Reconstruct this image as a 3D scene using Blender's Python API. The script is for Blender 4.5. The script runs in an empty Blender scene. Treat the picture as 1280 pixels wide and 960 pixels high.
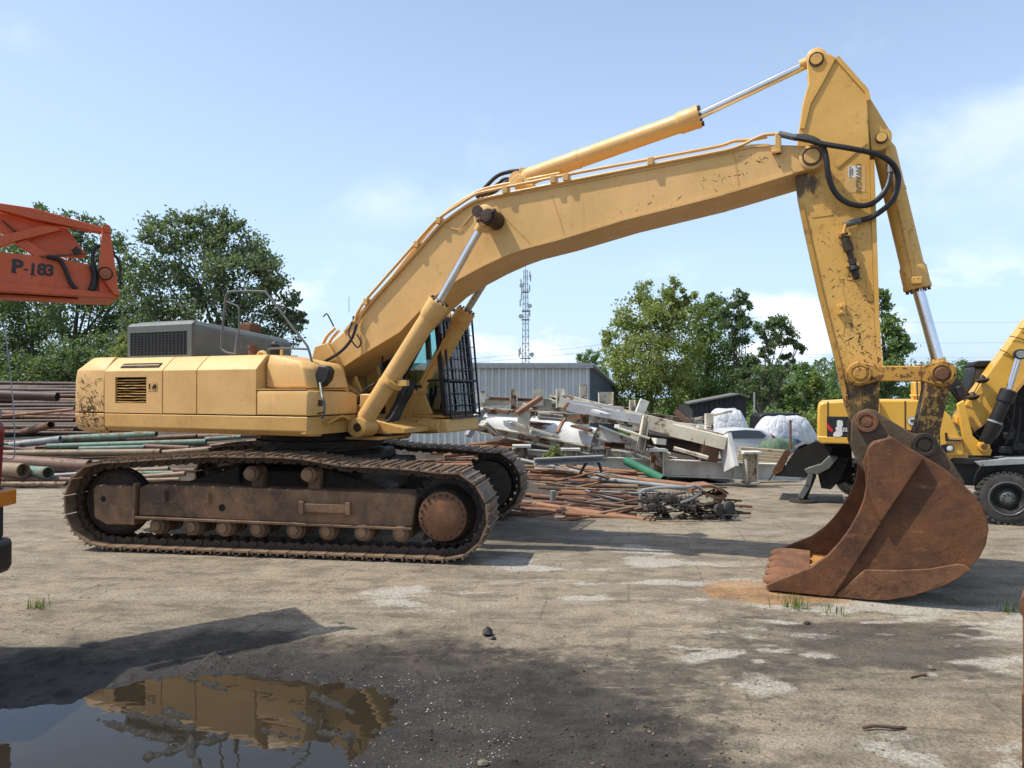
import bpy, bmesh, math, random
import numpy as np
from mathutils import Vector, Matrix, Euler
random.seed(7); rng = np.random.default_rng(7)
SC = bpy.context.scene; COL = SC.collection
R = math.radians

# ------------------------------------------------------------------ camera
F, HZ, EYE = 901.0, 487.7, 2.159           # focal length in photo pixels, horizon row, eye height (m)
cam = bpy.data.cameras.new("camera"); cam.sensor_width = 36.0; cam.lens = F / 1280 * 36
cam.clip_start = 0.05; cam.clip_end = 3000
co = bpy.data.objects.new("camera", cam); COL.objects.link(co)
co.location = (0, 0, EYE); co.rotation_euler = (math.pi / 2 + math.atan((HZ - 480) / F), 0, 0)
SC.camera = co

# ------------------------------------------------------------------ sun, sky, exposure
TO_SUN = Vector((-0.60, -0.05, 1.0)).normalized()
SUN_EL = math.asin(TO_SUN.z)
SUN_ROT = math.atan2(TO_SUN.x, TO_SUN.y)
sl = bpy.data.lights.new("sun", 'SUN'); sl.energy = 4.1; sl.angle = R(0.5); sl.color = (1.0, 0.94, 0.84)
so = bpy.data.objects.new("sun", sl); COL.objects.link(so)
so.rotation_euler = TO_SUN.to_track_quat('Z', 'Y').to_euler(); so.location = (-30, 0, 60)
W = bpy.data.worlds.new("World"); SC.world = W; W.use_nodes = True
SC.view_settings.view_transform = 'Standard'; SC.view_settings.look = 'None'
SC.view_settings.exposure = 0.40; SC.view_settings.gamma = 1.0

# ------------------------------------------------------------------ node helpers
class N:
    """tiny node-tree writer"""
    def __init__(s, tree): s.t = tree; s.n = tree.nodes; s.l = tree.links
    def put(s, sock, v):
        if v is None: return
        if isinstance(v, bpy.types.NodeSocket): s.l.new(v, sock)
        elif isinstance(v, (tuple, list)) and len(v) == 3 and sock.type == 'RGBA': sock.default_value = (*v, 1)
        else: sock.default_value = v
    def coord(s, kind='Object'): return s.n.new('ShaderNodeTexCoord').outputs[kind]
    def mapping(s, v, scale=(1, 1, 1), rot=(0, 0, 0), loc=(0, 0, 0)):
        m = s.n.new('ShaderNodeMapping'); s.l.new(v, m.inputs[0])
        m.inputs['Scale'].default_value = scale; m.inputs['Rotation'].default_value = rot; m.inputs['Location'].default_value = loc
        return m.outputs[0]
    def noise(s, v, scale=5, detail=4, rough=.55, dist=0, col=False):
        n = s.n.new('ShaderNodeTexNoise'); s.l.new(v, n.inputs['Vector'])
        n.inputs['Scale'].default_value = scale; n.inputs['Detail'].default_value = detail
        n.inputs['Roughness'].default_value = rough; n.inputs['Distortion'].default_value = dist
        return n.outputs['Color' if col else 'Fac']
    def voro(s, v, scale=5, out='Distance', feature='F1'):
        n = s.n.new('ShaderNodeTexVoronoi'); n.feature = feature; s.l.new(v, n.inputs['Vector']); n.inputs['Scale'].default_value = scale
        return n.outputs[out]
    def ramp(s, f, a, b, ca=0.0, cb=1.0):
        m = s.n.new('ShaderNodeMapRange'); m.interpolation_type = 'SMOOTHSTEP'; s.put(m.inputs['Value'], f)
        for k, v in (('From Min', a), ('From Max', b), ('To Min', ca), ('To Max', cb)): m.inputs[k].default_value = v
        return m.outputs[0]
    def mix(s, f, a, b):
        m = s.n.new('ShaderNodeMix'); m.data_type = 'RGBA'; s.put(m.inputs['Factor'], f); s.put(m.inputs['A'], None)
        s.put(m.inputs[6], a); s.put(m.inputs[7], b); return m.outputs[2]
    def math(s, op, a, b=0.0, clamp=False):
        m = s.n.new('ShaderNodeMath'); m.operation = op; m.use_clamp = clamp; s.put(m.inputs[0], a); s.put(m.inputs[1], b); return m.outputs[0]
    def sep(s, v):
        m = s.n.new('ShaderNodeSeparateXYZ'); s.l.new(v, m.inputs[0]); return m.outputs
    def attr(s, name, out='Fac'):
        a = s.n.new('ShaderNodeAttribute'); a.attribute_name = name; return a.outputs[out]
    def bump(s, h, strength=.3, dist=.01, normal=None):
        b = s.n.new('ShaderNodeBump'); s.put(b.inputs['Height'], h); b.inputs['Strength'].default_value = strength; b.inputs['Distance'].default_value = dist
        if normal is not None: s.l.new(normal, b.inputs['Normal'])
        return b.outputs[0]
def material(name, fn):
    m = bpy.data.materials.new(name); m.use_nodes = True; t = m.node_tree; t.nodes.clear()
    n = N(t); o = t.nodes.new('ShaderNodeOutputMaterial'); b = t.nodes.new('ShaderNodeBsdfPrincipled')
    t.links.new(b.outputs[0], o.inputs[0])
    r = fn(n) or {}
    for k, v in r.items():
        if k == 'shader': t.links.new(v, o.inputs[0])
        else: n.put(b.inputs[k], v)
    return m

def m_paint(name, base, tint=None, rust=.35, scratch=.3, rough=.45, low_rust=None, dirt=.35, rustcol=(.13, .045, .018), grease=()):
    def fn(n):
        v = n.coord()
        c = n.mix(n.ramp(n.noise(v, 1.3, 5, .6), .3, .72), base, tint or tuple(x * .8 for x in base))
        c = n.mix(n.math('MULTIPLY', n.ramp(n.noise(v, 9, 6, .7), .52, .75), dirt), c, tuple(x * .55 for x in base))
        streak = n.noise(n.mapping(v, (14, 14, .9)), 1.0, 4, .6)
        c = n.mix(n.math('MULTIPLY', n.ramp(streak, .55, .8), dirt * .8), c, (base[0] * .45, base[1] * .4, base[2] * .5))
        # rust spots and chips
        big = n.ramp(n.noise(n.mapping(v, (1, 1, 1), loc=(3, 1, 7)), 1.1, 3, .5), .42, .68)
        if low_rust:
            z = n.sep(v)[2]; big = n.math('MAXIMUM', n.math('MULTIPLY', big, .55), n.ramp(z, low_rust[0], low_rust[1], 1.0, 0.0))
        chips = n.ramp(n.math('ADD', n.math('MULTIPLY', n.noise(v, 17, 6, .72), .7), n.math('MULTIPLY', n.noise(v, 4.5, 4, .6), .3)), .655 - .13 * rust, .675 - .13 * rust)
        m1 = n.math('MULTIPLY', chips, n.math('ADD', n.math('MULTIPLY', big, .95), .04), True)
        sv = n.mapping(v, (3, 3, 1.6), rot=(.6, .5, .9))
        sc = n.voro(n.mapping(n.noise(sv, 1.5, 2, .5, 1.5, col=True), (6, 6, 6)), 1.6, 'Distance', 'DISTANCE_TO_EDGE')
        m2 = n.math('MULTIPLY', n.ramp(sc, .022, .008), n.math('MULTIPLY', n.math('MULTIPLY', big, scratch), n.ramp(n.noise(v, 5, 2), .45, .6)), True)
        mk = n.math('MAXIMUM', m1, m2)
        c = n.mix(mk, c, rustcol)
        for gx_, gz_, gr_ in grease:   # old grease squeezed out round a pin
            sx, _, sz = n.sep(v); dd = n.math('SQRT', n.math('ADD', n.math('POWER', n.math('SUBTRACT', sx, gx_), 2.0), n.math('POWER', n.math('SUBTRACT', sz, gz_), 2.0)))
            gm = n.ramp(n.math('ADD', dd, n.math('MULTIPLY', n.math('SUBTRACT', n.noise(n.mapping(v, (9, 9, 4)), 1, 5, .7), .5), gr_ * 2.6)), gr_ * .45, gr_ * .95, .85, 0)
            c = n.mix(gm, c, (.022, .016, .012))
        bp = n.bump(n.math('ADD', n.math('MULTIPLY', n.noise(v, 2.2, 2), 1.0), n.math('MULTIPLY', mk, -.12)), .25, .02)
        return {'Base Color': c, 'Roughness': n.math('ADD', n.math('MULTIPLY', mk, .35), n.ramp(n.noise(v, 6, 3), .3, .7, rough - .06, rough + .12)), 'Normal': bp, 'Specular IOR Level': .4}
    return material(name, fn)
def m_rust(name, a=(.17, .07, .035), b=(.07, .032, .02), c2=(.30, .13, .05), metal=0.0, scale=1.0, rough=.8):
    def fn(n):
        v = n.coord()
        c = n.mix(n.ramp(n.noise(v, 2.2 * scale, 6, .65), .34, .68), a, b)
        c = n.mix(n.math('MULTIPLY', n.ramp(n.noise(n.mapping(v, (1, 1, 2.2)), 7 * scale, 6, .7), .54, .74), .6), c, c2)
        c = n.mix(n.math('MULTIPLY', n.ramp(n.noise(v, 55 * scale, 3, .6), .5, .8), .5), c, tuple(x * .4 for x in b))
        h = n.math('ADD', n.noise(v, 30 * scale, 5, .7), n.math('MULTIPLY', n.noise(v, 4 * scale, 3), 1.5))
        return {'Base Color': c, 'Roughness': n.ramp(n.noise(v, 12 * scale, 4), .3, .7, rough - .18, rough + .1), 'Metallic': metal, 'Normal': n.bump(h, .35, .012), 'Specular IOR Level': .35}
    return material(name, fn)
def m_plain(name, base, rough=.6, metal=0.0, var=.25, scale=4, bump=.15, spec=.4):
    def fn(n):
        v = n.coord()
        c = n.mix(n.ramp(n.noise(v, scale, 5, .6), .3, .7), base, tuple(x * (1 - var) for x in base))
        c = n.mix(n.math('MULTIPLY', n.ramp(n.noise(v, scale * 7, 4, .7), .55, .8), var), c, (.09, .075, .055))
        return {'Base Color': c, 'Roughness': n.ramp(n.noise(v, scale * 2, 4), .3, .7, max(.02, rough - .08), rough + .08), 'Metallic': metal, 'Normal': n.bump(n.noise(v, scale * 6, 4), bump, .008), 'Specular IOR Level': spec}
    return material(name, fn)
def m_steel(name, base, rust=(.20, .085, .035), amount=.5, scale=1.5, rough=.6):
    """painted or galvanised steel with rust breaking through"""
    def fn(n):
        v = n.coord()
        oi = n.n.new('ShaderNodeObjectInfo').outputs['Random']
        add = n.n.new('ShaderNodeVectorMath'); add.operation = 'ADD'; n.l.new(v, add.inputs[0])
        cmb = n.n.new('ShaderNodeCombineXYZ'); n.l.new(n.math('MULTIPLY', oi, 40), cmb.inputs[0]); n.l.new(cmb.outputs[0], add.inputs[1]); v = add.outputs[0]
        c = n.mix(n.ramp(n.noise(v, 1.2 * scale, 4), .3, .7), base, tuple(x * .72 for x in base))
        mk = n.ramp(n.math('ADD', n.noise(v, 2.0 * scale, 7, .72), n.math('MULTIPLY', n.math('SUBTRACT', oi, .5), .12)), .66 - .2 * amount, .76 - .2 * amount)
        rc = n.mix(n.ramp(n.noise(v, 6 * scale, 4), .35, .65), rust, tuple(x * .5 for x in rust))
        c = n.mix(mk, c, rc)
        return {'Base Color': c, 'Roughness': n.math('ADD', n.math('MULTIPLY', mk, .25), rough, True), 'Normal': n.bump(n.noise(v, 14 * scale, 5), .25, .01), 'Specular IOR Level': .35}
    return material(name, fn)

YEL = (.65, .395, .146)
M = {}
M['yellow'] = m_paint('faded yellow paint', YEL, (.56, .34, .115), rust=.2, scratch=.4, dirt=.32)
M['yellow_cw'] = m_paint('faded yellow paint, battered', YEL, (.53, .325, .122), rust=1.0, scratch=1, low_rust=(1.72, 2.35), dirt=.3, rustcol=(.15, .055, .03))
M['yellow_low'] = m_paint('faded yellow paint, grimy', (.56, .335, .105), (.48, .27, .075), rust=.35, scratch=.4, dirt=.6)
M['yellow_arm'] = m_paint('worn yellow paint on the arm', (.61, .36, .095), (.54, .30, .06), rust=.6, scratch=1, low_rust=(2.5, 4.9), dirt=.3, rustcol=(.10, .035, .015), grease=[(6.92, 4.55, .26), (7.52, 2.24, .26), (7.6, 1.85, .40)])
M['yellow_link'] = m_paint('scuffed yellow paint on the linkage', (.50, .27, .05), (.40, .20, .03), rust=1.0, scratch=1, low_rust=(2.0, 3.4), dirt=.5, rustcol=(.09, .035, .018))
M['yellow_wheeled'] = m_paint('warm yellow paint', (.68, .385, .06), (.61, .345, .05), rust=.08, scratch=.1, dirt=.2, rough=.35)
M['grey_hood'] = m_plain('grey hood paint', (.108, .122, .112), .5, var=.18, scale=3)
M['black'] = m_plain('black steel paint', (.014, .014, .015), .5, var=.3)
M['dark'] = m_plain('dark interior', (.010, .010, .010), .8)
M['greasy'] = m_rust('dark greasy steel', (.045, .032, .024), (.016, .013, .011), (.10, .055, .03), rough=.7)
M['track'] = m_rust('worn track steel', (.225, .150, .095), (.10, .068, .046), (.34, .24, .16), scale=1.6, rough=.62)
M['trackframe'] = m_rust('dusty brown track frame', (.255, .150, .082), (.085, .058, .040), (.34, .21, .115), scale=.9, rough=.75)
M['rust'] = m_rust('brown rust', (.155, .064, .026), (.070, .031, .017), (.27, .12, .045))
M['roller'] = m_rust('dusty roller steel', (.20, .125, .075), (.10, .060, .036), (.30, .20, .12))
M['rust_bright'] = m_rust('orange brown rust', (.19, .088, .042), (.10, .046, .024), (.32, .16, .065))
M['ear'] = m_rust('grey brown worn hinge steel', (.135, .092, .055), (.060, .042, .028), (.22, .15, .07))
M['yellow_worn'] = m_paint('almost bare bucket link', (.45, .26, .055), (.33, .18, .04), rust=1.35, scratch=1, low_rust=(4, 5), dirt=.7, rustcol=(.085, .052, .030))
M['rust_orange'] = m_rust('fresh orange rust', (.42, .19, .05), (.26, .11, .03), (.5, .26, .08))
M['pin'] = m_rust('dark pin steel', (.07, .045, .03), (.03, .022, .018), (.16, .09, .05), metal=.3, rough=.5)
M['chain'] = m_rust('dusty chain steel', (.115, .080, .055), (.050, .036, .027), (.20, .14, .09), rough=.7)
M['rim'] = m_plain('dusty black rim', (.022, .022, .021), .7, var=.4, scale=5)
M['chrome'] = m_plain('chromed rod', (.72, .72, .74), .13, metal=1.0, var=.1, bump=.02)
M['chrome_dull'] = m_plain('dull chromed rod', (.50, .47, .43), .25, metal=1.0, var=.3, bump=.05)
M['hose'] = m_plain('black rubber hose', (.016, .016, .017), .5, var=.2)
M['rubber'] = m_plain('dusty tyre rubber', (.065, .062, .058), .88, var=.4, scale=6)
M['rail'] = m_plain('grey handrail paint', (.12, .125, .118), .45, var=.2)
M['decal_white'] = m_plain('white decal', (.72, .71, .67), .5, var=.25, scale=12)
M['decal_black'] = m_plain('black decal', (.02, .02, .022), .45, var=.15)
M['decal_red'] = m_plain('red decal', (.55, .03, .03), .5, var=.15)
M['grey_letter'] = m_plain('worn dark lettering', (.20, .14, .055), .6, var=.3)
M['orange'] = m_paint('orange red crane paint', (.60, .118, .036), (.50, .088, .028), rust=.3, scratch=.4, dirt=.45, rough=.5, rustcol=(.10, .03, .015))
M['red_truck'] = m_plain('dark red truck paint', (.20, .012, .018), .4, var=.25)
M['amber'] = m_plain('amber lens', (.55, .18, .02), .25, var=.1)
def glassy(name, tint, refl=.9, alpha=.6):
    def fn(n):
        tr = n.n.new('ShaderNodeBsdfTransparent'); tr.inputs[0].default_value = (*tint, 1)
        gl = n.n.new('ShaderNodeBsdfGlossy'); gl.inputs['Roughness'].default_value = .04; gl.inputs[0].default_value = (refl, refl, refl, 1)
        fr = n.n.new('ShaderNodeFresnel'); fr.inputs[0].default_value = 1.5
        mx = n.n.new('ShaderNodeMixShader'); n.l.new(n.math('ADD', fr.outputs[0], .03, True), mx.inputs[0]); n.l.new(tr.outputs[0], mx.inputs[1]); n.l.new(gl.outputs[0], mx.inputs[2])
        return {'shader': mx.outputs[0]}
    return material(name, fn)
M['glass'] = glassy('green tinted cab glass', (.74, .90, .89))
M['car_glass'] = m_plain('dark car glass', (.02, .03, .035), .05, var=.1, bump=0, spec=.7)

# ------------------------------------------------------------------ mesh helpers
class MB:
    def __init__(s): s.v = []; s.f = []
    def add(s, vs, fs):
        o = len(s.v); s.v.extend([tuple(p) for p in vs]); s.f.extend([tuple(i + o for i in f) for f in fs]); return s
    def box(s, x0, x1, y0, y1, z0, z1):
        return s.add([(x0, y0, z0), (x1, y0, z0), (x1, y1, z0), (x0, y1, z0), (x0, y0, z1), (x1, y0, z1), (x1, y1, z1), (x0, y1, z1)],
                     [(0, 3, 2, 1), (4, 5, 6, 7), (0, 1, 5, 4), (1, 2, 6, 5), (2, 3, 7, 6), (3, 0, 4, 7)])
    def beam(s, p0, p1, w, h, up=(0, 0, 1), ow=0.0, oh=0.0):
        p0, p1 = Vector(p0), Vector(p1); t = (p1 - p0).normalized(); up = Vector(up)
        sd = t.cross(up)
        if sd.length < 1e-4: sd = t.cross(Vector((0, 1, 0)))
        sd.normalize(); u = sd.cross(t)
        vs = []
        for p in (p0, p1):
            for a, b in ((-.5, -.5), (.5, -.5), (.5, .5), (-.5, .5)): vs.append(p + sd * (a * w + ow) + u * (b * h + oh))
        return s.add(vs, [(0, 1, 2, 3), (7, 6, 5, 4), (0, 4, 5, 1), (1, 5, 6, 2), (2, 6, 7, 3), (3, 7, 4, 0)])
    def ibeam(s, p0, p1, h, w, t=.014, up=(0, 0, 1)):
        s.beam(p0, p1, t, h - 2.2 * t, up); s.beam(p0, p1, w, t, up, 0, h / 2 - t / 2); return s.beam(p0, p1, w, t, up, 0, -h / 2 + t / 2)
    def tube(s, path, r, n=8, caps=True):
        P = [Vector(p) for p in path]; m = len(P)
        rr = r if isinstance(r, (list, tuple)) else [r] * m
        T = [(P[min(i + 1, m - 1)] - P[max(i - 1, 0)]).normalized() for i in range(m)]
        a = T[0].orthogonal().normalized(); vs = []
        for i in range(m):
            if i: a = (a - T[i] * a.dot(T[i])).normalized()
            b = T[i].cross(a)
            for k in range(n):
                q = 2 * math.pi * k / n; vs.append(P[i] + (a * math.cos(q) + b * math.sin(q)) * rr[i])
        fs = [(i * n + k, i * n + (k + 1) % n, (i + 1) * n + (k + 1) % n, (i + 1) * n + k) for i in range(m - 1) for k in range(n)]
        if caps: fs += [tuple(range(n))[::-1], tuple((m - 1) * n + k for k in range(n))]
        return s.add(vs, fs)
    def cyl(s, p0, p1, r0, r1=None, n=20, caps=True):
        return s.tube([p0, p1], [r0, r0 if r1 is None else r1], n, caps)
    def lathe(s, p, axis, prof, n=24, caps=True):
        """prof: (distance along axis, radius)"""
        p = Vector(p); ax = Vector(axis).normalized(); a = ax.orthogonal().normalized(); b = ax.cross(a); m = len(prof)
        vs = [p + ax * t + (a * math.cos(2 * math.pi * k / n) + b * math.sin(2 * math.pi * k / n)) * r for t, r in prof for k in range(n)]
        fs = [(i * n + k, i * n + (k + 1) % n, (i + 1) * n + (k + 1) % n, (i + 1) * n + k) for i in range(m - 1) for k in range(n)]
        if caps: fs += [tuple(range(n))[::-1], tuple((m - 1) * n + k for k in range(n))]
        return s.add(vs, fs)
    def prism(s, poly, vec):
        n = len(poly); vec = Vector(vec); a = [Vector(p) for p in poly]
        return s.add(a + [p + vec for p in a], [tuple(range(n)), tuple(range(2 * n - 1, n - 1, -1))] + [(i, i + n, (i + 1) % n + n, (i + 1) % n) for i in range(n)])
    def loft(s, rings, caps=True):
        n = len(rings[0]); m = len(rings)
        fs = [(i * n + k, i * n + (k + 1) % n, (i + 1) * n + (k + 1) % n, (i + 1) * n + k) for i in range(m - 1) for k in range(n)]
        if caps: fs += [tuple(range(n))[::-1], tuple((m - 1) * n + k for k in range(n))]
        return s.add([p for r in rings for p in r], fs)
    def sphere(s, c, r, nu=12, nv=8, sc=(1, 1, 1)):
        prof = [(math.sin(math.pi * (i / nv - .5)), math.cos(math.pi * (i / nv - .5))) for i in range(nv + 1)]
        vs = [(c[0] + r * sc[0] * max(q, .02) * math.cos(2 * math.pi * k / nu), c[1] + r * sc[1] * max(q, .02) * math.sin(2 * math.pi * k / nu), c[2] + r * sc[2] * t) for t, q in prof for k in range(nu)]
        fs = [(i * nu + k, i * nu + (k + 1) % nu, (i + 1) * nu + (k + 1) % nu, (i + 1) * nu + k) for i in range(nv) for k in range(nu)]
        fs += [tuple(range(nu))[::-1], tuple(nv * nu + k for k in range(nu))]
        return s.add(vs, fs)
    def mesh(s, name, mat=None, smooth=35):
        me = bpy.data.meshes.new(name); me.from_pydata(s.v, [], s.f)
        bm = bmesh.new(); bm.from_mesh(me); bmesh.ops.recalc_face_normals(bm, faces=bm.faces[:]); bm.to_mesh(me); bm.free()
        if smooth:
            me.polygons.foreach_set('use_smooth', [True] * len(me.polygons)); me.set_sharp_from_angle(angle=R(smooth))
        if mat is not None: me.materials.append(mat if not isinstance(mat, str) else M[mat])
        return me
    def build(s, name, mat, parent=None, bevel=0.0, smooth=35, rz=None, seg=2):
        o = bpy.data.objects.new(name, s.mesh(name, mat, smooth)); COL.objects.link(o)
        if parent is not None: o.parent = parent
        if rz is not None: o.rotation_euler.z = rz
        if bevel:
            b = o.modifiers.new('bevel', 'BEVEL'); b.width = bevel; b.segments = seg; b.limit_method = 'ANGLE'; b.angle_limit = R(32)
        return o
def inst(name, mesh, parent=None, mw=None):
    o = bpy.data.objects.new(name, mesh); COL.objects.link(o)
    if parent is not None: o.parent = parent
    if mw is not None: o.matrix_local = mw
    return o
def tag(o, label=None, cat=None, group=None, kind=None):
    for k, v in (('label', label), ('category', cat), ('group', group), ('kind', kind)):
        if v: o[k] = v
    return o
def empty(name, loc, label, cat, group=None, rz=0):
    o = bpy.data.objects.new(name, None); COL.objects.link(o); o.location = loc; o.rotation_euler.z = rz; o.empty_display_size = .2
    return tag(o, label, cat, group)
def smooth_path(pts, k=6):
    P = [Vector(p) for p in pts]; P = [P[0] * 2 - P[1]] + P + [P[-1] * 2 - P[-2]]; out = []
    for i in range(1, len(P) - 2):
        a, b, c, d = P[i - 1:i + 3]
        for j in range(k):
            t = j / k; out.append(.5 * ((2 * b) + (c - a) * t + (2 * a - 5 * b + 4 * c - d) * t * t + (3 * b - a - 3 * c + d) * t ** 3))
    return out + [P[-2]]
def text_part(txt, size, mat, parent, mw, name='lettering', depth=.002, offset=0.0):
    cu = bpy.data.curves.new(name, 'FONT'); cu.body = txt; cu.size = size; cu.extrude = depth; cu.align_x = 'CENTER'; cu.align_y = 'CENTER'; cu.offset = offset
    t = bpy.data.objects.new(name, cu); COL.objects.link(t); bpy.context.view_layer.update()
    me = bpy.data.meshes.new_from_object(t.evaluated_get(bpy.context.evaluated_depsgraph_get()))
    bpy.data.objects.remove(t); me.materials.clear(); me.materials.append(M[mat])
    o = inst(name, me, parent); o.matrix_local = mw; return o
def frame(o, x, y):
    """4x4 with local x,y axes given"""
    x = Vector(x).normalized(); y = Vector(y); y = (y - x * y.dot(x)).normalized(); z = x.cross(y)
    return Matrix(((x.x, y.x, z.x, o[0]), (x.y, y.y, z.y, o[1]), (x.z, y.z, z.z, o[2]), (0, 0, 0, 1)))

# ------------------------------------------------------------------ survey: measured photo points to metres
def at(px, py, d):                           # point at distance d (m) along the view axis
    return Vector(((px - 640) / F * d, d, EYE - (py - HZ) / F * d))
def ground_d(py, z=0.0): return F * (EYE - z) / (py - HZ)
TT, TU = .153, .401                           # heading of the tracks / of the turned upper body
XC, YC = -2.958, 11.185                       # slewing centre
def plane_pt(px, py, v, t):
    c, s = math.cos(t), math.sin(t); a = (px - 640) / F
    k = (v + XC * s + YC * c) / (a * s + c); X, Y = a * k, k
    return ((X - XC) * c - (Y - YC) * s, EYE - k * (py - HZ) / F)
def S(px, py, v): u, z = plane_pt(px, py, v, TU); return Vector((u, v, z))
def ST(px, py, v): u, z = plane_pt(px, py, v, TT); return Vector((u, v, z))

# ------------------------------------------------------------------ numpy noise
def _h(ix, iy, seed):
    h = (ix.astype(np.int64) * 374761393 + iy.astype(np.int64) * 668265263 + seed * 974711) & 0xffffffff
    h = ((h ^ (h >> 13)) * 1274126177) & 0xffffffff
    return ((h ^ (h >> 16)) & 0xffff) / 65535.0
def vnoise(x, y, seed=0):
    ix, iy = np.floor(x), np.floor(y); fx, fy = x - ix, y - iy; fx = fx * fx * (3 - 2 * fx); fy = fy * fy * (3 - 2 * fy)
    a, b, c, d = _h(ix, iy, seed), _h(ix + 1, iy, seed), _h(ix, iy + 1, seed), _h(ix + 1, iy + 1, seed)
    return (a * (1 - fx) + b * fx) * (1 - fy) + (c * (1 - fx) + d * fx) * fy
def fbm(x, y, o=5, seed=0, g=.55):
    r = 0; a = 1; t = 0
    for i in range(o): r = r + a * vnoise(x * 2 ** i + i * 17.3, y * 2 ** i - i * 9.1, seed + i); t += a; a *= g
    return r / t
def sstep(a, b, x): t = np.clip((x - a) / (b - a), 0, 1); return t * t * (3 - 2 * t)

# ------------------------------------------------------------------ sky with thin clouds
wn = N(W.node_tree); W.node_tree.nodes.clear()
sky = wn.n.new('ShaderNodeTexSky'); sky.sky_type = 'NISHITA'; sky.sun_disc = False
sky.sun_elevation = SUN_EL; sky.sun_rotation = SUN_ROT; sky.air_density = 1.0; sky.dust_density = 2.2; sky.ozone_density = 1.6
g = wn.coord('Generated'); gx, gy, gz = wn.sep(g)
zz = wn.math('ADD', wn.math('MAXIMUM', gz, 0.0), .16)
cv = wn.n.new('ShaderNodeCombineXYZ'); wn.l.new(wn.math('DIVIDE', gx, zz), cv.inputs[0]); wn.l.new(wn.math('DIVIDE', gy, zz), cv.inputs[1])
big = wn.noise(wn.mapping(g, (1, 1, 2.0), loc=(3.9, 1.7, .6)), 2.4, 2, .5)
fine = wn.noise(wn.mapping(g, (1, 1, 1.7), loc=(1.3, .4, 0)), 6.5, 7, .55, .2)
dens = wn.math('ADD', wn.math('MULTIPLY', big, .75), wn.math('MULTIPLY', fine, .55))
side = wn.math('MULTIPLY', wn.ramp(gx, .05, .62), .10)
mask = wn.math('MULTIPLY', wn.math('MULTIPLY', wn.ramp(wn.math('ADD', dens, side), .70, .92), .40), wn.ramp(gz, .10, .34))
low = wn.math('MULTIPLY', wn.math('MULTIPLY', wn.ramp(wn.noise(wn.mapping(g, (5, 5, 11), loc=(.6, .2, .1)), 1.0, 6, .55), .50, .62), wn.ramp(gz, .015, .06)), wn.ramp(gz, .20, .07))
hz = wn.ramp(gz, .62, -.02, .22, .62)
skyc = wn.mix(hz, sky.outputs[0], (4.9, 6.55, 8.8))
skyc = wn.mix(mask, skyc, (7.8, 8.2, 8.7))
skyc = wn.mix(wn.math('MULTIPLY', low, .6), skyc, (8.6, 8.6, 8.7))
bg = wn.n.new('ShaderNodeBackground'); wn.l.new(skyc, bg.inputs[0]); bg.inputs[1].default_value = .130
wo = wn.n.new('ShaderNodeOutputWorld'); wn.l.new(bg.outputs[0], wo.inputs[0])

# ------------------------------------------------------------------ ground
def gxy(px, py): d = ground_d(py); return ((px - 640) / F * d, d)
def poly_sd(x, y, P):
    """signed distance to a polygon, negative inside"""
    P = np.array(P); inside = np.zeros(x.shape, bool); dd = np.full(x.shape, 1e9)
    for i in range(len(P)):
        a, b = P[i], P[(i + 1) % len(P)]; e = b - a
        t = np.clip(((x - a[0]) * e[0] + (y - a[1]) * e[1]) / (e @ e), 0, 1)
        dd = np.minimum(dd, np.hypot(x - a[0] - t * e[0], y - a[1] - t * e[1]))
        if a[1] != b[1]:
            c = ((a[1] > y) != (b[1] > y)) & (x < (b[0] - a[0]) * (y - a[1]) / (b[1] - a[1]) + a[0]); inside ^= c
    return np.where(inside, -dd, dd)
def seg_d(x, y, a, b):
    a, b = np.array(a), np.array(b); e = b - a; t = np.clip(((x - a[0]) * e[0] + (y - a[1]) * e[1]) / (e @ e), 0, 1)
    return np.hypot(x - a[0] - t * e[0], y - a[1] - t * e[1])
GY = np.array([-80, 14, 16, 32, 60, 120, 300, 900.0]); GZ = np.array([0, 0, -.06, -1.0, -1.9, -3.2, -6, -12.0])
def gbase(y): return (np.interp(y - 1.2, GY, GZ) + np.interp(y, GY, GZ) + np.interp(y + 1.2, GY, GZ)) / 3 * (np.asarray(y) > 12)
def gz_at(x, y): return float(gbase(np.array([y]))[0])
PUDDLE = [gxy(*p) for p in [(-120, 878), (0, 884), (50, 880), (95, 874), (128, 852), (190, 841), (260, 838), (335, 839), (400, 848), (462, 862), (480, 874), (474, 892), (456, 912), (446, 938), (436, 962), (420, 990), (380, 1030), (250, 1080), (40, 1100), (-200, 1080), (-260, 960)]]
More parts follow.
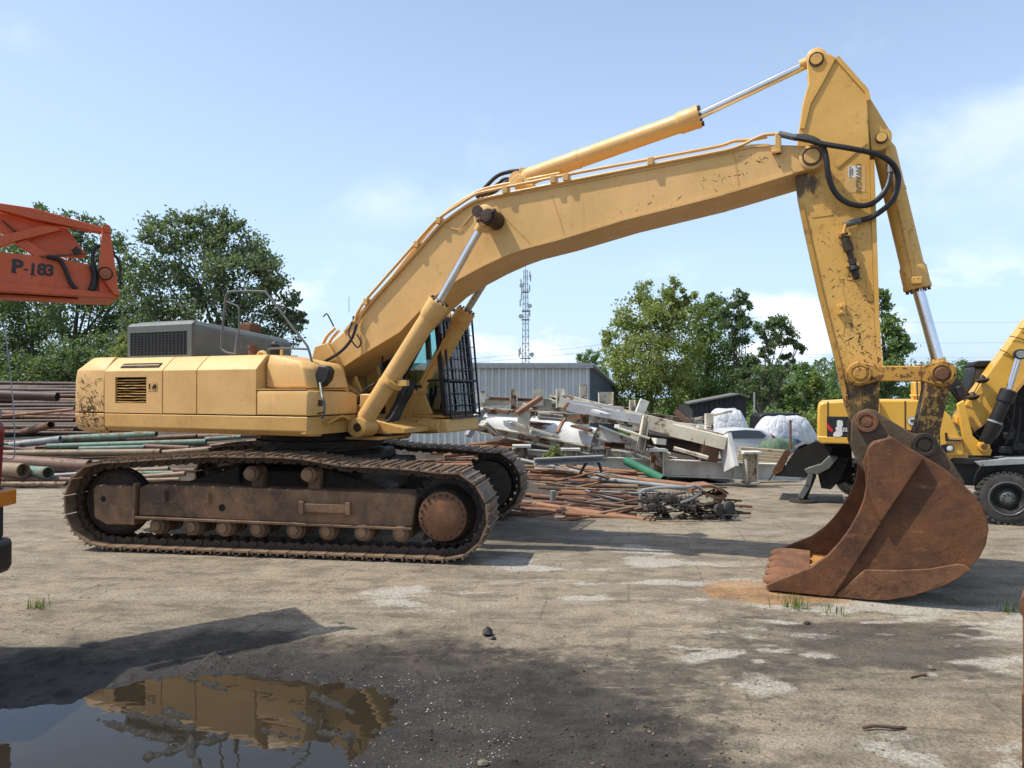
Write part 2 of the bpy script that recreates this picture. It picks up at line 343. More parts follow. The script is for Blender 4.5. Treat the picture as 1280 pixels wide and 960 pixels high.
def ground_fields(x, y):
    wob = (fbm(x * 1.3, y * 1.3, 5, 11) - .5) * .9
    wob2 = (fbm(x * 5, y * 5, 4, 21) - .5)
    def soft(poly, edge=.35, w=1.0): return 1 - sstep(-edge, edge, poly_sd(x, y, [gxy(*p) for p in poly]) + wob * w + wob2 * .25)
    pal = lambda l: [gxy(*p) for p in l]
    mud = soft([(-300, 800), (150, 812), (260, 790), (400, 790), (520, 800), (640, 812), (740, 822), (800, 846), (870, 876), (930, 925), (980, 1000), (940, 1200), (-600, 1200)], .55, 1.1)
    damp = soft([(560, 812), (700, 795), (840, 798), (1000, 765), (1290, 790), (1290, 850), (1110, 845), (1000, 860), (900, 900), (1000, 980), (1300, 1100), (500, 1100)], .8, 1.2)
    dpatch = soft([(990, 782), (1090, 772), (1200, 782), (1230, 800), (1160, 838), (1040, 828)], .18, .35)
    dark2 = soft([(590, 652), (700, 652), (760, 668), (720, 690), (640, 694), (590, 690)], .5, .6)  # oil-soaked ground and the shadow beside the tracks, painted as one dark tone
    streak = fbm(x * .55 + 3, y * 4.5, 5, 31)
    pale = sstep(.50, .66, fbm(x * 1.1, y * 3.2, 5, 41)) * soft([(430, 735), (560, 680), (760, 665), (900, 700), (1300, 755), (1300, 800), (1000, 790), (860, 760), (700, 770), (520, 765)], .5, .8)
    pale = np.maximum(pale, sstep(.44, .60, fbm(x * 2.2, y * 5, 5, 43)) * soft([(830, 795), (900, 785), (1040, 815), (1060, 828), (900, 835), (840, 822)], .15, .35))
    pale = np.maximum(pale, .8 * sstep(.46, .62, fbm(x * 2.2, y * 5, 5, 44)) * soft([(870, 848), (960, 842), (1000, 858), (900, 872)], .12, .3))
    pale = np.maximum(pale, .9 * sstep(.42, .6, fbm(x * 2.0, y * 4, 5, 45)) * soft([(1090, 820), (1290, 800), (1290, 830), (1180, 850)], .2, .4))
    pale = np.maximum(pale, .75 * sstep(.47, .62, fbm(x * 2.2, y * 4.2, 5, 46)) * soft([(1000, 930), (1290, 880), (1290, 990), (1000, 990)], .2, .4))
    pale = np.maximum(pale, .9 * sstep(.43, .58, fbm(x * 1.6, y * 4.2, 5, 47)) * soft([(440, 740), (520, 728), (640, 742), (600, 762), (470, 758)], .2, .4))
    rust = soft([(880, 728), (930, 722), (1040, 735), (1060, 752), (960, 752), (895, 744)], .12, .25) + .30 * soft([(850, 720), (940, 712), (1080, 735), (1080, 762), (950, 765), (855, 748)], .25, .5)
    sd = poly_sd(x, y, PUDDLE) + (fbm(x * 2.6, y * 2.6, 5, 51) - .5) * .24 + (fbm(x * 7, y * 12, 4, 52) - .5) * .30 * sstep(-2.6, -1.3, x)
    wet = 1 - sstep(.02, .55, sd)
    grass = sstep(46, 56, y + (fbm(x * .2, y * .2, 4, 61) - .5) * 14)
    return dict(mud=np.clip(mud, 0, 1), damp=np.clip(damp * .9 + dpatch, 0, 1) * (1 - pale * .7), pale=np.clip(pale, 0, 1), rust=np.clip(rust, 0, 1), wet=wet, oil=np.clip(dark2, 0, 1), grass=grass), sd, streak
def axis(lo, hi, step, far, gro=1.12):
    a = list(np.arange(lo, hi, step)); s = step
    while a[-1] < far: s *= gro; a.append(a[-1] + s)
    return a
ax = axis(-.0, 5.2, .022, 900); xs = np.array([-v for v in axis(.022, 4.8, .022, 900)][::-1] + ax)
ys = axis(3.4, 8.0, .022, 1200, 1.05); lo = []; s_, v_ = .03, 3.4
while v_ > -60: s_ *= 1.2; v_ -= s_; lo.append(v_)
ys = np.array(lo[::-1] + ys)
X, Y = np.meshgrid(xs, ys); fx, fy = X.ravel(), Y.ravel()
flds, sdp, streak = ground_fields(fx, fy)
near = (1 - sstep(9, 16, np.hypot(fx, fy - 4)))
rough_ = (fbm(fx * 1.1, fy * 1.1, 3, 71) - .5) * .02 + (fbm(fx * 4, fy * 4, 5, 72, .6) - .5) * (.012 + .020 * flds['mud']) + np.maximum(fbm(fx * 9, fy * 9, 3, 73) - .60, 0) * (.03 + .09 * flds['mud'])
basin = 1 - sstep(-.16, .16, sdp)
Zg = gbase(fy) + rough_ * near * (1 - .75 * sstep(.3, .95, basin)) - .012 * near; Zg = Zg - basin * .040 * near
RIDGES = [((125, 893), (215, 918), .022), ((165, 886), (245, 903), .03), ((236, 840), (283, 855), .02), ((262, 824), (345, 838), .035), ((185, 938), (282, 913), .03), ((365, 881), (396, 898), .028), ((394, 863), (440, 883), .028), ((330, 906), (372, 915), .025), ((205, 882), (236, 890), .018), ((240, 925), (250, 960), .03), ((400, 908), (440, 914), .02)]
for a, b, r in RIDGES:
    d = seg_d(fx, fy, gxy(*a), gxy(*b)) + (fbm(fx * 14, fy * 14, 3, 81) - .5) * .05
    Zg += .040 * (1 - sstep(r * .2, r * 1.5, d)) * (.25 + 1.5 * fbm(fx * 26, fy * 26, 2, 82))
# wheel ruts lower right of centre
for a, b in [((790, 925), (930, 940)), ((860, 872), (935, 880)), ((780, 880), (930, 918)), ((800, 938), (935, 952))]:
    d = seg_d(fx, fy, gxy(*a), gxy(*b)); Zg -= .012 * (1 - sstep(.01, .05, d))
me = bpy.data.meshes.new("ground"); nx, ny = len(xs), len(ys)
me.vertices.add(nx * ny); me.vertices.foreach_set('co', np.stack([fx, fy, Zg], 1).ravel())
idx = np.arange(nx * ny).reshape(ny, nx); q = np.stack([idx[:-1, :-1], idx[:-1, 1:], idx[1:, 1:], idx[1:, :-1]], -1).reshape(-1, 4)
me.loops.add(q.size); me.loops.foreach_set('vertex_index', q.ravel()); me.polygons.add(len(q)); me.polygons.foreach_set('loop_start', np.arange(0, q.size, 4))
me.polygons.foreach_set('use_smooth', np.ones(len(q), bool)); me.update(calc_edges=True)
flds['streak'] = streak
for k, v in flds.items():
    a = me.attributes.new(k, 'FLOAT', 'POINT'); a.data.foreach_set('value', v.astype(np.float32))
def g_ground(n):
    v = n.coord()
    lg = n.noise(v, .55, 5, .6); md = n.noise(n.mapping(v, (1, 1.8, 1)), 2.3, 6, .65); pk = n.noise(n.mapping(v, (1, 1.7, 1)), 11, 7, .72); fn = n.noise(v, 48, 5, .7); gr = n.noise(v, 120, 4, .65)
    p4 = n.noise(n.mapping(v, (1, 1.5, 1), loc=(4, 2, 0)), 4.2, 5, .65); jig = n.math('ADD', n.math('ADD', n.math('MULTIPLY', n.math('SUBTRACT', pk, .5), 1.2), n.math('MULTIPLY', n.math('SUBTRACT', p4, .5), 1.3)), n.math('MULTIPLY', n.math('SUBTRACT', fn, .5), .7))
    def blotch(name, lo=.30, hi=.85, k=1.0): return n.ramp(n.math('ADD', n.attr(name), n.math('MULTIPLY', n.math('MULTIPLY', jig, k), n.ramp(n.attr(name), .02, .25))), lo, hi)
    c = n.mix(n.ramp(lg, .35, .65), (.285, .236, .168), (.200, .166, .120))
    c = n.mix(n.math('MULTIPLY', n.ramp(n.math('ADD', md, n.math('MULTIPLY', jig, .14)), .44, .62), .66), c, (.110, .091, .069))
    c = n.mix(n.math('MULTIPLY', n.ramp(n.math('ADD', n.attr('streak'), n.math('MULTIPLY', jig, .08)), .52, .66), .28), c, (.34, .305, .24))
    br = n.n.new('ShaderNodeTexBrick'); n.l.new(n.mapping(v, (1, 1, 1), rot=(0, 0, .16)), br.inputs['Vector']); br.inputs['Scale'].default_value = .30
    br.inputs['Mortar Size'].default_value = .006; br.inputs['Mortar Smooth'].default_value = .5
    c = n.mix(n.math('MULTIPLY', br.outputs['Fac'], n.math('MULTIPLY', n.ramp(pk, .42, .55), .55)), c, (.09, .075, .058))
    c = n.mix(n.math('MULTIPLY', blotch('damp'), .92), c, n.mix(n.ramp(md, .4, .65), (.098, .082, .062), (.058, .050, .041)))
    c = n.mix(n.math('MULTIPLY', blotch('pale', .22, .95, 1.1), .72), c, (.40, .375, .325))
    c = n.mix(n.math('MULTIPLY', blotch('mud', .10, .95, .55), .95), c, n.mix(n.ramp(md, .38, .66), (.050, .043, .036), (.024, .022, .019)))
    ln = n.noise(n.mapping(v, (1.2, 26, 1), rot=(0, 0, -.22)), 1.0, 3, .5)
    c = n.mix(n.math('MULTIPLY', n.math('MULTIPLY', n.ramp(ln, .66, .72), n.ramp(n.attr('mud'), .1, .5)), n.ramp(n.attr('mud'), 1.0, .75)), c, (.26, .21, .15))
    c = n.mix(n.math('MULTIPLY', blotch('oil'), .6), c, (.075, .065, .055))
    c = n.mix(n.math('MULTIPLY', blotch('rust', .30, 1.0, .9), .65), c, n.mix(n.ramp(md, .4, .6), (.36, .185, .055), (.24, .125, .05)))
    c = n.mix(n.math('MULTIPLY', n.attr('wet'), .80), c, (.026, .024, .022))
    dk = n.n.new('ShaderNodeMix'); dk.data_type = 'RGBA'; dk.blend_type = 'MULTIPLY'; dk.inputs['Factor'].default_value = 1.0; n.l.new(c, dk.inputs[6])
    gg = n.ramp(n.math('ADD', n.math('MULTIPLY', fn, .6), n.math('MULTIPLY', gr, .4)), .34, .66, .52, 1.46); cc = n.n.new('ShaderNodeCombineXYZ')
    for i in range(3): n.l.new(gg, cc.inputs[i])
    n.l.new(cc.outputs[0], dk.inputs[7]); c = dk.outputs[2]
    c = n.mix(n.math('MULTIPLY', n.ramp(gr, .66, .74), .6), c, n.mix(.6, c, (.40, .36, .30)))
    c = n.mix(n.attr('grass'), c, n.mix(n.ramp(n.noise(v, .8, 5), .35, .65), (.055, .11, .02), (.12, .14, .04)))
    wr = n.math('SUBTRACT', .92, n.math('ADD', n.math('MULTIPLY', n.attr('wet'), .38), n.math('MULTIPLY', n.attr('mud'), .10)))
    h = n.math('ADD', n.math('MULTIPLY', fn, .9), n.math('ADD', n.math('MULTIPLY', gr, .35), n.math('MULTIPLY', pk, 1.2)))
    return {'Base Color': c, 'Roughness': n.math('ADD', wr, n.ramp(fn, .3, .7, -.12, .06), True), 'Normal': n.bump(h, .8, .022), 'Specular IOR Level': n.math('SUBTRACT', .32, n.math('MULTIPLY', n.attr('mud'), .08))}
M['ground'] = material('yard ground', g_ground)
me.materials.append(M['ground'])
go = bpy.data.objects.new('ground', me); COL.objects.link(go); tag(go, kind='structure')

def g_water(n):
    v = n.coord()
    rp = n.math('ADD', n.noise(n.mapping(v, (1, 2.2, 1)), 3.0, 2, .5), n.math('MULTIPLY', n.noise(v, 14, 2), .12))
    return {'Base Color': (.020, .017, .012), 'Roughness': .015, 'IOR': 1.33, 'Specular IOR Level': .62, 'Normal': n.bump(rp, .05, .02)}
M['water'] = material('muddy puddle water', g_water)
wp = MB(); WZ = -.030
P2 = [gxy(*p) for p in [(-420, 850), (60, 815), (330, 812), (560, 845), (560, 900), (520, 1000), (420, 1150), (-300, 1200), (-500, 1000)]]
wp.add([(x, y, WZ) for x, y in P2], [tuple(range(len(P2)))])
tag(wp.build('puddle_water', 'water', smooth=0), kind='structure')

# loose gravel and clods over the mud: nobody could count it
def icos(n):
    t = (1 + 5 ** .5) / 2
    v = np.array([(-1, t, 0), (1, t, 0), (-1, -t, 0), (1, -t, 0), (0, -1, t), (0, 1, t), (0, -1, -t), (0, 1, -t), (t, 0, -1), (t, 0, 1), (-t, 0, -1), (-t, 0, 1)]) / 1.9
    f = np.array([(0, 11, 5), (0, 5, 1), (0, 1, 7), (0, 7, 10), (0, 10, 11), (1, 5, 9), (5, 11, 4), (11, 10, 2), (10, 7, 6), (7, 1, 8), (3, 9, 4), (3, 4, 2), (3, 2, 6), (3, 6, 8), (3, 8, 9), (4, 9, 5), (2, 4, 11), (6, 2, 10), (8, 6, 7), (9, 8, 1)])
    return v, f
ZI = Zg.reshape(ny, nx)
def zlook(x, y):
    i = np.clip(np.searchsorted(ys, y), 1, ny - 1); j = np.clip(np.searchsorted(xs, x), 1, nx - 1); return ZI[i, j]
def scatter(name, px_lo, px_hi, count, rlo, rhi, mat, dens=None, flat=.6, power=2.0):
    r1 = np.random.default_rng(hash(name) % 1000 if False else len(name) * 37 + count)
    px = r1.uniform(px_lo[0], px_hi[0], count * 3); py = r1.uniform(px_lo[1], px_hi[1], count * 3)
    d = F * EYE / (py - HZ); x = (px - 640) / F * d; y = d
    keep = np.ones(len(x), bool)
    if dens is not None: keep = r1.random(len(x)) < dens(x, y)
    x, y = x[keep][:count], y[keep][:count]; n = len(x)
    bv, bf = icos(0); r = rlo + (rhi - rlo) * r1.random(n) ** power
    V = bv[None] * (1 + .5 * (r1.random((n, 12, 1)) - .5)); ang = r1.uniform(0, 6.28, n); ca, sa = np.cos(ang)[:, None], np.sin(ang)[:, None]
    ex = r1.uniform(.7, 1.5, (n, 1)); vx = V[:, :, 0] * ex; vy = V[:, :, 1]
    VX = (vx * ca - vy * sa) * r[:, None] + x[:, None]; VY = (vx * sa + vy * ca) * r[:, None] + y[:, None]
    VZ = V[:, :, 2] * r[:, None] * flat + zlook(x, y)[:, None] + r[:, None] * .15
    m = bpy.data.meshes.new(name); vv = np.stack([VX, VY, VZ], -1).reshape(-1, 3); ff = (bf[None] + (np.arange(n) * 12)[:, None, None]).reshape(-1, 3)
    m.vertices.add(len(vv)); m.vertices.foreach_set('co', vv.ravel()); m.loops.add(ff.size); m.loops.foreach_set('vertex_index', ff.ravel()); m.polygons.add(len(ff)); m.polygons.foreach_set('loop_start', np.arange(0, ff.size, 3)); m.update(calc_edges=True)
    m.materials.append(M[mat]); o = bpy.data.objects.new(name, m); COL.objects.link(o); return tag(o, kind='stuff')
M['clod'] = m_plain('dark mud clods', (.050, .043, .036), .8, var=.4, scale=20)
M['pebble'] = m_plain('brown pebbles', (.17, .135, .095), .85, var=.4, scale=30)
M['chip'] = m_plain('pale stone chips', (.62, .60, .56), .6, var=.3, scale=30)
def dm(x, y):
    f_, s_, _ = ground_fields(x, y); return np.clip(f_['mud'] * .9 + .05, 0, 1) * (s_ > .05) * sstep(.42, .62, fbm(x * 2.5, y * 2.5, 4, 91))
tag(scatter('mud_clods', (250, 790), (960, 985), 2400, .003, .010, 'clod', dm, .6, 3), 'dark crumbs of mud scattered over the dark wet ground beside the puddle', 'mud crumbs')
def dp(x, y): return .15 + sstep(.5, .7, fbm(x * 1.5, y * 1.5, 4, 92))
tag(scatter('gravel', (-20, 690), (1300, 985), 2600, .002, .013, 'pebble', dp, .6, 6), 'small brown gravel strewn over the dusty yard ground', 'gravel')
def dc(x, y):
    f_, s_, _ = ground_fields(x, y); return (s_ > .02) * (s_ < 1.0) * (.2 + sstep(.45, .7, fbm(x * 3, y * 3, 3, 93)))
tag(scatter('stone_chips', (360, 835), (760, 975), 760, .0018, .006, 'chip', dc, .5, 3), 'tiny pale stone chips sprinkled in the mud right of the puddle', 'stone chips')

# ================================================================== the big tracked excavator
EX = empty('tracked_excavator', (XC, YC, 0), 'large faded yellow tracked excavator with rusty bucket resting on the ground', 'excavator', rz=-TU)
DR = TU - TT                                   # the tracks are turned against the upper body
VN = -1.86
# ---- tracks: closed path in (u, z)
def track_path():
    P = []
    for i in range(40): P.append((2.39 - 4.69 * i / 40, .055))
    for i in range(41):
        a = -math.pi / 2 - math.pi * i / 40 * .93; P.append((-2.30 + .57 * math.cos(a), .625 + .57 * math.sin(a)))
    top = smooth_path([(-2.16, 1.190, 0), (-1.55, 1.235, 0), (-1.04, 1.27, 0), (-.70, 1.292, 0), (-.2, 1.29, 0), (.14, 1.295, 0), (.6, 1.27, 0), (1.05, 1.20, 0), (1.57, 1.185, 0), (2.1, 1.155, 0), (2.39, 1.125, 0)], 8)
    P += [(p.x, p.y) for p in top]
    for i in range(1, 40):
        a = math.pi / 2 - math.pi * i / 40; P.append((2.42 + .56 * math.cos(a), .600 + .56 * math.sin(a)))
    return P
TP = np.array(track_path()); TPc = np.vstack([TP, TP[:1]]); sl_ = np.hypot(*np.diff(TPc, axis=0).T); cum = np.concatenate([[0], np.cumsum(sl_)])
NSH = 50; pitch = cum[-1] / NSH
def tp(s): s = s % cum[-1]; return np.array([np.interp(s, cum, TPc[:, 0]), np.interp(s, cum, TPc[:, 1])])
sh = MB(); w = .35; L = pitch * .5 * .925     # local x along the travel, y across, z outward
sh.box(-L, L, -w, w, -.012, .010)
for gx_, gh in ((-L + .012, .040), (-.004, .034), (L - .03, .034)): sh.box(gx_ - .010, gx_ + .010, -w, w, .010, gh)
shoe = sh.mesh('track_shoe', 'track', 0)
lk = MB()
for y in (-.13, .13):
    lk.prism([(-L * .98, y - .025, -.016), (L * 1.1, y - .025, -.016), (L * 1.12, y - .025, -.085), (L * .5, y - .025, -.108), (0, y - .025, -.07), (-L * .6, y - .025, -.108), (-L * 1.02, y - .025, -.08)], (0, .05, 0))
lk.cyl((-L, -.18, -.07), (-L, .18, -.07), .03, n=10); lk.box(-.03, .03, -.09, -.05, -.04, -.015); lk.box(-.03, .03, .05, .09, -.04, -.015)
link = lk.mesh('track_link', 'chain', 30)
Rz = Matrix.Rotation(DR, 4, 'Z')
for vc in (VN + .35, 1.51):
    for k in range(NSH):
        s = (k + .37) * pitch; a, b, c = tp(s - pitch * .5), tp(s), tp(s + pitch * .5); t = c - a; t /= np.hypot(*t); m = (a + c) / 2
        nrm = np.array([-t[1], t[0]])
        if nrm @ (b - np.array([.1, .62])) < 0: nrm = -nrm
        mw = Rz @ Matrix(((t[0], 0, nrm[0], m[0]), (0, 1, 0, vc), (t[1], 0, nrm[1], m[1]), (0, 0, 0, 1)))
        o = inst('track_shoe', shoe, EX, mw); inst('track_link', link, o)
def U(b, name, mat, **k): return b.build(name, mat, EX, rz=DR, **k)
for sgn, vo in ((-1, -1.86), (1, 1.86)):
    vf, vb = vo - sgn * .13, vo - sgn * .60          # face of the frame, back of the frame
    b = MB(); pf = [(-1.86, .46), (-1.84, .84), (-1.72, .89), (1.92, .835), (2.03, .80), (1.98, .42), (1.60, .405)]
    b.prism([(u, vf, z) for u, z in pf], (0, vb - vf, 0)); fr = U(b, 'track_frame', 'trackframe', bevel=.02)
    b = MB(); b.prism([(u, vf + sgn * .05, z) for u, z in [(-1.87, .425), (-1.87, .46), (1.98, .415), (1.98, .385)]], (0, vb - vf, 0)); b.build('bottom_flange', 'roller', fr, bevel=.006)
    b = MB(); b.prism([(u, vf + sgn * .02, z) for u, z in [(-2.50, .42), (-2.52, .82), (-2.46, .87), (-1.90, .86), (-1.88, .34), (-2.32, .33)]], (0, vb - vf, 0))
    gd = U(b, 'idler_guard', 'trackframe', bevel=.02)
    b = MB(); b.prism([(u, vf + sgn * .045, z) for u, z in [(-1.90, .90), (-1.86, .90), (-1.88, .34), (-1.92, .34)]], (0, .10 * -sgn, 0)); b.build('end_rib', 'roller', fr, bevel=.006)
    b = MB(); b.cyl((-2.36, vf + sgn * .024, .68), (-2.36, vf, .68), .04, n=12); b.build('hole_plug', 'dark', gd)
    b = MB(); b.lathe((-.63, vf + sgn * .004, .60), (0, -sgn, 0), [(0, .048), (.004, .048)], 16); b.build('frame_hole', 'dark', fr)
    for u, z, hh in ((-1.45, .74, .14), (-.82, .73, .13)):
        b = MB(); b.prism([(u - .02, vf, z + hh / 2), (u + .02, vf, z + hh / 2), (u + .03, vf, z - hh / 2), (u - .03, vf, z - hh / 2)], (0, sgn * .05, 0)); b.build('step_lug', 'trackframe', fr, bevel=.006)
    b = MB(); b.box(.50, 1.15, vf + sgn * .03, vf + sgn * .055, .58, .69)
    for u in (.50, 1.13): b.box(u - .02, u + .04, vf, vf + sgn * .07, .56, .72)
    b.build('guide_plate', 'trackframe', fr, bevel=.005)
    vm = vo - sgn * .35
    for k in range(8):
        u = -1.56 + 3.36 * k / 7 + (.03 if k % 3 == 1 else 0); z = .335
        b = MB(); b.lathe((u, vm + sgn * .27, z), (0, -sgn, 0), [(0, .035), (.0, .058), (.02, .062), (.022, .092), (.034, .108), (.10, .114), (.105, .125), (.18, .125), (.185, .10), (.36, .10), (.365, .125), (.44, .125), (.445, .1), (.54, .07)], 20)
        U(b, 'track_roller', 'roller')
    for u in (-.24, .56):
        b = MB(); b.lathe((u, vm + sgn * .25, 1.055), (0, -sgn, 0), [(0, .05), (.01, .078), (.06, .085), (.07, .10), (.32, .10), (.34, .07), (.4, .05)], 18); b.box(u - .06, u + .10, vm - sgn * .0 - .05, vm + .05, .82, 1.03); U(b, 'carrier_roller', 'trackframe')
    # idler
    b = MB(); b.lathe((-2.29, vm + sgn * .11, .620), (0, -sgn, 0), [(0, .12), (.01, .30), (.03, .33), (.03, .40), (.0, .42), (.03, .455), (.07, .455), (.075, .475), (.145, .475), (.15, .455), (.19, .455), (.22, .42), (.19, .33), (.21, .12)], 40); U(b, 'idler_wheel', 'greasy')
    # sprocket with teeth and final drive cover
    prof = []
    nt = 22
    for k in range(nt):
        for q, r in ((-.34, .43), (-.16, .50), (.16, .50), (.34, .43)):
            a = 2 * math.pi * (k + q) / nt; prof.append((2.40 + r * math.cos(a), vm + .035, .60 + r * math.sin(a)))
    b = MB(); b.prism(prof, (0, -.07, 0)); sp = U(b, 'drive_sprocket', 'greasy', smooth=20)
    b = MB(); b.lathe((2.39, vo - sgn * .05, .575), (0, -sgn, 0), [(0, .297), (.006, .307), (.035, .307), (.05, .28)], 48); cvp = U(b, 'final_drive_cover', 'rust_bright' if sgn < 0 else 'greasy')
    b = MB(); b.lathe((2.39, vo - sgn * .085, .575), (0, -sgn, 0), [(0, .29), (.004, .315), (.16, .35), (.24, .39), (.26, .40), (.54, .40), (.56, .30)], 48); U(b, 'final_drive', 'greasy')
    b = MB()
    for k in range(20):
        a = 2 * math.pi * (k + .3) / 20; b.lathe((2.39 + .272 * math.cos(a), vo - sgn * .043, .575 + .272 * math.sin(a)), (0, -sgn, 0), [(0, .017), (.02, .017)], 6)
    b.build('cover_bolt_ring', 'greasy', cvp)['kind'] = 'stuff'
b = MB(); b.box(-1.15, 1.15, -1.3, 1.3, .62, 1.06); b.box(-.9, .9, -.9, .9, 1.06, 1.24); U(b, 'car_body', 'greasy', bevel=.04)
for su in (-1, 1):
    for sv in (-1, 1): b = MB(); b.prism([(su * .6, sv * .8, .6), (su * 1.5, sv * .8, .5), (su * 1.5, sv * .8, .85), (su * .6, sv * .8, 1.12)], (0, sv * .55, 0)); U(b, 'cross_member', 'greasy', bevel=.02)
b = MB(); b.lathe((0, 0, 1.2), (0, 0, 1), [(0, .95), (.06, .98), (.07, .86), (.12, .86), (.13, .96), (.22, .96), (.23, .9), (.36, .9)], 56); b.build('slew_ring', 'greasy', EX)

# ---- upper body
def P(b, name, mat, parent=EX, **k): return b.build(name, mat, parent, **k)
b = MB(); b.box(-2.7, .12, -1.45, 1.45, 1.56, 2.44); b.box(.12, .90, -1.40, .4, 1.56, 2.12); b.box(-2.7, .95, -.5, .42, 1.50, 1.78); P(b, 'inner_chassis', 'dark')
def plan(ins, z, zr=0):
    base = [(-2.735, -1.60), (-3.27, -1.60), (-3.41, -1.57), (-3.50, -1.46), (-3.60, -.9), (-3.66, 0), (-3.60, .9), (-3.45, 1.46), (-3.36, 1.57), (-3.22, 1.60), (-2.735, 1.60)]
    return [(u + (ins if u < -2.74 else 0), v * (1 - ins / 1.6), z) for u, v in base]
b = MB(); b.loft([plan(.12, 1.515), plan(.03, 1.57), plan(0, 1.66), plan(0, 1.812)]); cw = P(b, 'counterweight', 'yellow_cw', bevel=.012)
b = MB(); b.loft([plan(0, 1.826), plan(.005, 2.30), plan(.02, 2.46), plan(.17, 2.645), plan(.20, 2.66)]); b.build('upper_block', 'yellow_cw', cw, bevel=.02)
def skin(u0, u1, z0, sgn=-1, v=1.60):
    """side panel: flat side, chamfer and a strip of roof, 35 mm thick"""
    s = sgn
    o = [(s * v, z0), (s * v, 2.44), (s * (v - .03), 2.475), (s * (v - .19), 2.625), (s * (v - .23), 2.645), (s * .75, 2.66)]
    i = [(s * .75, 2.62), (s * (v - .24), 2.605), (s * (v - .05), 2.43), (s * (v - .04), z0)]
    return [(u0, a, z) for a, z in o + i], (u1 - u0, 0, 0)
SEAMS = [(-2.722, -1.548), (-1.534, -.896), (-.882, .172)]
for k, (u0, u1) in enumerate(SEAMS):
    b = MB()
    if k == 0:   # door with louvred opening: built round the hole
        gx0, gx1, gz0, gz1 = -2.50, -1.86, 1.97, 2.35
        hu0, hu1, hz0, hz1 = gx0, gx1, gz0, gz1
        for (a0, a1, z0, z1) in ((u0, hu0, 1.826, 2.44), (hu1, u1, 1.826, 2.44), (hu0, hu1, 1.826, hz0), (hu0, hu1, hz1, 2.44)): b.box(a0, a1, -1.60, -1.565, z0, z1)
        b.prism([(u0, a, z) for a, z in [(-1.60, 2.44), (-1.57, 2.475), (-1.41, 2.625), (-1.37, 2.645), (-.75, 2.66), (-.75, 2.62), (-1.36, 2.605), (-1.565, 2.44)]], (u1 - u0, 0, 0))
        d1 = P(b, 'engine_door', 'yellow', smooth=25)
        b = MB(); b.box(hu0, hu1, -1.50, -1.49, hz0, hz1); b.build('louvre_backing', 'dark', d1)
        for j in range(9):
            z = hz0 + .022 + j * (hz1 - hz0 - .02) / 9; dz = random.uniform(-.006, .006)
            lb = MB(); path = [(hu0 + .004 + (hu1 - hu0 - .008) * q / 6, -1.585 + random.uniform(-.008, .008), z + dz * math.sin(q * .9) + random.uniform(-.003, .003)) for q in range(7)]
            lb.loft([[(x, y - .004, zz_ - .006), (x, y + .045, zz_ + .010), (x, y + .047, zz_ + .006), (x, y - .002, zz_ - .010)] for x, y, zz_ in path]); lb.build('louvre_slat', 'yellow_low', d1, smooth=0)
        b = MB(); b.box(gx0 + .03, -1.73, -1.612, -1.598, 2.495, 2.515)
        b = MB(); vv = [(-2.44, 2.492), (-1.66, 2.492), (-1.66, 2.555), (-2.44, 2.555)]
        b.loft([[(u, -1.575 + (z - 2.475) * 1.06 - .010, z + .002) for u, z in vv], [(u, -1.575 + (z - 2.475) * 1.06 + .0, z - .006) for u, z in vv]]); b.build('upper_vent_slot', 'dark', d1, smooth=0)
        b = MB(); vv = [(-2.42, 2.520), (-1.68, 2.520), (-1.68, 2.530), (-2.42, 2.530)]
        b.loft([[(u, -1.575 + (z - 2.475) * 1.06 - .016, z + .002) for u, z in vv], [(u, -1.575 + (z - 2.475) * 1.06 + .0, z - .006) for u, z in vv]]); b.build('vent_slat', 'yellow_low', d1, smooth=0)
        b = MB(); b.box(-1.82, -1.64, -1.604, -1.599, 2.145, 2.275); b.build('latch_plate', 'yellow_low', d1)
        b = MB(); b.box(-1.80, -1.78, -1.608, -1.603, 2.175, 2.25); b.prism([(-1.69, -1.604, 2.245), (-1.66, -1.604, 2.235), (-1.67, -1.604, 2.185), (-1.74, -1.604, 2.185)], (0, -.012, 0)); b.build('latch', 'dark', d1)
    else:
        b.prism(*skin(u0, u1, 1.826)); sp0 = P(b, 'side_panel', 'yellow', bevel=.006)
        if k == 2: b = MB(); b.prism([(.150, a, z) for a, z in [(-1.562, 1.83), (-1.562, 2.44), (-1.40, 2.60), (-.755, 2.618), (-.755, 1.83)]], (.016, 0, 0)); b.build('end_plate', 'yellow', sp0)
b = MB(); b.prism(*skin(-2.722, .172, 1.60, 1)); P(b, 'left_side_panel', 'yellow', bevel=.01)
b = MB(); b.box(-2.72, .172, -.76, .76, 2.60, 2.635); P(b, 'deck_plate', 'yellow_low')
# skirt below the panels
b = MB(); b.prism([(u, a, z) for u, a, z in [(-2.722, -1.60, 1.812), (-2.722, -1.60, 1.62), (-2.722, -1.53, 1.555), (-2.722, -1.3, 1.545), (-2.722, -1.3, 1.812)]], (3.74, 0, 0)); P(b, 'lower_skirt', 'yellow_low', bevel=.012)
b = MB(); b.prism([(u, a, z) for u, a, z in [(-2.722, 1.60, 1.812), (-2.722, 1.60, 1.62), (-2.722, 1.53, 1.555), (-2.722, 1.3, 1.545), (-2.722, 1.3, 1.812)]], (3.2, 0, 0)); P(b, 'left_skirt', 'yellow_low', bevel=.012)
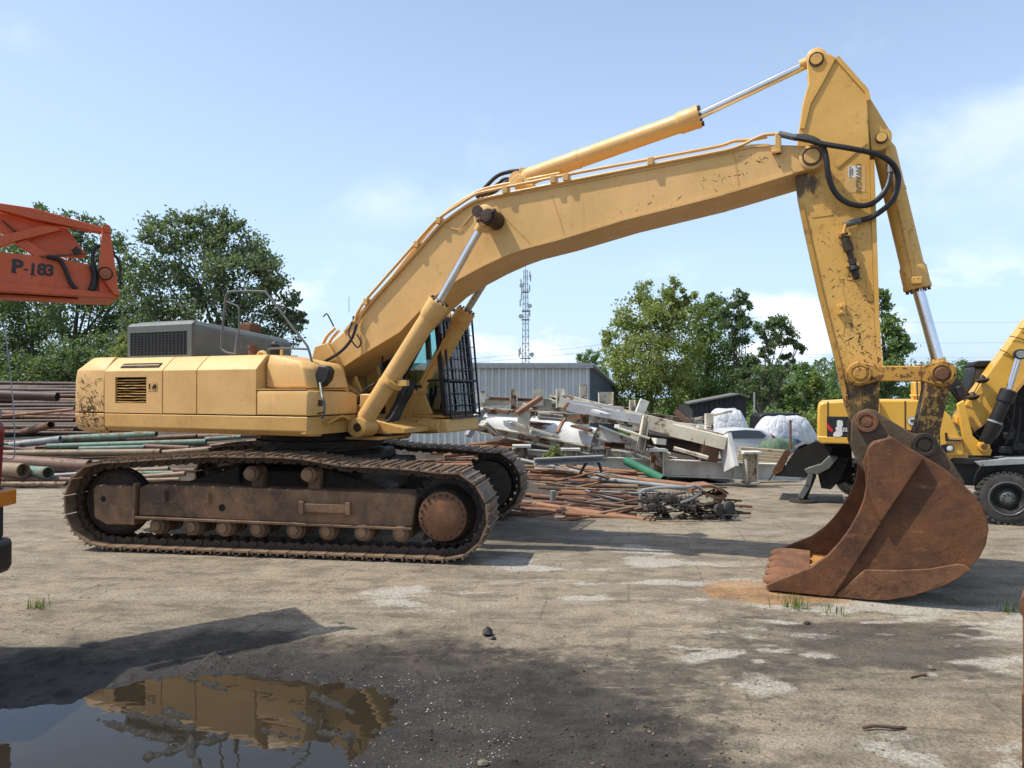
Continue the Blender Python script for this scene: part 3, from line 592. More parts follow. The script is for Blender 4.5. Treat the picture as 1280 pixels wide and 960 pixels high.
# stepped boxes in front (fuel tank, tool box)
b = MB(); b.loft([[(.186, -1.43, 2.185), (.90, -1.43, 2.185), (.96, -1.30, 2.185), (.96, -.62, 2.185), (.186, -.62, 2.185)], [(.186, -1.43, 2.50), (.80, -1.43, 2.46), (.88, -1.30, 2.45), (.88, -.62, 2.45), (.186, -.62, 2.50)], [(.186, -1.36, 2.645), (.70, -1.36, 2.56), (.80, -1.24, 2.53), (.80, -.62, 2.53), (.186, -.62, 2.645)]])
P(b, 'fuel_tank', 'yellow', bevel=.025)
b = MB(); b.loft([[(.186, -1.60, z), (1.02, -1.60, z), (1.05, -1.55, z), (1.05, -.60, z), (1.0, -.48, z), (.186, -.48, z)] for z in (1.826, 2.10)] + [[(.186, -1.585, 2.155), (1.005, -1.585, 2.155), (1.03, -1.54, 2.155), (1.02, -.70, 2.135), (.95, -.55, 2.13), (.186, -.5, 2.155)]])
tb = P(b, 'tool_box', 'yellow', bevel=.014)
b = MB(); b.box(.16, .99, -1.592, -.66, 2.162, 2.176); b.build('lid_edge', 'yellow_low', tb, bevel=.004)
b = MB(); b.loft([[(1.00, -1.60, 1.812), (1.03, -1.56, 1.812), (1.03, -.55, 1.812), (.95, -.46, 1.812), (.9, -.46, 1.812), (.9, -1.59, 1.812)], [(1.00, -1.60, 1.58), (1.03, -1.56, 1.57), (1.03, -.56, 1.57), (.95, -.47, 1.6), (.9, -.47, 1.6), (.9, -1.59, 1.58)]]); P(b, 'front_skirt', 'yellow_low', bevel=.01)
b = MB(); b.prism([(1.03, -1.30, 1.72), (1.03, -.75, 1.765), (1.13, -.80, 1.74), (1.16, -1.05, 1.80), (1.13, -1.3, 1.71)], (0, 0, .025)); P(b, 'step_plate', 'yellow_low')
b = MB(); b.box(.9, 1.45, -.62, .1, 1.46, 1.50); P(b, 'front_lower_plate', 'yellow_low', bevel=.006)
# mirror stem, bent bracket and black mirror head
b = MB(); b.tube(smooth_path([S(399, 468, -1.25), S(400, 478, -1.28), S(403, 497, -1.45), S(405.5, 505, -1.45), S(405, 516, -1.45), S(403, 523, -1.42)], 5), .018, 8); P(b, 'mirror_arm', 'rail')
b = MB(); b.tube(smooth_path([S(403, 507, -1.45), S(396, 506, -1.40), S(394.5, 512, -1.4), S(398, 516.5, -1.42), S(405, 515, -1.45)], 4), .010, 6); b.box(1.03, 1.06, -1.42, -1.33, 1.95, 2.03); P(b, 'mirror_bracket', 'black')
b = MB(); q = [S(*p, -1.30) for p in ((391, 475), (397, 457), (407, 457), (412, 463), (409, 475), (402, 483), (392, 484))]; b.prism(q, (0, .13, 0)); P(b, 'mirror_head', 'hose', bevel=.02)
# grey engine hood standing on the deck, grille on the near side
h0, h1, nv, fv = -2.99, -1.63, -1.00, 1.26
b = MB(); T, B0 = 3.235, 2.60
op = (-2.93, -1.72, 2.70, 3.06)
# near face strips round the grille opening
for u0, u1, z0, z1 in ((h0, op[0], B0, 3.16), (op[1], h1, B0, 3.16), (op[0], op[1], B0, op[2]), (op[0], op[1], op[3], 3.16)): b.box(u0, u1, nv, nv + .03, z0, z1)
hood = P(b, 'engine_hood', 'grey_hood', smooth=25)
b = MB(); ring = lambda v, t, i: [(h0, v, B0), (h0, v, t - .10), (h0 + .10, v, t - i), (h1 - .10, v, t - i), (h1, v, t - .10), (h1, v, B0)]
b.loft([[(u, v, z) for u, v, z in ring(nv + .03, T, 0.03)], ring(nv + .14, T + .005, 0), ring(fv, 3.085, 0)]); b.build('hood_body', 'grey_hood', hood, bevel=.03)
b = MB(); b.loft([[(h0, nv + .029, 3.16), (h1, nv + .029, 3.16), (h1, nv + .029, 3.15), (h0, nv + .029, 3.15)], [(h0, nv, 3.16), (h1, nv, 3.16), (h1, nv, 3.15), (h0, nv, 3.15)]])
b.prism([(h0, nv, 3.16), (h0, nv + .03, 3.16), (h0, nv + .10, T - .03), (h0, nv + .06, T - .02)], (h1 - h0, 0, 0)); b.build('hood_front_edge', 'grey_hood', hood, bevel=.01)
b = MB(); b.box(op[0] - .01, op[1] + .01, nv + .031, nv + .034, op[2] - .01, op[3] + .01); b.build('grille_backing', 'dark', hood)
b = MB(); nb = 16
for k in range(1, nb): x = op[0] + (op[1] - op[0]) * k / nb; b.box(x - .012, x + .012, nv + .004, nv + .016, op[2], op[3])
for k in range(1, 9): z = op[2] + (op[3] - op[2]) * k / 9; b.box(op[0], op[1], nv + .006, nv + .014, z - .009, z + .009)
b.build('grille_mesh', 'black', hood, smooth=0)
# handrails on the deck
rv = -1.18
b = MB(); b.tube(smooth_path([S(300, 441, rv), S(290, 442, rv), S(279, 438, rv), S(276.5, 428, rv), S(281, 380, rv), S(283.5, 367, rv), S(292, 364.2, rv), S(326, 364.2, rv), S(335, 369, rv), S(366, 410, rv), S(380, 427, rv), S(386, 438, rv), S(394, 470, rv)], 5), .016, 8); P(b, 'handrail', 'rail')
b = MB(); b.tube(smooth_path([S(335, 446, rv), S(335, 438, rv), S(340, 436, rv), S(360, 435.5, rv), S(386, 436.5, rv)], 4), .015, 8); b.tube([S(283, 377, rv), S(296, 382, rv), S(298.5, 386, rv), S(298.5, 412, rv), S(297.5, 443, rv)], .013, 8); P(b, 'inner_rail', 'rail')
b = MB(); b.lathe(S(297, 443, rv), (0, 0, 1), [(0, .045), (.05, .05), (.26, .022), (.30, .016)], 12); P(b, 'wrapped_post', 'rail')
b = MB(); b.lathe(S(316, 445, -1.1), (0, 0, 1), [(0, .06), (.11, .06), (.112, .072), (.15, .072)], 16); P(b, 'filler_neck', 'rust_bright')
b = MB(); b.tube(smooth_path([S(322, 446, -1.15), S(325, 441, -1.15), S(330, 441, -1.15), S(334, 446, -1.15)], 4), .028, 8); P(b, 'grab_loop', 'yellow')
b = MB(); e0 = S(343.5, 448, -.9); b.lathe(e0, (0, 0, 1), [(0, .07), (.12, .07), (.125, .10), (.15, .10), (.155, .08), (.20, .07), (.23, .035), (.26, .006)], 18); P(b, 'air_cleaner_cap', 'pin')
b = MB(); b.beam(S(352, 447, -1.0), S(352, 437, -1.0), .03, .03); P(b, 'deck_bracket', 'yellow')
b = MB(); q = S(312, 405, .75); b.box(q.x - .13, q.x + .13, .62, .9, 2.6, q.z); b.lathe((q.x - .05, .75, q.z - .02), (0, 0, 1), [(0, .06), (.05, .05)], 10); P(b, 'exhaust_stub', 'rust', bevel=.02)

# ---- boom
BN, BF = -.40, .40
low = [(413, 470), (447, 447), (500, 415), (532, 381), (552, 363), (572, 350), (605, 332), (632, 319.5), (652, 312), (700, 299.5), (780, 275), (895, 246), (940, 232.5), (992, 216.5), (1007, 212.5)]
tip = [(1019, 209), (1027, 203), (1030, 196), (1027, 187.5), (1020, 182)]
upp = [(992, 180.5), (962, 179.5), (940, 180.5), (925, 184), (912, 188), (832, 204.5), (715, 227.5), (632, 242.5), (610, 247), (590, 252.5), (552, 277.5), (530, 302), (462, 377), (447, 394), (430, 414), (412, 430), (402, 440), (398, 452), (402, 464)]
outl = [S(*p, BN) for p in low + tip + upp]
b = MB(); b.prism([(p.x, BN, p.z) for p in outl], (0, BF - BN, 0)); boom = P(b, 'boom', 'yellow', bevel=.012)
# edge strips: the flange plates stand 12 mm proud of the side plates
def strip(line, up, name='flange_edge', mat='yellow', v0=BN - .016, v1=BN + .002, th=.028, parent=boom):
    b = MB(); pts = [S(*p, BN) for p in line]; rings = []
    for i, p in enumerate(pts):
        t = (pts[min(i + 1, len(pts) - 1)] - pts[max(i - 1, 0)]).normalized(); n_ = Vector((-t.z, 0, t.x)) * up
        rings.append([(p.x + n_.x * a, v, p.z + n_.z * a) for a, v in ((-.004, v0), (th, v0), (th, v1), (-.004, v1))])
    b.loft(rings); return b.build(name, mat, parent, smooth=40)
strip(low[:-1], 1); strip(upp[1:-4], 1)
for p, r, t in (((609, 270), .20, .012), ((1016, 196), .135, .03)):
    b = MB(); q = S(*p, BN); b.lathe((q.x, BN - t, q.z), (0, 1, 0), [(0, r - .01), (.006, r), (t + .01, r)], 36); b.build('pin_boss', 'yellow', boom)
for line in (((622, 262), (668, 309)), ((690, 244), (707, 297)), ((918, 190), (925, 236))):
    b = MB(); a, c = S(*line[0], BN), S(*line[1], BN); b.beam((a.x, BN - .001, a.z), (c.x, BN - .001, c.z), .006, .014); b.build('weld_seam', 'yellow_low', boom)
b = MB(); a = S(1016, 196, BN); b.cyl((a.x, BN - .056, a.z), (a.x, -BN + .056, a.z), .085, n=24); P(b, 'arm_pivot_pin', 'yellow_low', bevel=.008)
b = MB(); b.lathe((a.x, BN - .05, a.z), (0, 1, 0), [(0, .085), (0, .102), (.024, .102), (.024, .085)], 30, caps=False); P(b, 'pin_collar', 'pin')
a = S(609, 270, BN); b = MB(); b.cyl((a.x, -.72, a.z), (a.x, .80, a.z), .075, n=20); P(b, 'boom_cylinder_pin', 'pin')
b = MB(); b.lathe((.42, -.46, 2.66), (0, 1, 0), [(0, .09), (.02, .11), (.9, .11), (.92, .09)], 24); P(b, 'boom_foot_pin', 'pin')
b = MB(); b.prism([(-.1, -.52, 1.6), (1.0, -.52, 1.6), (.72, -.52, 2.55), (.5, -.52, 2.85), (.28, -.52, 2.8)], (0, .09, 0)); b.prism([(-.1, .43, 1.6), (1.0, .43, 1.6), (.72, .43, 2.55), (.5, .43, 2.85), (.28, .43, 2.8)], (0, .09, 0)); P(b, 'boom_foot_bracket', 'yellow_low', bevel=.012)
# pipes along the boom
def dens(Q_):
    o = [Q_[0]]
    for a, c in zip(Q_, Q_[1:]): o += [a * .82 + c * .18, a * .18 + c * .82]
    return o + [Q_[-1]]
def pipe(pts, r, mat='yellow', name='boom_pipe', k=3, parent=boom):
    b = MB(); b.tube(smooth_path(dens([S(*p) for p in pts]), k), r, 8); return b.build(name, mat, parent)
pipe([(397, 450, -.34), (400, 439, -.34), (408, 421, -.34), (419, 410, -.30)], .024)
pipe([(402, 450, -.28), (406, 440, -.28), (414, 424, -.28), (424, 413, -.26)], .022)
pipe([(444, 402, -.45), (446, 392, -.45), (456, 376, -.45), (520, 303, -.45), (547, 273, -.45), (587, 246.5, -.45), (597, 241, -.45), (632, 233.5, -.43), (700, 219.5, -.40), (760, 208, -.38), (815, 198, -.36), (902, 181.5, -.33), (918, 175.5, -.33), (940, 174, -.33), (960, 170, -.33)], .021)
pipe([(447, 404, -.43), (451, 394, -.43), (463, 378, -.43), (525, 309, -.43), (551, 279, -.43), (592, 250.5, -.43), (636, 240.5, -.43), (715, 225, -.43), (832, 202, -.43), (912, 186.5, -.43), (930, 180, -.42), (942, 173.5, -.42), (955, 168, -.42), (970, 166.5, -.42), (984, 168, -.42)], .019)
pipe([(470, 372, -.10), (552, 268, -.10), (600, 237, -.10), (640, 228, -.10), (700, 216, -.10)], .024)
for x, y in ((458, 377), (521, 305), (549, 275), (632, 237), (692, 224), (708, 221), (814, 201)):
    b = MB(); c = S(x, y, -.44); b.box(c.x - .035, c.x + .035, -.475, -.36, c.z - .05, c.z + .045); b.build('pipe_clamp', 'yellow_low', boom, bevel=.006)
b = MB(); c = S(974, 177, -.43); b.box(c.x - .035, c.x + .03, -.46, -.40, c.z - .13, c.z + .10); b.box(c.x - .07, c.x + .03, -.47, -.40, c.z - .13, c.z - .09); b.build('hose_bracket', 'yellow_low', boom, bevel=.008)
pipe([(552, 278, -.415), (564, 285, -.415), (574, 287, -.415), (580, 280, -.415), (593, 264, -.415), (601, 262, -.415)], .008, name='grease_line')
# ---- black hoses at the boom foot and the boom top
def hose(pts, r, name='hydraulic_hose', mat='hose', parent=EX, k=7):
    b = MB(); b.tube(smooth_path([S(*p) for p in pts], k), r, 10); return b.build(name, mat, parent)
hose([(396, 456, -.55), (405, 452, -.55), (425, 440, -.55), (439, 424, -.50), (446, 405, -.47)], .022)
hose([(440, 402, -.46), (436, 418, -.5), (446, 434, -.5), (451, 428, -.5), (446, 418, -.48)], .012, k=6)
for dx, dy in ((0, 0), (6, 9), (11, 13)):
    hose([(596 + dx, 247 - dx * .4, -.05 + dx * .02), (608 + dx, 232 + dy * .5, -.05), (622 + dx, 219 + dy * .6, -.02), (637 + dx * .3, 214 + dy, 0), (648, 212.5 + dy, 0)], .028)
# ---- arm
AN, AF = -.29, .29
arm = [(1057, 508), (1045, 450), (1025, 370), (1005, 280), (996, 235), (996, 190), (999, 165), (1004, 131), (1009, 112), (1012, 104), (1010, 76), (1013, 66), (1021, 61), (1031, 63), (1042, 67), (1046, 70), (1083, 112), (1086, 122), (1089, 200), (1092.5, 320), (1094.5, 400), (1097, 440), (1100, 470), (1099, 500), (1097, 528), (1084, 541), (1068, 536)]
ap = [S(*p, AN) for p in arm]; b = MB(); b.prism([(p.x, AN, p.z) for p in ap], (0, AF - AN, 0)); ARM = P(b, 'arm', 'yellow_arm', bevel=.012)
for line, up in ((arm[0:4] + [(1000, 255)], 1), ([(1002, 160), (1010, 128), (1024, 104), (1042, 70)], 1), ([(1046, 72), (1083, 114), (1085, 125)], -1), (arm[18:23], -1)):
    b = MB(); pts = [S(*p, AN) for p in line]; rings = []
    for i, p in enumerate(pts):
        t = (pts[min(i + 1, len(pts) - 1)] - pts[max(i - 1, 0)]).normalized(); n_ = Vector((-t.z, 0, t.x)) * -up
        rings.append([(p.x + n_.x * a, v, p.z + n_.z * a) for a, v in ((-.006, AN - .02), (.04, AN - .02), (.04, AN + .002), (-.006, AN + .002))])
    b.loft(rings); b.build('flange_edge', 'yellow_link' if line[0][1] > 400 else 'yellow_arm', ARM, smooth=40)
b = MB()
for v in (-.22, .14): b.prism([(p.x, v, p.z) for p in [S(*q, -.22) for q in ((1084, 118), (1090, 122), (1114.5, 163), (1116.5, 172), (1112, 182), (1103, 187), (1090, 187))]], (0, .08, 0))
b.build('bucket_cylinder_bracket', 'yellow_arm', ARM, bevel=.01)
b = MB(); a0 = S(1103, 172, -.22); b.cyl((a0.x, -.26, a0.z), (a0.x, .26, a0.z), .062, n=20); b.build('bracket_pin', 'pin', ARM); 
b = MB(); b.lathe((a0.x, -.275, a0.z), (0, 1, 0), [(0, .052), (.02, .052), (.05, .05)], 20); b.build('pin_cap', 'yellow_arm', ARM)
b = MB(); a0 = S(1022, 73, AN); b.lathe((a0.x, AN - .02, a0.z), (0, 1, 0), [(0, .07), (0, .08), (.03, .08)], 24); b.build('pin_ring', 'pin', ARM)
b = MB(); b.lathe((a0.x, AN - .026, a0.z), (0, 1, 0), [(0, .058), (.005, .062), (.04, .062)], 24); b.build('pin_cap', 'yellow_arm', ARM)
b = MB(); q = [S(*p, AN) for p in ((1013, 249), (1040, 243), (1045, 248), (1047, 263), (1041, 269), (1016, 272), (1012, 266))]; b.prism([(p.x, AN - .006, p.z) for p in q], (0, .01, 0)); b.build('access_plate', 'yellow_arm', ARM, bevel=.004)
b = MB(); q0, q1 = S(1047, 208, AN), S(1084, 177, AN); b.beam((q0.x, AN - .006, q0.z), (q1.x, AN - .006, q1.z), .012, .035); b.build('stiffener_seam', 'yellow_arm', ARM)
b = MB(); q = [S(*p, AN) for p in ((1051, 356), (1053, 356), (1058.5, 383), (1059, 393), (1054, 420), (1051, 418), (1046, 392), (1047, 383))]; b.prism([(p.x, AN - .005, p.z) for p in q], (0, .01, 0)); b.build('lug_plate', 'yellow_arm', ARM)
b = MB(); q = S(1052, 387, AN); b.box(q.x - .04, q.x + .04, AN - .045, AN, q.z - .06, q.z + .06); b.lathe((q.x, AN - .06, q.z + .03), (0, 1, 0), [(0, .015), (.02, .015)], 8); b.lathe((q.x, AN - .06, q.z - .035), (0, 1, 0), [(0, .018), (.02, .018)], 8); b.build('mounting_lug', 'yellow_arm', ARM, bevel=.008)
# capped hydraulic coupling hanging on the arm
pipe([(1078, 274, -.33), (1066, 276, -.33), (1058, 281, -.33), (1055.5, 290, -.33), (1056.5, 293, -.33)], .018, 'yellow_arm', parent=ARM)
cp = MB(); ax_ = S(1071, 346, -.34) - S(1056, 292, -.34); p0 = S(1056, 292, -.34)
cp.lathe(p0, ax_, [(0, .05), (.02, .05), (.02, .03), (.06, .04), (.10, .04), (.10, .052), (.20, .052), (.21, .035), (.30, .03), (.30, .045), (.36, .045), (.36, .03)], 10); cp.build('hose_coupling', 'pin', ARM)
cp = MB(); cp.lathe(p0 + ax_.normalized() * .36, ax_, [(0, .035), (.05, .06), (.06, .06), (.07, .036), (.15, .036), (.17, .02)], 12); cp.build('coupling_cap', 'black', ARM)
cp = MB(); q = S(1066, 331, -.3); cp.box(q.x - .06, q.x + .06, -.36, -.29, q.z - .02, q.z + .02); cp.build('coupling_bracket', 'yellow_arm', ARM); cp = MB(); q = S(1056, 294, -.3); cp.box(q.x - .06, q.x + .06, -.37, -.29, q.z - .02, q.z + .015); cp.build('coupling_bracket', 'yellow_arm', ARM)
# warning sticker: pale plate with worn word running downwards
b = MB(); q = [S(*p, AN) for p in ((1058, 208), (1083, 204), (1083, 239), (1057, 241))]; b.prism([(p.x, AN - .003, p.z) for p in q], (0, .006, 0)); b.build('warning_plate', 'yellow', ARM)
b = MB(); q = [S(*p, AN) for p in ((1061, 207.5), (1076, 205.5), (1076, 219), (1073, 221), (1062, 221.5))]; b.prism([(p.x, AN - .005, p.z) for p in q], (0, .005, 0)); b.build('sticker', 'decal_white', ARM)
c = S(1072.5, 222, AN - .006); t_ = S(1073, 240, AN) - S(1072.3, 206, AN); text_part('UWAGA!', .078, 'grey_letter', ARM, frame((c.x + .01, AN - .006, c.z), (t_.x, 0, t_.z), (1, 0, .08)), offset=.001)
c = S(1065, 214, AN - .006); text_part('PRACA\nW ZASIEGU', .022, 'grey_letter', ARM, frame((c.x, AN - .007, c.z), (t_.x, 0, t_.z), (1, 0, .08)))

# scraped paint: short dark gouges, a hair proud of the plates
def inside(x, y, P_):
    c = False
    for (x0, y0), (x1, y1) in zip(P_, P_[1:] + P_[:1]):
        if (y0 > y) != (y1 > y) and x < (x1 - x0) * (y - y0) / (y1 - y0) + x0: c = not c
    return c
def gouges(name, parent, pts, v, n, seed, lmax, area, mat='gouge'):
    r = random.Random(seed); b = MB()
    for _ in range(n):
        (x0, y0), (x1, y1) = r.choice(pts); t = r.random(); cx, cy = x0 + (x1 - x0) * t + r.gauss(0, 9), y0 + (y1 - y0) * t + r.gauss(0, 8); a = r.choice((-.5, -.7, .9, 1.3, 1.6, .2, .5)) + r.gauss(0, .25); L_ = lmax * r.random() ** 1.8 + 1.2; w_ = r.uniform(.25, .75); k = 6; bend = r.gauss(0, .18); up_, dn = [], []
        for i in range(k + 1):
            s_ = i / k; ww = w_ * math.sin(math.pi * min(max(s_, .08), .92)) * r.uniform(.4, 1.3); x = cx + math.cos(a + bend * s_) * L_ * (s_ - .5); y = cy + math.sin(a + bend * s_) * L_ * (s_ - .5); up_.append((x - math.sin(a) * ww, y + math.cos(a) * ww)); dn.append((x + math.sin(a) * ww, y - math.cos(a) * ww))
        if not all(inside(x, y, area) for x, y in up_ + dn): continue
        q = [S(x, y, v) for x, y in up_ + dn[::-1]]; m_ = k + 1
        b.add([(p.x, v - .0015, p.z) for p in q], [(i, i + 1, 2 * m_ - 2 - i, 2 * m_ - 1 - i) for i in range(k)])
    o = b.build(name, mat, parent, smooth=0); o['kind'] = 'stuff'; return o
M['gouge'] = m_rust('dark gouged paint', (.075, .032, .016), (.035, .02, .012), (.14, .06, .025))
gouges('paint_gouges', ARM, [((1022, 300), (1082, 300)), ((1032, 340), (1085, 350)), ((1042, 400), (1088, 400)), ((1046, 420), (1090, 430)), ((1050, 440), (1092, 450)), ((1062, 480), (1092, 500))], AN, 130, 3, 14, arm)
gouges('flange_gouges', ARM, [((1003, 250), (1025, 360)), ((1025, 360), (1046, 445)), ((1046, 445), (1058, 500))], AN - .021, 160, 4, 9, [(1004, 240), (1008, 280), (1028, 370), (1048, 450), (1060, 505), (1057, 506), (1045.5, 450), (1025.5, 370), (1005.5, 280), (1001, 250)])
gouges('paint_gouges', cw, [((96, 500), (125, 510)), ((98, 525), (125, 530)), ((97, 470), (125, 500)), ((92, 508), (110, 520))], -1.602, 130, 5, 13, [(106, 464), (130, 464), (130, 536), (96, 538), (94, 505), (97, 475)])
gouges('paint_gouges', boom, [((760, 272), (900, 240)), ((925, 195), (985, 210)), ((880, 230), (940, 215))], BN, 40, 6, 9, low + tip + upp)
# ---- hydraulic cylinders
def cylinder(name, foot, top, head, rb, rr, mat='yellow', rodmat='chrome', collar=1.16, v_foot=.0, eye=.11, wid=.2, neck=.0):
    foot, top, head = Vector(foot), Vector(top), Vector(head); ax_ = (top - foot).normalized(); Lb = (top - foot).length
    b = MB(); b.lathe(foot, ax_, [(.04, rb * .62), (.14, rb * .98), (.18, rb), (Lb * .34, rb), (Lb * .34, rb * 1.05), (Lb * .345 + .03, rb * 1.05), (Lb * .345 + .03, rb), (Lb - .30, rb), (Lb - .27, rb * 1.06), (Lb - .25, rb * collar), (Lb - .06, rb * collar), (Lb - .055, rb * collar * 1.04), (Lb - .01, rb * collar * 1.04), (Lb, rb * .9)], 28)
    e = Vector((0, 1, 0)); b.cyl(foot - e * wid / 2, foot + e * wid / 2, eye, n=22); cy = b.build(name, mat, EX)
    b = MB(); b.cyl(top - ax_ * .1, head, rr, n=20); b.build('piston_rod', rodmat, cy)
    b = MB(); b.lathe(head, (0, 1, 0), [(-wid / 2, eye * .85), (-wid / 2 + .01, eye), (wid / 2 - .01, eye), (wid / 2, eye * .85)], 22); b.cyl(head, head - ax_ * eye * 1.7, rr * 1.5, rr * 1.15, n=16); b.build('rod_eye', mat, cy)
    b = MB()
    for k in range(10):
        a = 2 * math.pi * k / 10; o = ax_.orthogonal().normalized(); w_ = ax_.cross(o); p = top + (o * math.cos(a) + w_ * math.sin(a)) * rb * .96 - ax_ * .006; b.cyl(p, p + ax_ * .03, .016, n=6)
    b.build('gland_bolt_ring', 'pin', cy)['kind'] = 'stuff'; return cy
c1 = cylinder('boom_cylinder', S(450, 534, -.68), S(549, 377, -.62), S(609, 270, -.60), .125, .053, eye=.135, wid=.2)
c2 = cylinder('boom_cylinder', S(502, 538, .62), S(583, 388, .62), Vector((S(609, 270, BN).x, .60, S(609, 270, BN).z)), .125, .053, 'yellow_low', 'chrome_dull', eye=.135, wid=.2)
c3 = cylinder('arm_cylinder', S(648, 225, 0), S(876, 144, 0), S(1022, 73, -.02), .118, .052, eye=.11, wid=.16)
cylinder('bucket_cylinder', S(1103, 172, 0), S(1148, 362, 0), S(1177, 467, 0), .118, .062, 'yellow_arm', eye=.10, wid=.16)
b = MB(); q = [S(*p, -.14) for p in ((634, 232), (640, 222), (647, 216), (655, 219), (662, 226), (668, 232))]; 
for v in (-.14, .09): b.prism([(p.x, v, p.z) for p in q], (0, .05, 0))
P(b, 'arm_cylinder_bracket', 'yellow', bevel=.008)
b = MB(); c = S(648, 225, -.2); b.cyl((c.x, -.17, c.z), (c.x, .17, c.z), .05, n=16); P(b, 'arm_cylinder_pin', 'yellow_low', bevel=.006)
b = MB(); c = S(661, 214, 0); b.beam(S(650, 212, 0), S(662, 212, 0), .05, .05); b.beam(c, S(664, 224, 0), .08, .07); P(b, 'port_block', 'yellow_low')
b = MB(); c = S(609, 270, -.70); b.lathe((c.x, -.745, c.z), (0, 1, 0), [(0, .06), (.005, .080), (.04, .080), (.04, .10), (.06, .115), (.32, .115), (.33, .12)], 24); b.beam((c.x - .14, -.72, c.z - .06), (c.x + .13, -.72, c.z + .07), .03, .03); P(b, 'cylinder_pin_head', 'pin')
b = MB(); c = S(449, 534, -.8); b.lathe((c.x, -.84, c.z), (0, 1, 0), [(0, .10), (.008, .13), (.05, .14), (.30, .14)], 26); P(b, 'cylinder_foot_boss', 'yellow_low')
b = MB(); b.lathe((c.x, -.853, c.z), (0, 1, 0), [(0, .035), (0, .06), (.02, .06)], 16); P(b, 'cylinder_foot_pin', 'pin')
b = MB(); b.box(c.x - .25, c.x + .05, -.56, -.46, 1.55, 1.8); b.box(c.x - .25, c.x + .05, .46, .56, 1.55, 1.8); b.cyl((c.x, -.8, c.z), (c.x, .8, c.z), .08, n=16); P(b, 'cylinder_foot_bracket', 'yellow_low', bevel=.01)
for cy, (px, py), v in ((c1, (492, 477), -.66), (c2, (522, 487), .62)):
    b = MB(); c = S(px, py, v); ax_ = (S(549, 377, -.62) - S(450, 534, -.68)).normalized(); b.lathe(c, ax_, [(-.05, .133), (-.05, .145), (.02, .145), (.02, .133)], 24); c_ = c + Vector((.1, -.03 if v < 0 else -.1, -.02)); b.box(c_.x, c_.x + .14, c_.y - .04, c_.y + .04, c_.z - .04, c_.z + .04); b.build('pipe_band', 'yellow_low', cy)
hose([(578, 404, .50), (572, 410, .49), (556, 425, .48), (545, 445, .48), (533, 465, .48), (527, 478, .48)], .02, 'cylinder_pipe', 'yellow_low')
hose([(545, 396, -.48), (540, 408, -.48), (528, 430, -.5), (515, 455, -.5), (506, 474, -.5)], .018, 'cylinder_pipe', 'greasy')
for k, (o1, o2) in enumerate(((0, 0), (5, 2), (-5, 1), (9, 4), (3, -3))):
    hose([(508 + o1, 478, -.1 + .1 * k), (505 + o1, 490, -.15 + .1 * k), (497 + o1 * .8, 508, -.2 + .1 * k), (487 + o1, 525, -.3 + .1 * k), (470 + o1, 536 + o2, -.4 + .1 * k), (462, 545 + o2, -.4 + .1 * k)], .026)
hose([(447, 502, -.40), (455, 488, -.35), (468, 480, -.3), (482, 478, -.2)], .014)
hose([(457, 470, -.1), (460, 490, -.1), (475, 476, 0), (478, 450, .1), (477, 440, .2)], .012)
b = MB(); c = S(462, 500, -.3); b.box(c.x - .09, c.x + .10, -.42, -.2, c.z - .10, c.z + .09); P(b, 'valve_block', 'yellow', bevel=.02)
b = MB(); c = S(453, 510, -.35); b.box(c.x - .06, c.x + .06, -.42, -.3, c.z - .12, c.z + .05); b.lathe(c + Vector((0, -.05, -.2)), (0, 0, 1), [(0, .03), (.12, .05)], 10); P(b, 'port_elbow', 'yellow_low', bevel=.015)
b = MB(); b.prism([(.95, -.40, 1.8), (1.75, -.40, 1.62), (1.75, -.40, 1.55), (.95, -.40, 1.52)], (0, .8, 0)); P(b, 'swing_frame_nose', 'yellow_low', bevel=.01)
b = MB(); b.prism([(.6, -.2, 1.8), (1.05, -.2, 1.8), (.75, -.2, 2.35)], (0, .06, 0)); b.beam((.55, -.3, 2.28), (1.2, -.3, 1.86), .09, .10); P(b, 'frame_gusset', 'yellow_low')

# ---- bucket linkage
def link_bar(px0, px1, v, r0, r1, th, mat, name, wid=None):
    a, c = S(*px0, v), S(*px1, v); d = Vector((c.x - a.x, 0, c.z - a.z)); Lk = d.length; ang = math.atan2(d.z, d.x); w_ = wid or min(r0, r1) * .62; pts = []
    for k in range(13): t = math.pi / 2 + math.pi * k / 12; pts.append((r0 * math.cos(t), r0 * math.sin(t)))
    pts += [(r0 * .9 + .05, -w_), (Lk - r1 * .9 - .05, -w_)]
    for k in range(13): t = -math.pi / 2 + math.pi * k / 12; pts.append((Lk + r1 * math.cos(t), r1 * math.sin(t)))
    pts += [(Lk - r1 * .9 - .05, w_), (r0 * .9 + .05, w_)]
    ca, sa = math.cos(ang), math.sin(ang); b = MB(); b.prism([(a.x + x * ca - y * sa, v, a.z + x * sa + y * ca) for x, y in pts], (0, th, 0)); return b.build(name, mat, EX, bevel=.012)
for v in (-.42, .33): link_bar((1075, 467), (1177, 467), v, .135, .14, .09, 'yellow_link', 'rocker_link')
lb_ = link_bar((1176, 470), (1157, 556), -.24, .13, .14, .48, 'yellow_worn', 'bucket_link', .105)
for (x, y), r in (((1075, 467), .085), ((1177, 467), .085)):
    c = S(x, y, -.42); b = MB(); b.cyl((c.x, -.45, c.z), (c.x, .45, c.z), r, n=22); b.lathe((c.x, -.468, c.z), (0, 1, 0), [(0, .03), (.0, r * .75), (.02, r * .8)], 18); P(b, 'link_pin', 'rust_bright' if x > 1100 else 'yellow_link', bevel=.006)
    b = MB(); b.lathe((c.x, -.455, c.z), (0, 1, 0), [(0, r * 1.02), (0, r * 1.25), (.03, r * 1.28), (.03, r * 1.02)], 26, caps=False); P(b, 'pin_collar', 'yellow_link')
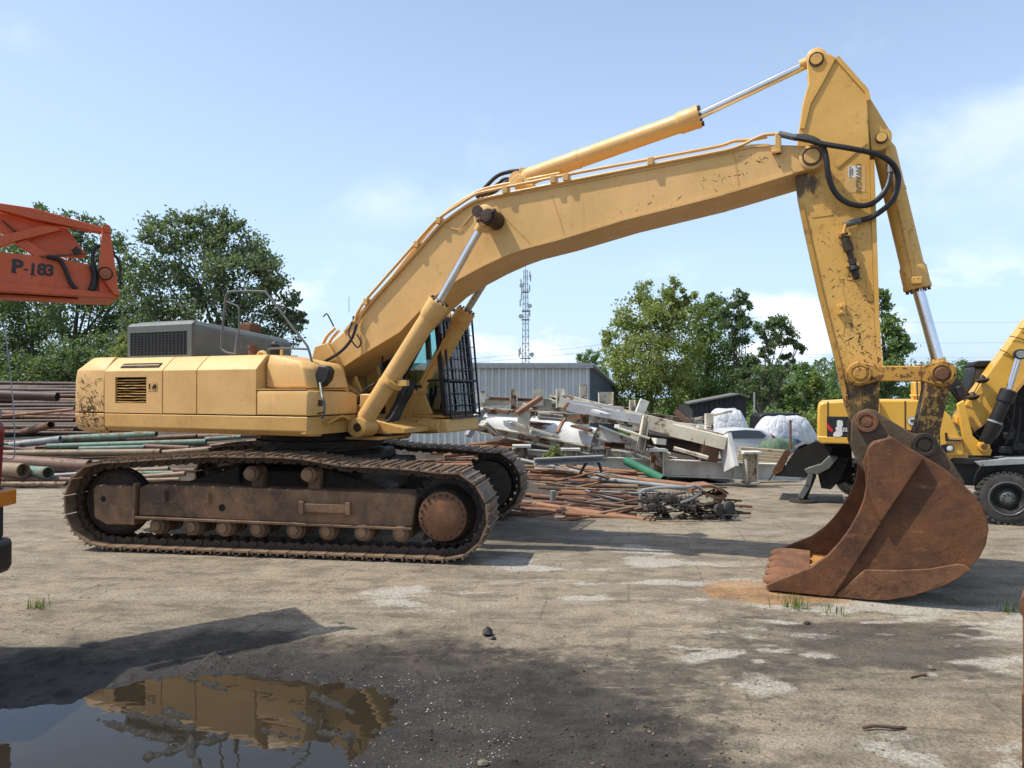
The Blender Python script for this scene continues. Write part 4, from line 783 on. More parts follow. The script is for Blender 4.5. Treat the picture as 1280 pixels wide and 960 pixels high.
# ---- bucket
BV = .88
side = [(1086, 556), (1092, 551), (1114, 546), (1153, 570), (1180, 586), (1201, 604), (1216, 618), (1226, 632), (1233, 648), (1235, 662), (1231, 682), (1223, 697), (1212, 709), (1198, 720), (1181, 729), (1139, 743), (1110, 748.5), (1089, 750), (1060, 749), (1032, 746), (1000, 744), (976, 741), (960, 738), (957, 733), (960, 729), (976, 722), (1013, 708), (1034, 693), (1049, 677), (1062, 659), (1072, 641), (1079, 624), (1082, 607), (1081, 590), (1078, 578)]
sp_ = [S(*p, -BV) for p in side]; sp_ = [Vector((p.x, 0, max(p.z, .012))) for p in sp_]
b = MB(); b.prism([(p.x, -BV, p.z) for p in sp_], (0, .035, 0)); bk = P(b, 'bucket', 'rust', bevel=.008)
b = MB(); b.prism([(p.x, BV - .035, p.z) for p in sp_], (0, .035, 0)); b.build('far_side_plate', 'rust', bk, bevel=.008)
# curved shell from the hinge round the back to the lip
shell = [Vector(p) for p in sp_[2:24]]; cen = Vector((7.45, 0, 1.0)); rings = []
for i, p in enumerate(shell):
    t = (shell[min(i + 1, len(shell) - 1)] - shell[max(i - 1, 0)]).normalized(); n_ = Vector((t.z, 0, -t.x))
    if n_.dot(cen - p) < 0: n_ = -n_
    q = p + n_ * .03; e = p - n_ * .004; rings.append([(e.x, -BV + .03, e.z), (e.x, BV - .03, e.z), (q.x, BV - .03, q.z), (q.x, -BV + .03, q.z)])
b = MB(); b.loft(rings); b.build('bucket_shell', 'rust', bk, smooth=50)
# cheek plates (35 mm proud), corner plates and wear strips on both sides
ck = [(1086, 556), (1092, 551), (1114, 546), (1153, 571), (1041, 747), (1032, 746), (1000, 744), (976, 741), (960, 738), (957, 733), (960, 729), (976, 722), (1013, 708), (1034, 693), (1049, 677), (1062, 659), (1072, 641), (1079, 624), (1082, 607), (1081, 590), (1078, 578)]
cor = [(1084, 560), (1091, 553), (1114, 546), (1153, 572), (1101, 649), (1097, 649), (1087, 620), (1083, 600)]
wear = [(1041, 747), (1080, 711), (1120, 712), (1160, 710), (1194, 704), (1204, 705), (1210, 709), (1212, 711), (1198, 721), (1181, 730), (1139, 744), (1110, 749), (1089, 750.5), (1060, 749.5)]
for sg in (-1, 1):
    for nm, pl, t, mt in (('cheek_plate', ck, .040, 'rust'), ('corner_plate', cor, .075, 'rust'), ('wear_strip', wear, .022, 'rust_bright')):
        q = [S(*p, -BV) for p in pl]; b = MB(); b.prism([(p.x, sg * BV, max(p.z, .008)) for p in q], (0, sg * t, 0)); b.build(nm, mt, bk, bevel=.008)
gouges('scrape_marks', bk, [((1060, 735), (1170, 735)), ((1120, 690), (1215, 690)), ((1160, 640), (1225, 650)), ((1100, 720), (1200, 720))], -BV - .001, 60, 9, 46, side, 'rust_bright')
gouges('scrape_marks', bk, [((980, 735), (1035, 735)), ((1020, 720), (1055, 715)), ((1060, 690), (1080, 660))], -BV - .041, 50, 10, 30, ck, 'rust_bright')
gouges('scrape_marks', bk, [((1090, 735), (1180, 725)), ((1060, 742), (1120, 740))], -BV - .023, 50, 12, 34, wear, 'rust')
# lip: five worn scalloped edge lumps
lp = S(960, 735, -BV)
for k in range(5):
    v = -BV + .19 + k * (2 * BV - .38) / 4; b = MB(); prof = []
    for i in range(9):
        t = i / 8; w_ = .150 * max(.08, 1 - t ** 4) ** .5; hgt = .088 * max(.08, 1 - t ** 4) ** .5; x = lp.x + .40 - .47 * t
        prof.append([(x, v + w_ * math.cos(a), .055 + hgt * math.sin(a) * (1.25 if math.sin(a) > 0 else .5) * (.75 + .25 * t)) for a in [2 * math.pi * j / 12 for j in range(12)]])
    b.loft(prof); b.build('lip_shroud', 'rust_bright', bk, smooth=60)
b = MB(); b.prism([(lp.x + .12, -BV + .03, .03), (lp.x + .55, -BV + .03, .015), (lp.x + .9, -BV + .03, .03), (lp.x + .9, -BV + .03, .05), (lp.x + .4, -BV + .03, .075), (lp.x + .14, -BV + .03, .065)], (0, 2 * BV - .06, 0)); b.build('lip_plate', 'rust_orange', bk, bevel=.01)
ear = [(1063, 556), (1064, 530), (1067, 520), (1074, 514), (1084, 511), (1095, 513), (1101, 518), (1139, 541), (1160, 546), (1172, 552), (1190, 578), (1206, 604), (1204, 612), (1150, 590), (1100, 590), (1079, 590), (1072, 578)]
for v in (-.50, .42):
    b = MB(); q = [S(*p, -.50) for p in ear]; b.prism([(p.x, v, p.z) for p in q], (0, .08, 0)); b.build('hinge_ear', 'ear', bk, bevel=.012)
for (x, y), r in (((1083, 527), .115), ((1155, 556), .125)):
    c = S(x, y, -.52); b = MB(); b.lathe((c.x, -.56, c.z), (0, 1, 0), [(0, .02), (.0, r * .42), (.012, r * .45), (.012, r * .62), (0, r * .68), (.0, r * .95), (.012, r), (.07, r)], 28); b.build('bucket_pin', 'rust_bright' if y < 540 else 'greasy', bk)
    b = MB(); b.cyl((c.x, -.5, c.z), (c.x, .5, c.z), .08, n=18); b.build('pin_shaft', 'pin', bk)

# ---- long hoses from boom to arm
hose([(985, 168, -.44), (994, 171, -.47), (1010, 174, -.50), (1030, 179, -.52), (1060, 184, -.54), (1090, 190, -.50), (1108, 197, -.42), (1119, 207, -.36), (1124, 221, -.32), (1122, 238, -.32), (1115, 252, -.33), (1103, 263, -.34), (1090, 271, -.34), (1077, 275, -.34)], .030)
hose([(990, 170, -.40), (1006, 170, -.43), (1020, 174, -.46), (1030, 183, -.48), (1034, 198, -.49), (1036, 215, -.48), (1041, 233, -.45), (1051, 247, -.42), (1066, 255, -.40), (1085, 256, -.36), (1099, 248, -.30), (1109, 235, -.25), (1113, 222, -.2), (1114, 214, -.17)], .030)
for (x, y, v), (x1, y1, v1) in (((975, 166.5, -.43), (997, 171.5, -.47)), ((1077, 275, -.34), (1058, 280, -.34)), ((1114, 216, -.18), (1113, 205, -.15))):
    b = MB(); b.cyl(S(x, y, v), S(x1, y1, v1), .036, n=10); P(b, 'hose_fitting', 'rail')
hose([(1109, 188, -.14), (1113, 205, -.14), (1124, 255, -.13), (1136, 310, -.13), (1143, 345, -.13)], .022, 'cylinder_pipe', 'yellow_arm')
b = MB(); c = S(1146, 350, -.13); b.box(c.x - .05, c.x + .05, -.2, -.1, c.z - .05, c.z + .03); P(b, 'pipe_clamp', 'yellow_arm', bevel=.01)

# ---- cab on the far side
c0, c1_, v0, v1 = .30, 2.10, .50, 1.52; zb, zt = 1.80, 3.36
b = MB(); b.prism([(c0, v0, 1.78), (1.60, v0, 1.78), (1.68, v0, 1.80), (1.58, v0, 2.02), (1.52, v0, 2.2), (c0, v0, 2.2)], (0, .05, 0)); b.box(c0, 1.5, v1 - .05, v1, 1.78, 2.5); b.box(c0, c0 + .05, v0 + .05, v1 - .05, 1.78, 2.5); b.box(c0, 1.88, v0, v1, 1.74, 1.78); cab = P(b, 'cab', 'yellow_low', bevel=.012)
b = MB(); b.loft([[(c0 - .02, v0 - .02, 3.33), (1.76, v0 - .02, 3.26), (1.76, v1 + .02, 3.26), (c0 - .02, v1 + .02, 3.33)], [(c0 - .02, v0 - .02, 3.40), (1.75, v0 - .02, 3.33), (1.75, v1 + .02, 3.33), (c0 - .02, v1 + .02, 3.40)], [(c0 + .12, v0 + .12, 3.50), (1.6, v0 + .12, 3.41), (1.6, v1 - .12, 3.41), (c0 + .12, v1 - .12, 3.50)]]); b.build('cab_roof', 'yellow', cab, bevel=.02)
b = MB()
for v in (v0 + .03, v1 - .03):
    for a, c in (((c0 + .04, 2.2 if v < 1 else 2.5), (c0 + .04, 3.34)), ((1.10, 2.2), (1.02, 3.30)), ((1.90, 1.78), (1.74, 3.28)), ((c0, 3.30), (1.76, 3.25)), ((c0, 2.2), (1.5, 2.2))): b.beam((a[0], v, a[1]), (c[0], v, c[1]), .07, .075)
b.beam((1.74, v0, 3.26), (1.74, v1, 3.26), .07, .07); b.beam((1.89, v0, 1.80), (1.89, v1, 1.80), .06, .06); b.beam((c0 + .03, v0, 3.32), (c0 + .03, v1, 3.32), .07, .07); b.beam((1.84, v0 + .02, 2.30), (1.84, v1, 2.30), .03, .03)
b.build('cab_pillar_frame', 'black', cab, smooth=0)
def pane(pts, name='window_pane'):
    b = MB(); a = [Vector(p) for p in pts]; n_ = (a[1] - a[0]).cross(a[2] - a[0]).normalized() * .006; b.prism(a, n_); return b.build(name, 'glass', cab, smooth=0)
pane([(c0 + .08, v0 + .02, 2.24), (1.06, v0 + .02, 2.24), (1.0, v0 + .02, 3.26), (c0 + .08, v0 + .02, 3.28)]); pane([(1.14, v0 + .02, 2.24), (1.56, v0 + .02, 2.2), (1.64, v0 + .02, 1.86), (1.86, v0 + .02, 1.84), (1.72, v0 + .02, 3.22), (1.06, v0 + .02, 3.26)])
pane([(c0 + .08, v1 - .03, 2.54), (1.06, v1 - .03, 2.54), (1.0, v1 - .03, 3.26), (c0 + .08, v1 - .03, 3.28)]); pane([(1.14, v1 - .03, 1.84), (1.86, v1 - .03, 1.84), (1.72, v1 - .03, 3.22), (1.06, v1 - .03, 3.26)])
pane([(1.90, v0 + .08, 1.84), (1.90, v1 - .08, 1.84), (1.75, v1 - .08, 3.22), (1.75, v0 + .08, 3.22)]); pane([(c0 + .02, v0 + .08, 2.54), (c0 + .02, v1 - .08, 2.54), (c0 + .02, v1 - .08, 3.28), (c0 + .02, v0 + .08, 3.28)])
b = MB(); b.box(.62, 1.12, .78, 1.26, 1.95, 2.15); b.prism([(.62, .78, 2.15), (.78, .78, 2.15), (.66, .78, 2.90), (.52, .78, 2.88)], (0, .48, 0)); b.build('driver_seat', 'hose', cab, bevel=.04)
b = MB(); b.beam((1.75, .9, 1.8), (1.62, .9, 2.35), .05, .05); b.beam((1.75, 1.1, 1.8), (1.62, 1.1, 2.35), .05, .05); b.box(1.5, 1.8, .56, .72, 1.9, 2.2); b.build('control_lever', 'black', cab)
# front guard of square bars
gd = MB(); g0, g1 = (2.00, 1.74), (1.84, 3.42)
def gp(t, v): return (g0[0] + (g1[0] - g0[0]) * t, v, g0[1] + (g1[1] - g0[1]) * t)
ga, gb = v0 + .02, v1
for v in (ga, (ga + gb) / 2, gb): gd.beam(gp(0, v), gp(1, v), .026, .026)
for t in (0, .34, 1): gd.beam(gp(t, ga), gp(t, gb), .03, .03)
for v in (ga, gb):
    gd.beam((1.88, v, 1.80), gp(0.02, v), .03, .03); gd.beam((1.50, v, 2.30), gp(.34, v), .035, .04); gd.beam((1.68, v, 3.34), gp(.97, v), .03, .03); gd.beam((1.5, v, 2.3), (1.5, v, 1.8), .03, .03)
fg = gd.build('cab_guard', 'black', cab, smooth=0)
gm = MB()
for k in range(1, 9): gm.tube([gp(k / 9, ga), gp(k / 9, gb)], .007, 5)
for k in range(1, 8): v = ga + (gb - ga) * k / 8; gm.tube([gp(0, v), gp(1, v)], .0045, 5)
for k in range(1, 7): z = 2.3 - (2.3 - 1.8) * k / 7
gm.build('guard_mesh', 'black', fg)
gm = MB()
for k in range(5): q = gp(1, ga + (gb - ga) * k / 4); gm.tube([(1.55, q[1], 3.47), q], .012, 5)
for k in range(4): t = k / 3; gm.tube([(1.55 + .29 * t, ga, 3.47 - .05 * t), (1.55 + .29 * t, gb, 3.47 - .05 * t)], .012, 5)
gm.build('roof_guard_bars', 'black', fg)
b = MB(); b.box(.96, 1.70, .36, 1.52, 1.50, 1.74); cb = P(b, 'cab_base', 'yellow_low', bevel=.03)
b = MB(); b.box(1.70, 1.98, .42, 1.52, 1.52, 1.72); P(b, 'cab_front_step', 'yellow', bevel=.02)
b = MB(); b.lathe((1.55, .37, 1.62), (1, 0, 0), [(0, .105), (.18, .105), (.19, .09), (.2, .105), (.34, .105)], 14); P(b, 'front_roll_plate', 'yellow_low')
b = MB(); b.tube(smooth_path([S(417, 408, .75), S(412, 398, .75), S(408, 392, .75), S(404, 396, .75)], 3), .012, 6); P(b, 'wiper_arm', 'black')
b = MB(); b.tube([S(436, 391, 1.0), S(436, 371, 1.0)], .004, 5); P(b, 'aerial', 'black')
b = MB(); c = Vector((.28, .62, 3.2)); b.box(c.x - .02, c.x + .3, .44, .48, 3.22, 3.34); b.build('rear_cab_window', 'car_glass', cab)

# ================================================================== materials for the yard
M['steel_white'] = m_steel('chalky white paint with rust', (.66, .645, .58), amount=.55)
M['steel_cream'] = m_steel('cream paint with much rust', (.60, .555, .44), amount=.72)
M['sheet_white'] = m_steel('white sheet metal', (.62, .63, .62), amount=.18)
M['pipe_rust'] = m_steel('rusty pipe', (.150, .075, .046), (.095, .042, .026), .6, 3)
M['pipe_orange'] = m_steel('orange rusty pipe', (.285, .140, .072), (.17, .072, .036), .55, 3)
M['pipe_dark'] = m_steel('dark rusty pipe', (.075, .048, .038), (.12, .055, .032), .5, 3)
M['pipe_tan'] = m_steel('sandy tan pipe', (.255, .180, .115), (.16, .09, .055), .6, 3)
M['pipe_green'] = m_steel('pale green painted pipe', (.135, .20, .150), (.19, .125, .085), .62, 2.5)
M['pipe_green_deep'] = m_steel('deep green painted pipe', (.025, .14, .075), (.1, .1, .06), .2, 2.5)
M['pipe_grey'] = m_steel('grey galvanised pipe', (.27, .28, .28), (.20, .12, .08), .35, 2.5)
M['pipe_pink'] = m_steel('reddish painted pipe', (.175, .096, .066), (.12, .06, .038), .5, 3)
M['timber'] = m_steel('weathered pale timber', (.40, .33, .22), (.24, .17, .10), .5, 2)
M['bark'] = m_plain('grey brown bark', (.10, .085, .065), .9, var=.4, scale=3)
M['bark_pale'] = m_plain('pale birch bark', (.34, .32, .28), .9, var=.4, scale=2)
M['cladding'] = m_plain('pale grey corrugated cladding', (.50, .53, .525), .55, var=.15, scale=.6)
M['cladding_dark'] = m_plain('dark grey cladding', (.085, .105, .125), .7, var=.25, scale=.6)
M['roof_edge'] = m_plain('grey roof trim', (.30, .32, .32), .6)
M['barn'] = m_plain('blackened barn boards', (.035, .038, .040), .9, var=.35, scale=1)
M['barn_roof'] = m_plain('grey felt roof', (.16, .16, .15), .9, var=.2)
def g_tarp(n):
    v = n.coord(); f = n.noise(n.mapping(v, (1, 1, .6)), 2.2, 5, .6, 1.2); w_ = n.voro(n.mapping(v, (1.3, 1.3, .7)), 2.4, 'Distance', 'DISTANCE_TO_EDGE')
    return {'Base Color': n.mix(n.ramp(f, .35, .65), (.52, .535, .55), (.42, .435, .45)), 'Roughness': .45, 'Normal': n.bump(n.math('ADD', n.math('MULTIPLY', f, 1.4), n.math('MULTIPLY', n.ramp(w_, 0, .25), .4)), .5, .13)}
M['tarp'] = material('silver grey tarpaulin', g_tarp)
M['tarp_green'] = m_plain('mottled green tarpaulin', (.10, .16, .10), .8, var=.5, scale=5)
M['car_white'] = m_plain('white car paint', (.50, .51, .52), .25, var=.05)
M['car_blue'] = m_plain('dark blue car paint', (.03, .05, .12), .3, var=.1)
M['tail_red'] = m_plain('red tail lamp', (.45, .015, .02), .3, var=.1)
M['mast'] = m_plain('grey mast steel', (.20, .215, .225), .6, metal=.2)
M['dish'] = m_plain('pale antenna casing', (.48, .49, .50), .5)
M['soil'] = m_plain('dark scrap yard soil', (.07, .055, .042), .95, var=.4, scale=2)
M['clear_lamp'] = m_plain('clear lamp lens', (.6, .6, .58), .15, var=.05)
M['wire'] = m_plain('dark cable', (.06, .065, .07), .6)
def m_leaf(name, a, b, trans=.42):
    def fn(n):
        r = n.attr('var'); v = n.coord()
        c = n.mix(r, a, b); c = n.mix(n.math('MULTIPLY', n.ramp(n.noise(v, .35, 3), .4, .65), .45), c, tuple(x * 1.35 for x in a))
        d = n.n.new('ShaderNodeBsdfPrincipled'); n.put(d.inputs['Base Color'], c); d.inputs['Roughness'].default_value = .55; d.inputs['Specular IOR Level'].default_value = .35
        t = n.n.new('ShaderNodeBsdfTranslucent'); n.put(t.inputs[0], n.mix(.5, c, (.20, .30, .04)))
        mx = n.n.new('ShaderNodeMixShader'); mx.inputs[0].default_value = trans; n.l.new(d.outputs[0], mx.inputs[1]); n.l.new(t.outputs[0], mx.inputs[2])
        return {'shader': mx.outputs[0]}
    return material(name, fn)
M['leaf_dark'] = m_leaf('dark green leaves', (.080, .125, .056), (.135, .185, .090))
M['leaf_mid'] = m_leaf('mid green leaves', (.105, .180, .055), (.185, .26, .085))
M['leaf_light'] = m_leaf('light yellow green leaves', (.215, .26, .070), (.31, .335, .105))
M['leaf_silver'] = m_leaf('silvery poplar leaves', (.085, .125, .068), (.19, .225, .140))
M['grass_blade'] = m_leaf('grass blades', (.10, .15, .03), (.18, .20, .06))

# ================================================================== trees
def leaf_mesh(name, cen, size, mat, seed, droop=.0):
    r = np.random.default_rng(seed); n = len(cen); s = size * r.uniform(.6, 1.35, n)
    a = r.normal(size=(n, 3)); a[:, 2] -= droop; a /= np.linalg.norm(a, axis=1, keepdims=True)
    b = r.normal(size=(n, 3)); b -= a * (a * b).sum(1, keepdims=True); b /= np.linalg.norm(b, axis=1, keepdims=True); c = np.cross(a, b)
    s_ = s[:, None]; bend = c * s_ * .18
    V = np.stack([cen - a * s_ * .62, cen + b * s_ * .34 + bend, cen + a * s_ * .62, cen - b * s_ * .34 + bend], 1).reshape(-1, 3)
    Fq = np.arange(n * 4).reshape(-1, 4); T = np.stack([Fq[:, [0, 1, 2]], Fq[:, [0, 2, 3]]], 1).reshape(-1, 3)
    m = bpy.data.meshes.new(name); m.vertices.add(len(V)); m.vertices.foreach_set('co', V.ravel()); m.loops.add(T.size); m.loops.foreach_set('vertex_index', T.ravel().astype(np.int32)); m.polygons.add(len(T)); m.polygons.foreach_set('loop_start', np.arange(0, T.size, 3)); m.update(calc_edges=True)
    at_ = m.attributes.new('var', 'FLOAT', 'POINT'); at_.data.foreach_set('value', np.repeat(r.random(n), 4).astype(np.float32)); m.materials.append(M[mat]); return m
def tree(name, label, d, blobs, root_px, leaf, size, n, cat='tree', group=None, bark='bark', seed=1, open_=.5, trunk_r=.22, clump=.16, lean=(0, 0), depth=1.0):
    """blobs: crown masses as (photo x, photo y, radius in photo pixels); limbs run from the trunk into each mass"""
    r = np.random.default_rng(seed); k = d / F; bx = (root_px - 640) * k; base = Vector((bx, d, gz_at(bx, d) - .1)); root = empty(name, base, label, cat, group)
    B = []
    for x, y, q in blobs:
        p = at(x, y, d + r.uniform(-.7, .7) * q * k * depth) - base; B.append((np.array(p), q * k))
    tops = max(b[0][2] for b in B); tk = MB(); mid = np.mean([b[0] for b in B], 0)
    path = [Vector((0, 0, -.2))]; ht = tops * .72
    for i in range(1, 7): t = i / 6; path.append(Vector((mid[0] * t * .9 + r.normal() * .12, mid[1] * t * .8 + r.normal() * .1, ht * t)))
    tk.tube(path, [trunk_r * (1 - .75 * i / 6) for i in range(7)], 8); limbs = MB()
    C = []
    for c, q in B:
        z0 = min(max(c[2] * r.uniform(.35, .6), .8), ht); t = z0 / ht; st = Vector((mid[0] * t * .9, mid[1] * t * .8, z0)); e = Vector(c)
        m_ = (st + e) / 2 + Vector((r.normal() * .25, r.normal() * .25, -.15)); limbs.tube(smooth_path([st, m_, e], 4), [trunk_r * (.36 - .30 * i / 8) for i in range(9)], 6)
        for j in range(4):
            dr = Vector(r.normal(size=3)).normalized() * q * .85; limbs.tube([e - (e - m_) * .3, e + dr * .5 + Vector((0, 0, .1)), e + dr], [trunk_r * .11, trunk_r * .07, .012], 4)
        nc = max(8, int(26 * (q / k / 30) ** 1.4)); dirs = r.normal(size=(nc, 3)); dirs /= np.linalg.norm(dirs, axis=1, keepdims=True); rad = q * r.uniform(.25, 1.0, (nc, 1)) ** .5
        C.append(np.concatenate([c + dirs * rad * np.array([1, 1, .95]), np.full((nc, 1), q)], 1))
    C = np.concatenate(C); w_ = r.uniform(.3, 1.6, len(C)); w_ /= w_.sum(); n = int(n * 1.7); pick = r.choice(len(C), n, p=w_); sd = C[pick, 3:4] * clump * r.uniform(.55, 1.25, (len(C), 1))[pick]
    off = r.normal(size=(n, 3)) * sd; off[:, 2] *= .8; off[:, 0] += lean[0] * np.abs(off[:, 2]); cen = C[pick, :3] + off
    tr = tk.build('trunk', bark, root); 
    if limbs.v: limbs.build('limb', bark, root)['kind'] = 'stuff'
    cr = inst('crown', leaf_mesh('crown', cen, size * .80, leaf, seed + 50, .25), root); return root
tree('poplar_tree', 'tall wind blown poplar with open silvery crown behind the grey engine hood', 46, [(206, 296, 30), (192, 330, 34), (228, 285, 24), (248, 290, 30), (270, 278, 24), (292, 302, 34), (318, 318, 30), (336, 340, 26), (345, 372, 30), (300, 350, 42), (258, 345, 44), (215, 372, 46), (262, 400, 46), (312, 405, 44), (352, 412, 26), (368, 405, 14), (180, 400, 40), (205, 440, 44), (260, 455, 40), (376, 395, 9)], 285, 'leaf_silver', .27, 15000, seed=3, trunk_r=.3, clump=.17)
tree('birch_tree', 'dark leafy tree rising behind the orange crane jib', 50, [(52, 282, 26), (98, 283, 22), (132, 305, 22), (30, 320, 40), (78, 320, 42), (118, 345, 40), (40, 370, 50), (95, 390, 50), (140, 385, 36), (10, 400, 50), (60, 440, 50), (115, 445, 46), (150, 430, 36), (160, 345, 22), (166, 385, 28), (158, 410, 30)], 80, 'leaf_dark', .27, 13000, seed=4, trunk_r=.3, clump=.19)
tree('birch_tree', 'broad dark green tree at the left edge behind the dark pipe stack', 52, [(-40, 330, 46), (-10, 300, 34), (-70, 380, 60), (-20, 400, 56), (10, 450, 46), (-60, 460, 60), (40, 470, 34)], -20, 'leaf_dark', .28, 9000, seed=5, trunk_r=.3, clump=.19)
tree('bushy_tree', 'low bushy dark tree standing directly behind the counterweight', 44, [(90, 455, 34), (125, 460, 30), (60, 465, 30), (150, 440, 30), (170, 470, 34), (20, 470, 30), (200, 480, 30), (235, 470, 26)], 120, 'leaf_dark', .24, 7000, seed=6, trunk_r=.14, clump=.2)
tree('sapling', 'small bright green sapling beside the grey engine hood', 22, [(150, 432, 10), (146, 440, 8), (153, 424, 6), (149, 452, 8)], 150, 'leaf_light', .12, 420, cat='sapling', seed=7, trunk_r=.03, clump=.3)
tree('broadleaf_tree', 'light yellow green tree beside the pale grey shed', 55, [(842, 363, 15), (812, 368, 17), (830, 378, 22), (795, 392, 28), (782, 420, 30), (820, 410, 38), (850, 395, 26), (775, 452, 26), (800, 455, 40), (838, 450, 44), (790, 485, 34), (830, 488, 34), (765, 425, 12), (862, 372, 10)], 815, 'leaf_light', .26, 12000, seed=8, clump=.18)
tree('broadleaf_tree', 'full dark green tree right of the light yellow green one', 58, [(868, 385, 18), (885, 400, 26), (872, 425, 34), (895, 440, 34), (880, 470, 38), (905, 480, 26), (860, 490, 34), (893, 378, 12), (850, 505, 24), (895, 500, 24), (930, 495, 20)], 880, 'leaf_mid', .26, 9000, seed=9, clump=.19)
tree('slender_tree', 'slender tree with wispy top between the full tree and the twisted one', 54, [(918, 375, 11), (926, 368, 9), (908, 385, 13), (928, 385, 11), (915, 405, 16), (932, 405, 9), (918, 430, 18), (925, 460, 20), (915, 485, 20)], 921, 'leaf_dark', .24, 3800, seed=10, trunk_r=.16, clump=.2)
tree('twisted_tree', 'open crooked tree with bare dark limbs beside the light pole', 50, [(958, 412, 15), (975, 408, 16), (985, 422, 15), (962, 432, 15), (997, 438, 9), (948, 446, 10), (965, 466, 18), (950, 480, 16), (985, 450, 8), (935, 470, 14)], 940, 'leaf_dark', .23, 3600, seed=11, trunk_r=.2, clump=.2)
tree('broadleaf_tree', 'tall narrow green tree directly behind the excavator arm', 50, [(1103, 372, 13), (1098, 392, 16), (1116, 405, 18), (1108, 428, 22), (1124, 438, 16), (1100, 455, 26), (1120, 470, 20), (1085, 470, 22), (1105, 495, 26), (1075, 490, 18), (1130, 425, 8)], 1105, 'leaf_mid', .25, 7500, seed=12, trunk_r=.22, clump=.19)
tree('distant_tree', 'small distant tree over the shed roof beside the lattice mast', 95, [(728, 450, 9), (738, 446, 10), (748, 454, 9), (735, 462, 12), (752, 466, 10), (722, 462, 9)], 736, 'leaf_mid', .3, 1800, seed=13, trunk_r=.15, clump=.22)
WOOD = ['leftmost woodland tree, just behind the crooked tree', 'dark woodland tree behind the light pole, second from the left', 'low woodland tree above the silver covered car', 'tallest woodland tree left of the excavator arm', 'light green woodland tree left of the excavator arm', 'woodland tree touching the left edge of the excavator arm', 'pale stemmed woodland tree seen just behind the lower arm', 'woodland tree between arm and bucket cylinder', 'dark woodland tree behind the piston rod of the bucket cylinder', 'woodland tree above the cab of the wheeled excavator', 'light green woodland tree behind the boom lights of the wheeled excavator', 'woodland tree behind the boom of the wheeled excavator', 'woodland tree at the right border of the picture']
k_ = 0
for x, top, hw, mt, d in ((948, 462, 13, 'leaf_mid', 80), (972, 452, 14, 'leaf_dark', 84), (990, 470, 12, 'leaf_mid', 78), (1008, 450, 15, 'leaf_mid', 82), (1024, 466, 12, 'leaf_light', 78), (1042, 455, 15, 'leaf_mid', 80), (1058, 472, 14, 'leaf_mid', 76), (1150, 462, 16, 'leaf_mid', 80), (1178, 452, 16, 'leaf_mid', 84), (1206, 450, 17, 'leaf_mid', 82), (1232, 460, 16, 'leaf_light', 80), (1262, 455, 18, 'leaf_mid', 84), (1290, 462, 20, 'leaf_mid', 84)):
    rr = random.Random(k_); bl = []
    yy = top + hw * .6
    while yy < 532: bl.append((x + rr.uniform(-.5, .5) * hw, yy, hw * rr.uniform(.6, .95))); yy += hw * .62
    lab = WOOD[k_]
    tree('woodland_tree', lab, d, bl, x, mt, .28, 2600, group='trees of the wood behind the covered cars' if x < 1100 else 'trees of the wood behind the wheeled excavator', bark='bark_pale' if k_ % 2 else 'bark', seed=20 + k_, trunk_r=.13, clump=.24); k_ += 1
r_ = np.random.default_rng(77); n_ = 9000; ux = r_.uniform(700, 1330, n_); ud = r_.uniform(64, 78, n_); uh = r_.random(n_) ** 1.3 * (1.6 + 1.6 * vnoise(ux * .06, ud * .3, 5))
tag(inst('undergrowth', leaf_mesh('undergrowth', np.stack([(ux - 640) / F * ud, ud, gbase(ud) + uh], 1), .34, 'leaf_mid', 78, .2)), kind='stuff')
n_ = 30000; seg_ = r_.random(n_); ux = np.where(seg_ < .28, r_.uniform(840, 1078, n_), np.where(seg_ < .70, r_.uniform(1128, 2200, n_), r_.uniform(-1100, 30, n_))); ud = r_.uniform(86, 96, n_); tp_ = 440 + 22 * vnoise(ux * .07, ux * 0 + 3.3, 8) + 8 * vnoise(ux * .25, ux * 0, 9); zt_ = EYE - (tp_ - HZ) / F * ud; zb_ = gbase(ud)
tag(inst('far_wood', leaf_mesh('far_wood', np.stack([(ux - 640) / F * ud, ud, zb_ + (zt_ - zb_) * r_.random(n_) ** .75], 1), .42, 'leaf_dark', 79, .2)), kind='stuff')
def bush(name, label, d, blobs, leaf, size, n, seed, cat='bush', group=None): return tree(name, label, d, blobs, blobs[0][0], leaf, size, n, cat, group, seed=seed, trunk_r=.03, clump=.28)
bush('bush', 'light green bush at the edge of the grass beyond the silver covered car', 62, [(1012, 528, 9), (1022, 522, 9), (1030, 530, 8), (1004, 520, 7)], 'leaf_light', .2, 1200, 41)
bush('weed_plant', 'bright green weed growing among the white steel beams', 15.2, [(690, 568, 7), (684, 572, 6), (695, 562, 5), (700, 573, 5)], 'leaf_light', .07, 500, 42, 'weed')
# grass tufts in the yard
def tuft(label, px, py, h, n, seed, spread=.05):
    d = ground_d(py); x = (px - 640) / F * d; r = random.Random(seed); b = MB()
    for i in range(n):
        a = r.uniform(0, 6.28); ox, oy = r.gauss(0, spread), r.gauss(0, spread); hh = h * r.uniform(.5, 1.1); l = r.uniform(.15, .6) * hh; ca, sa = math.cos(a), math.sin(a); w_ = .005
        b.add([(ox - sa * w_, oy + ca * w_, -.02), (ox + sa * w_, oy - ca * w_, -.02), (ox + ca * l * .4 + sa * w_ * .7, oy + sa * l * .4 - ca * w_ * .7, hh * .6), (ox + ca * l * .4 - sa * w_ * .7, oy + sa * l * .4 + ca * w_ * .7, hh * .6), (ox + ca * l, oy + sa * l, hh)], [(0, 1, 2, 3), (3, 2, 4)])
    o = b.build('grass_tuft', 'grass_blade', smooth=0); o.location = (x, d, float(zlook(np.array([x]), np.array([d]))[0])); return tag(o, label, 'grass tuft')
tuft('lone green grass tuft in front of the near track at the left', 52, 757, .13, 34, 1)
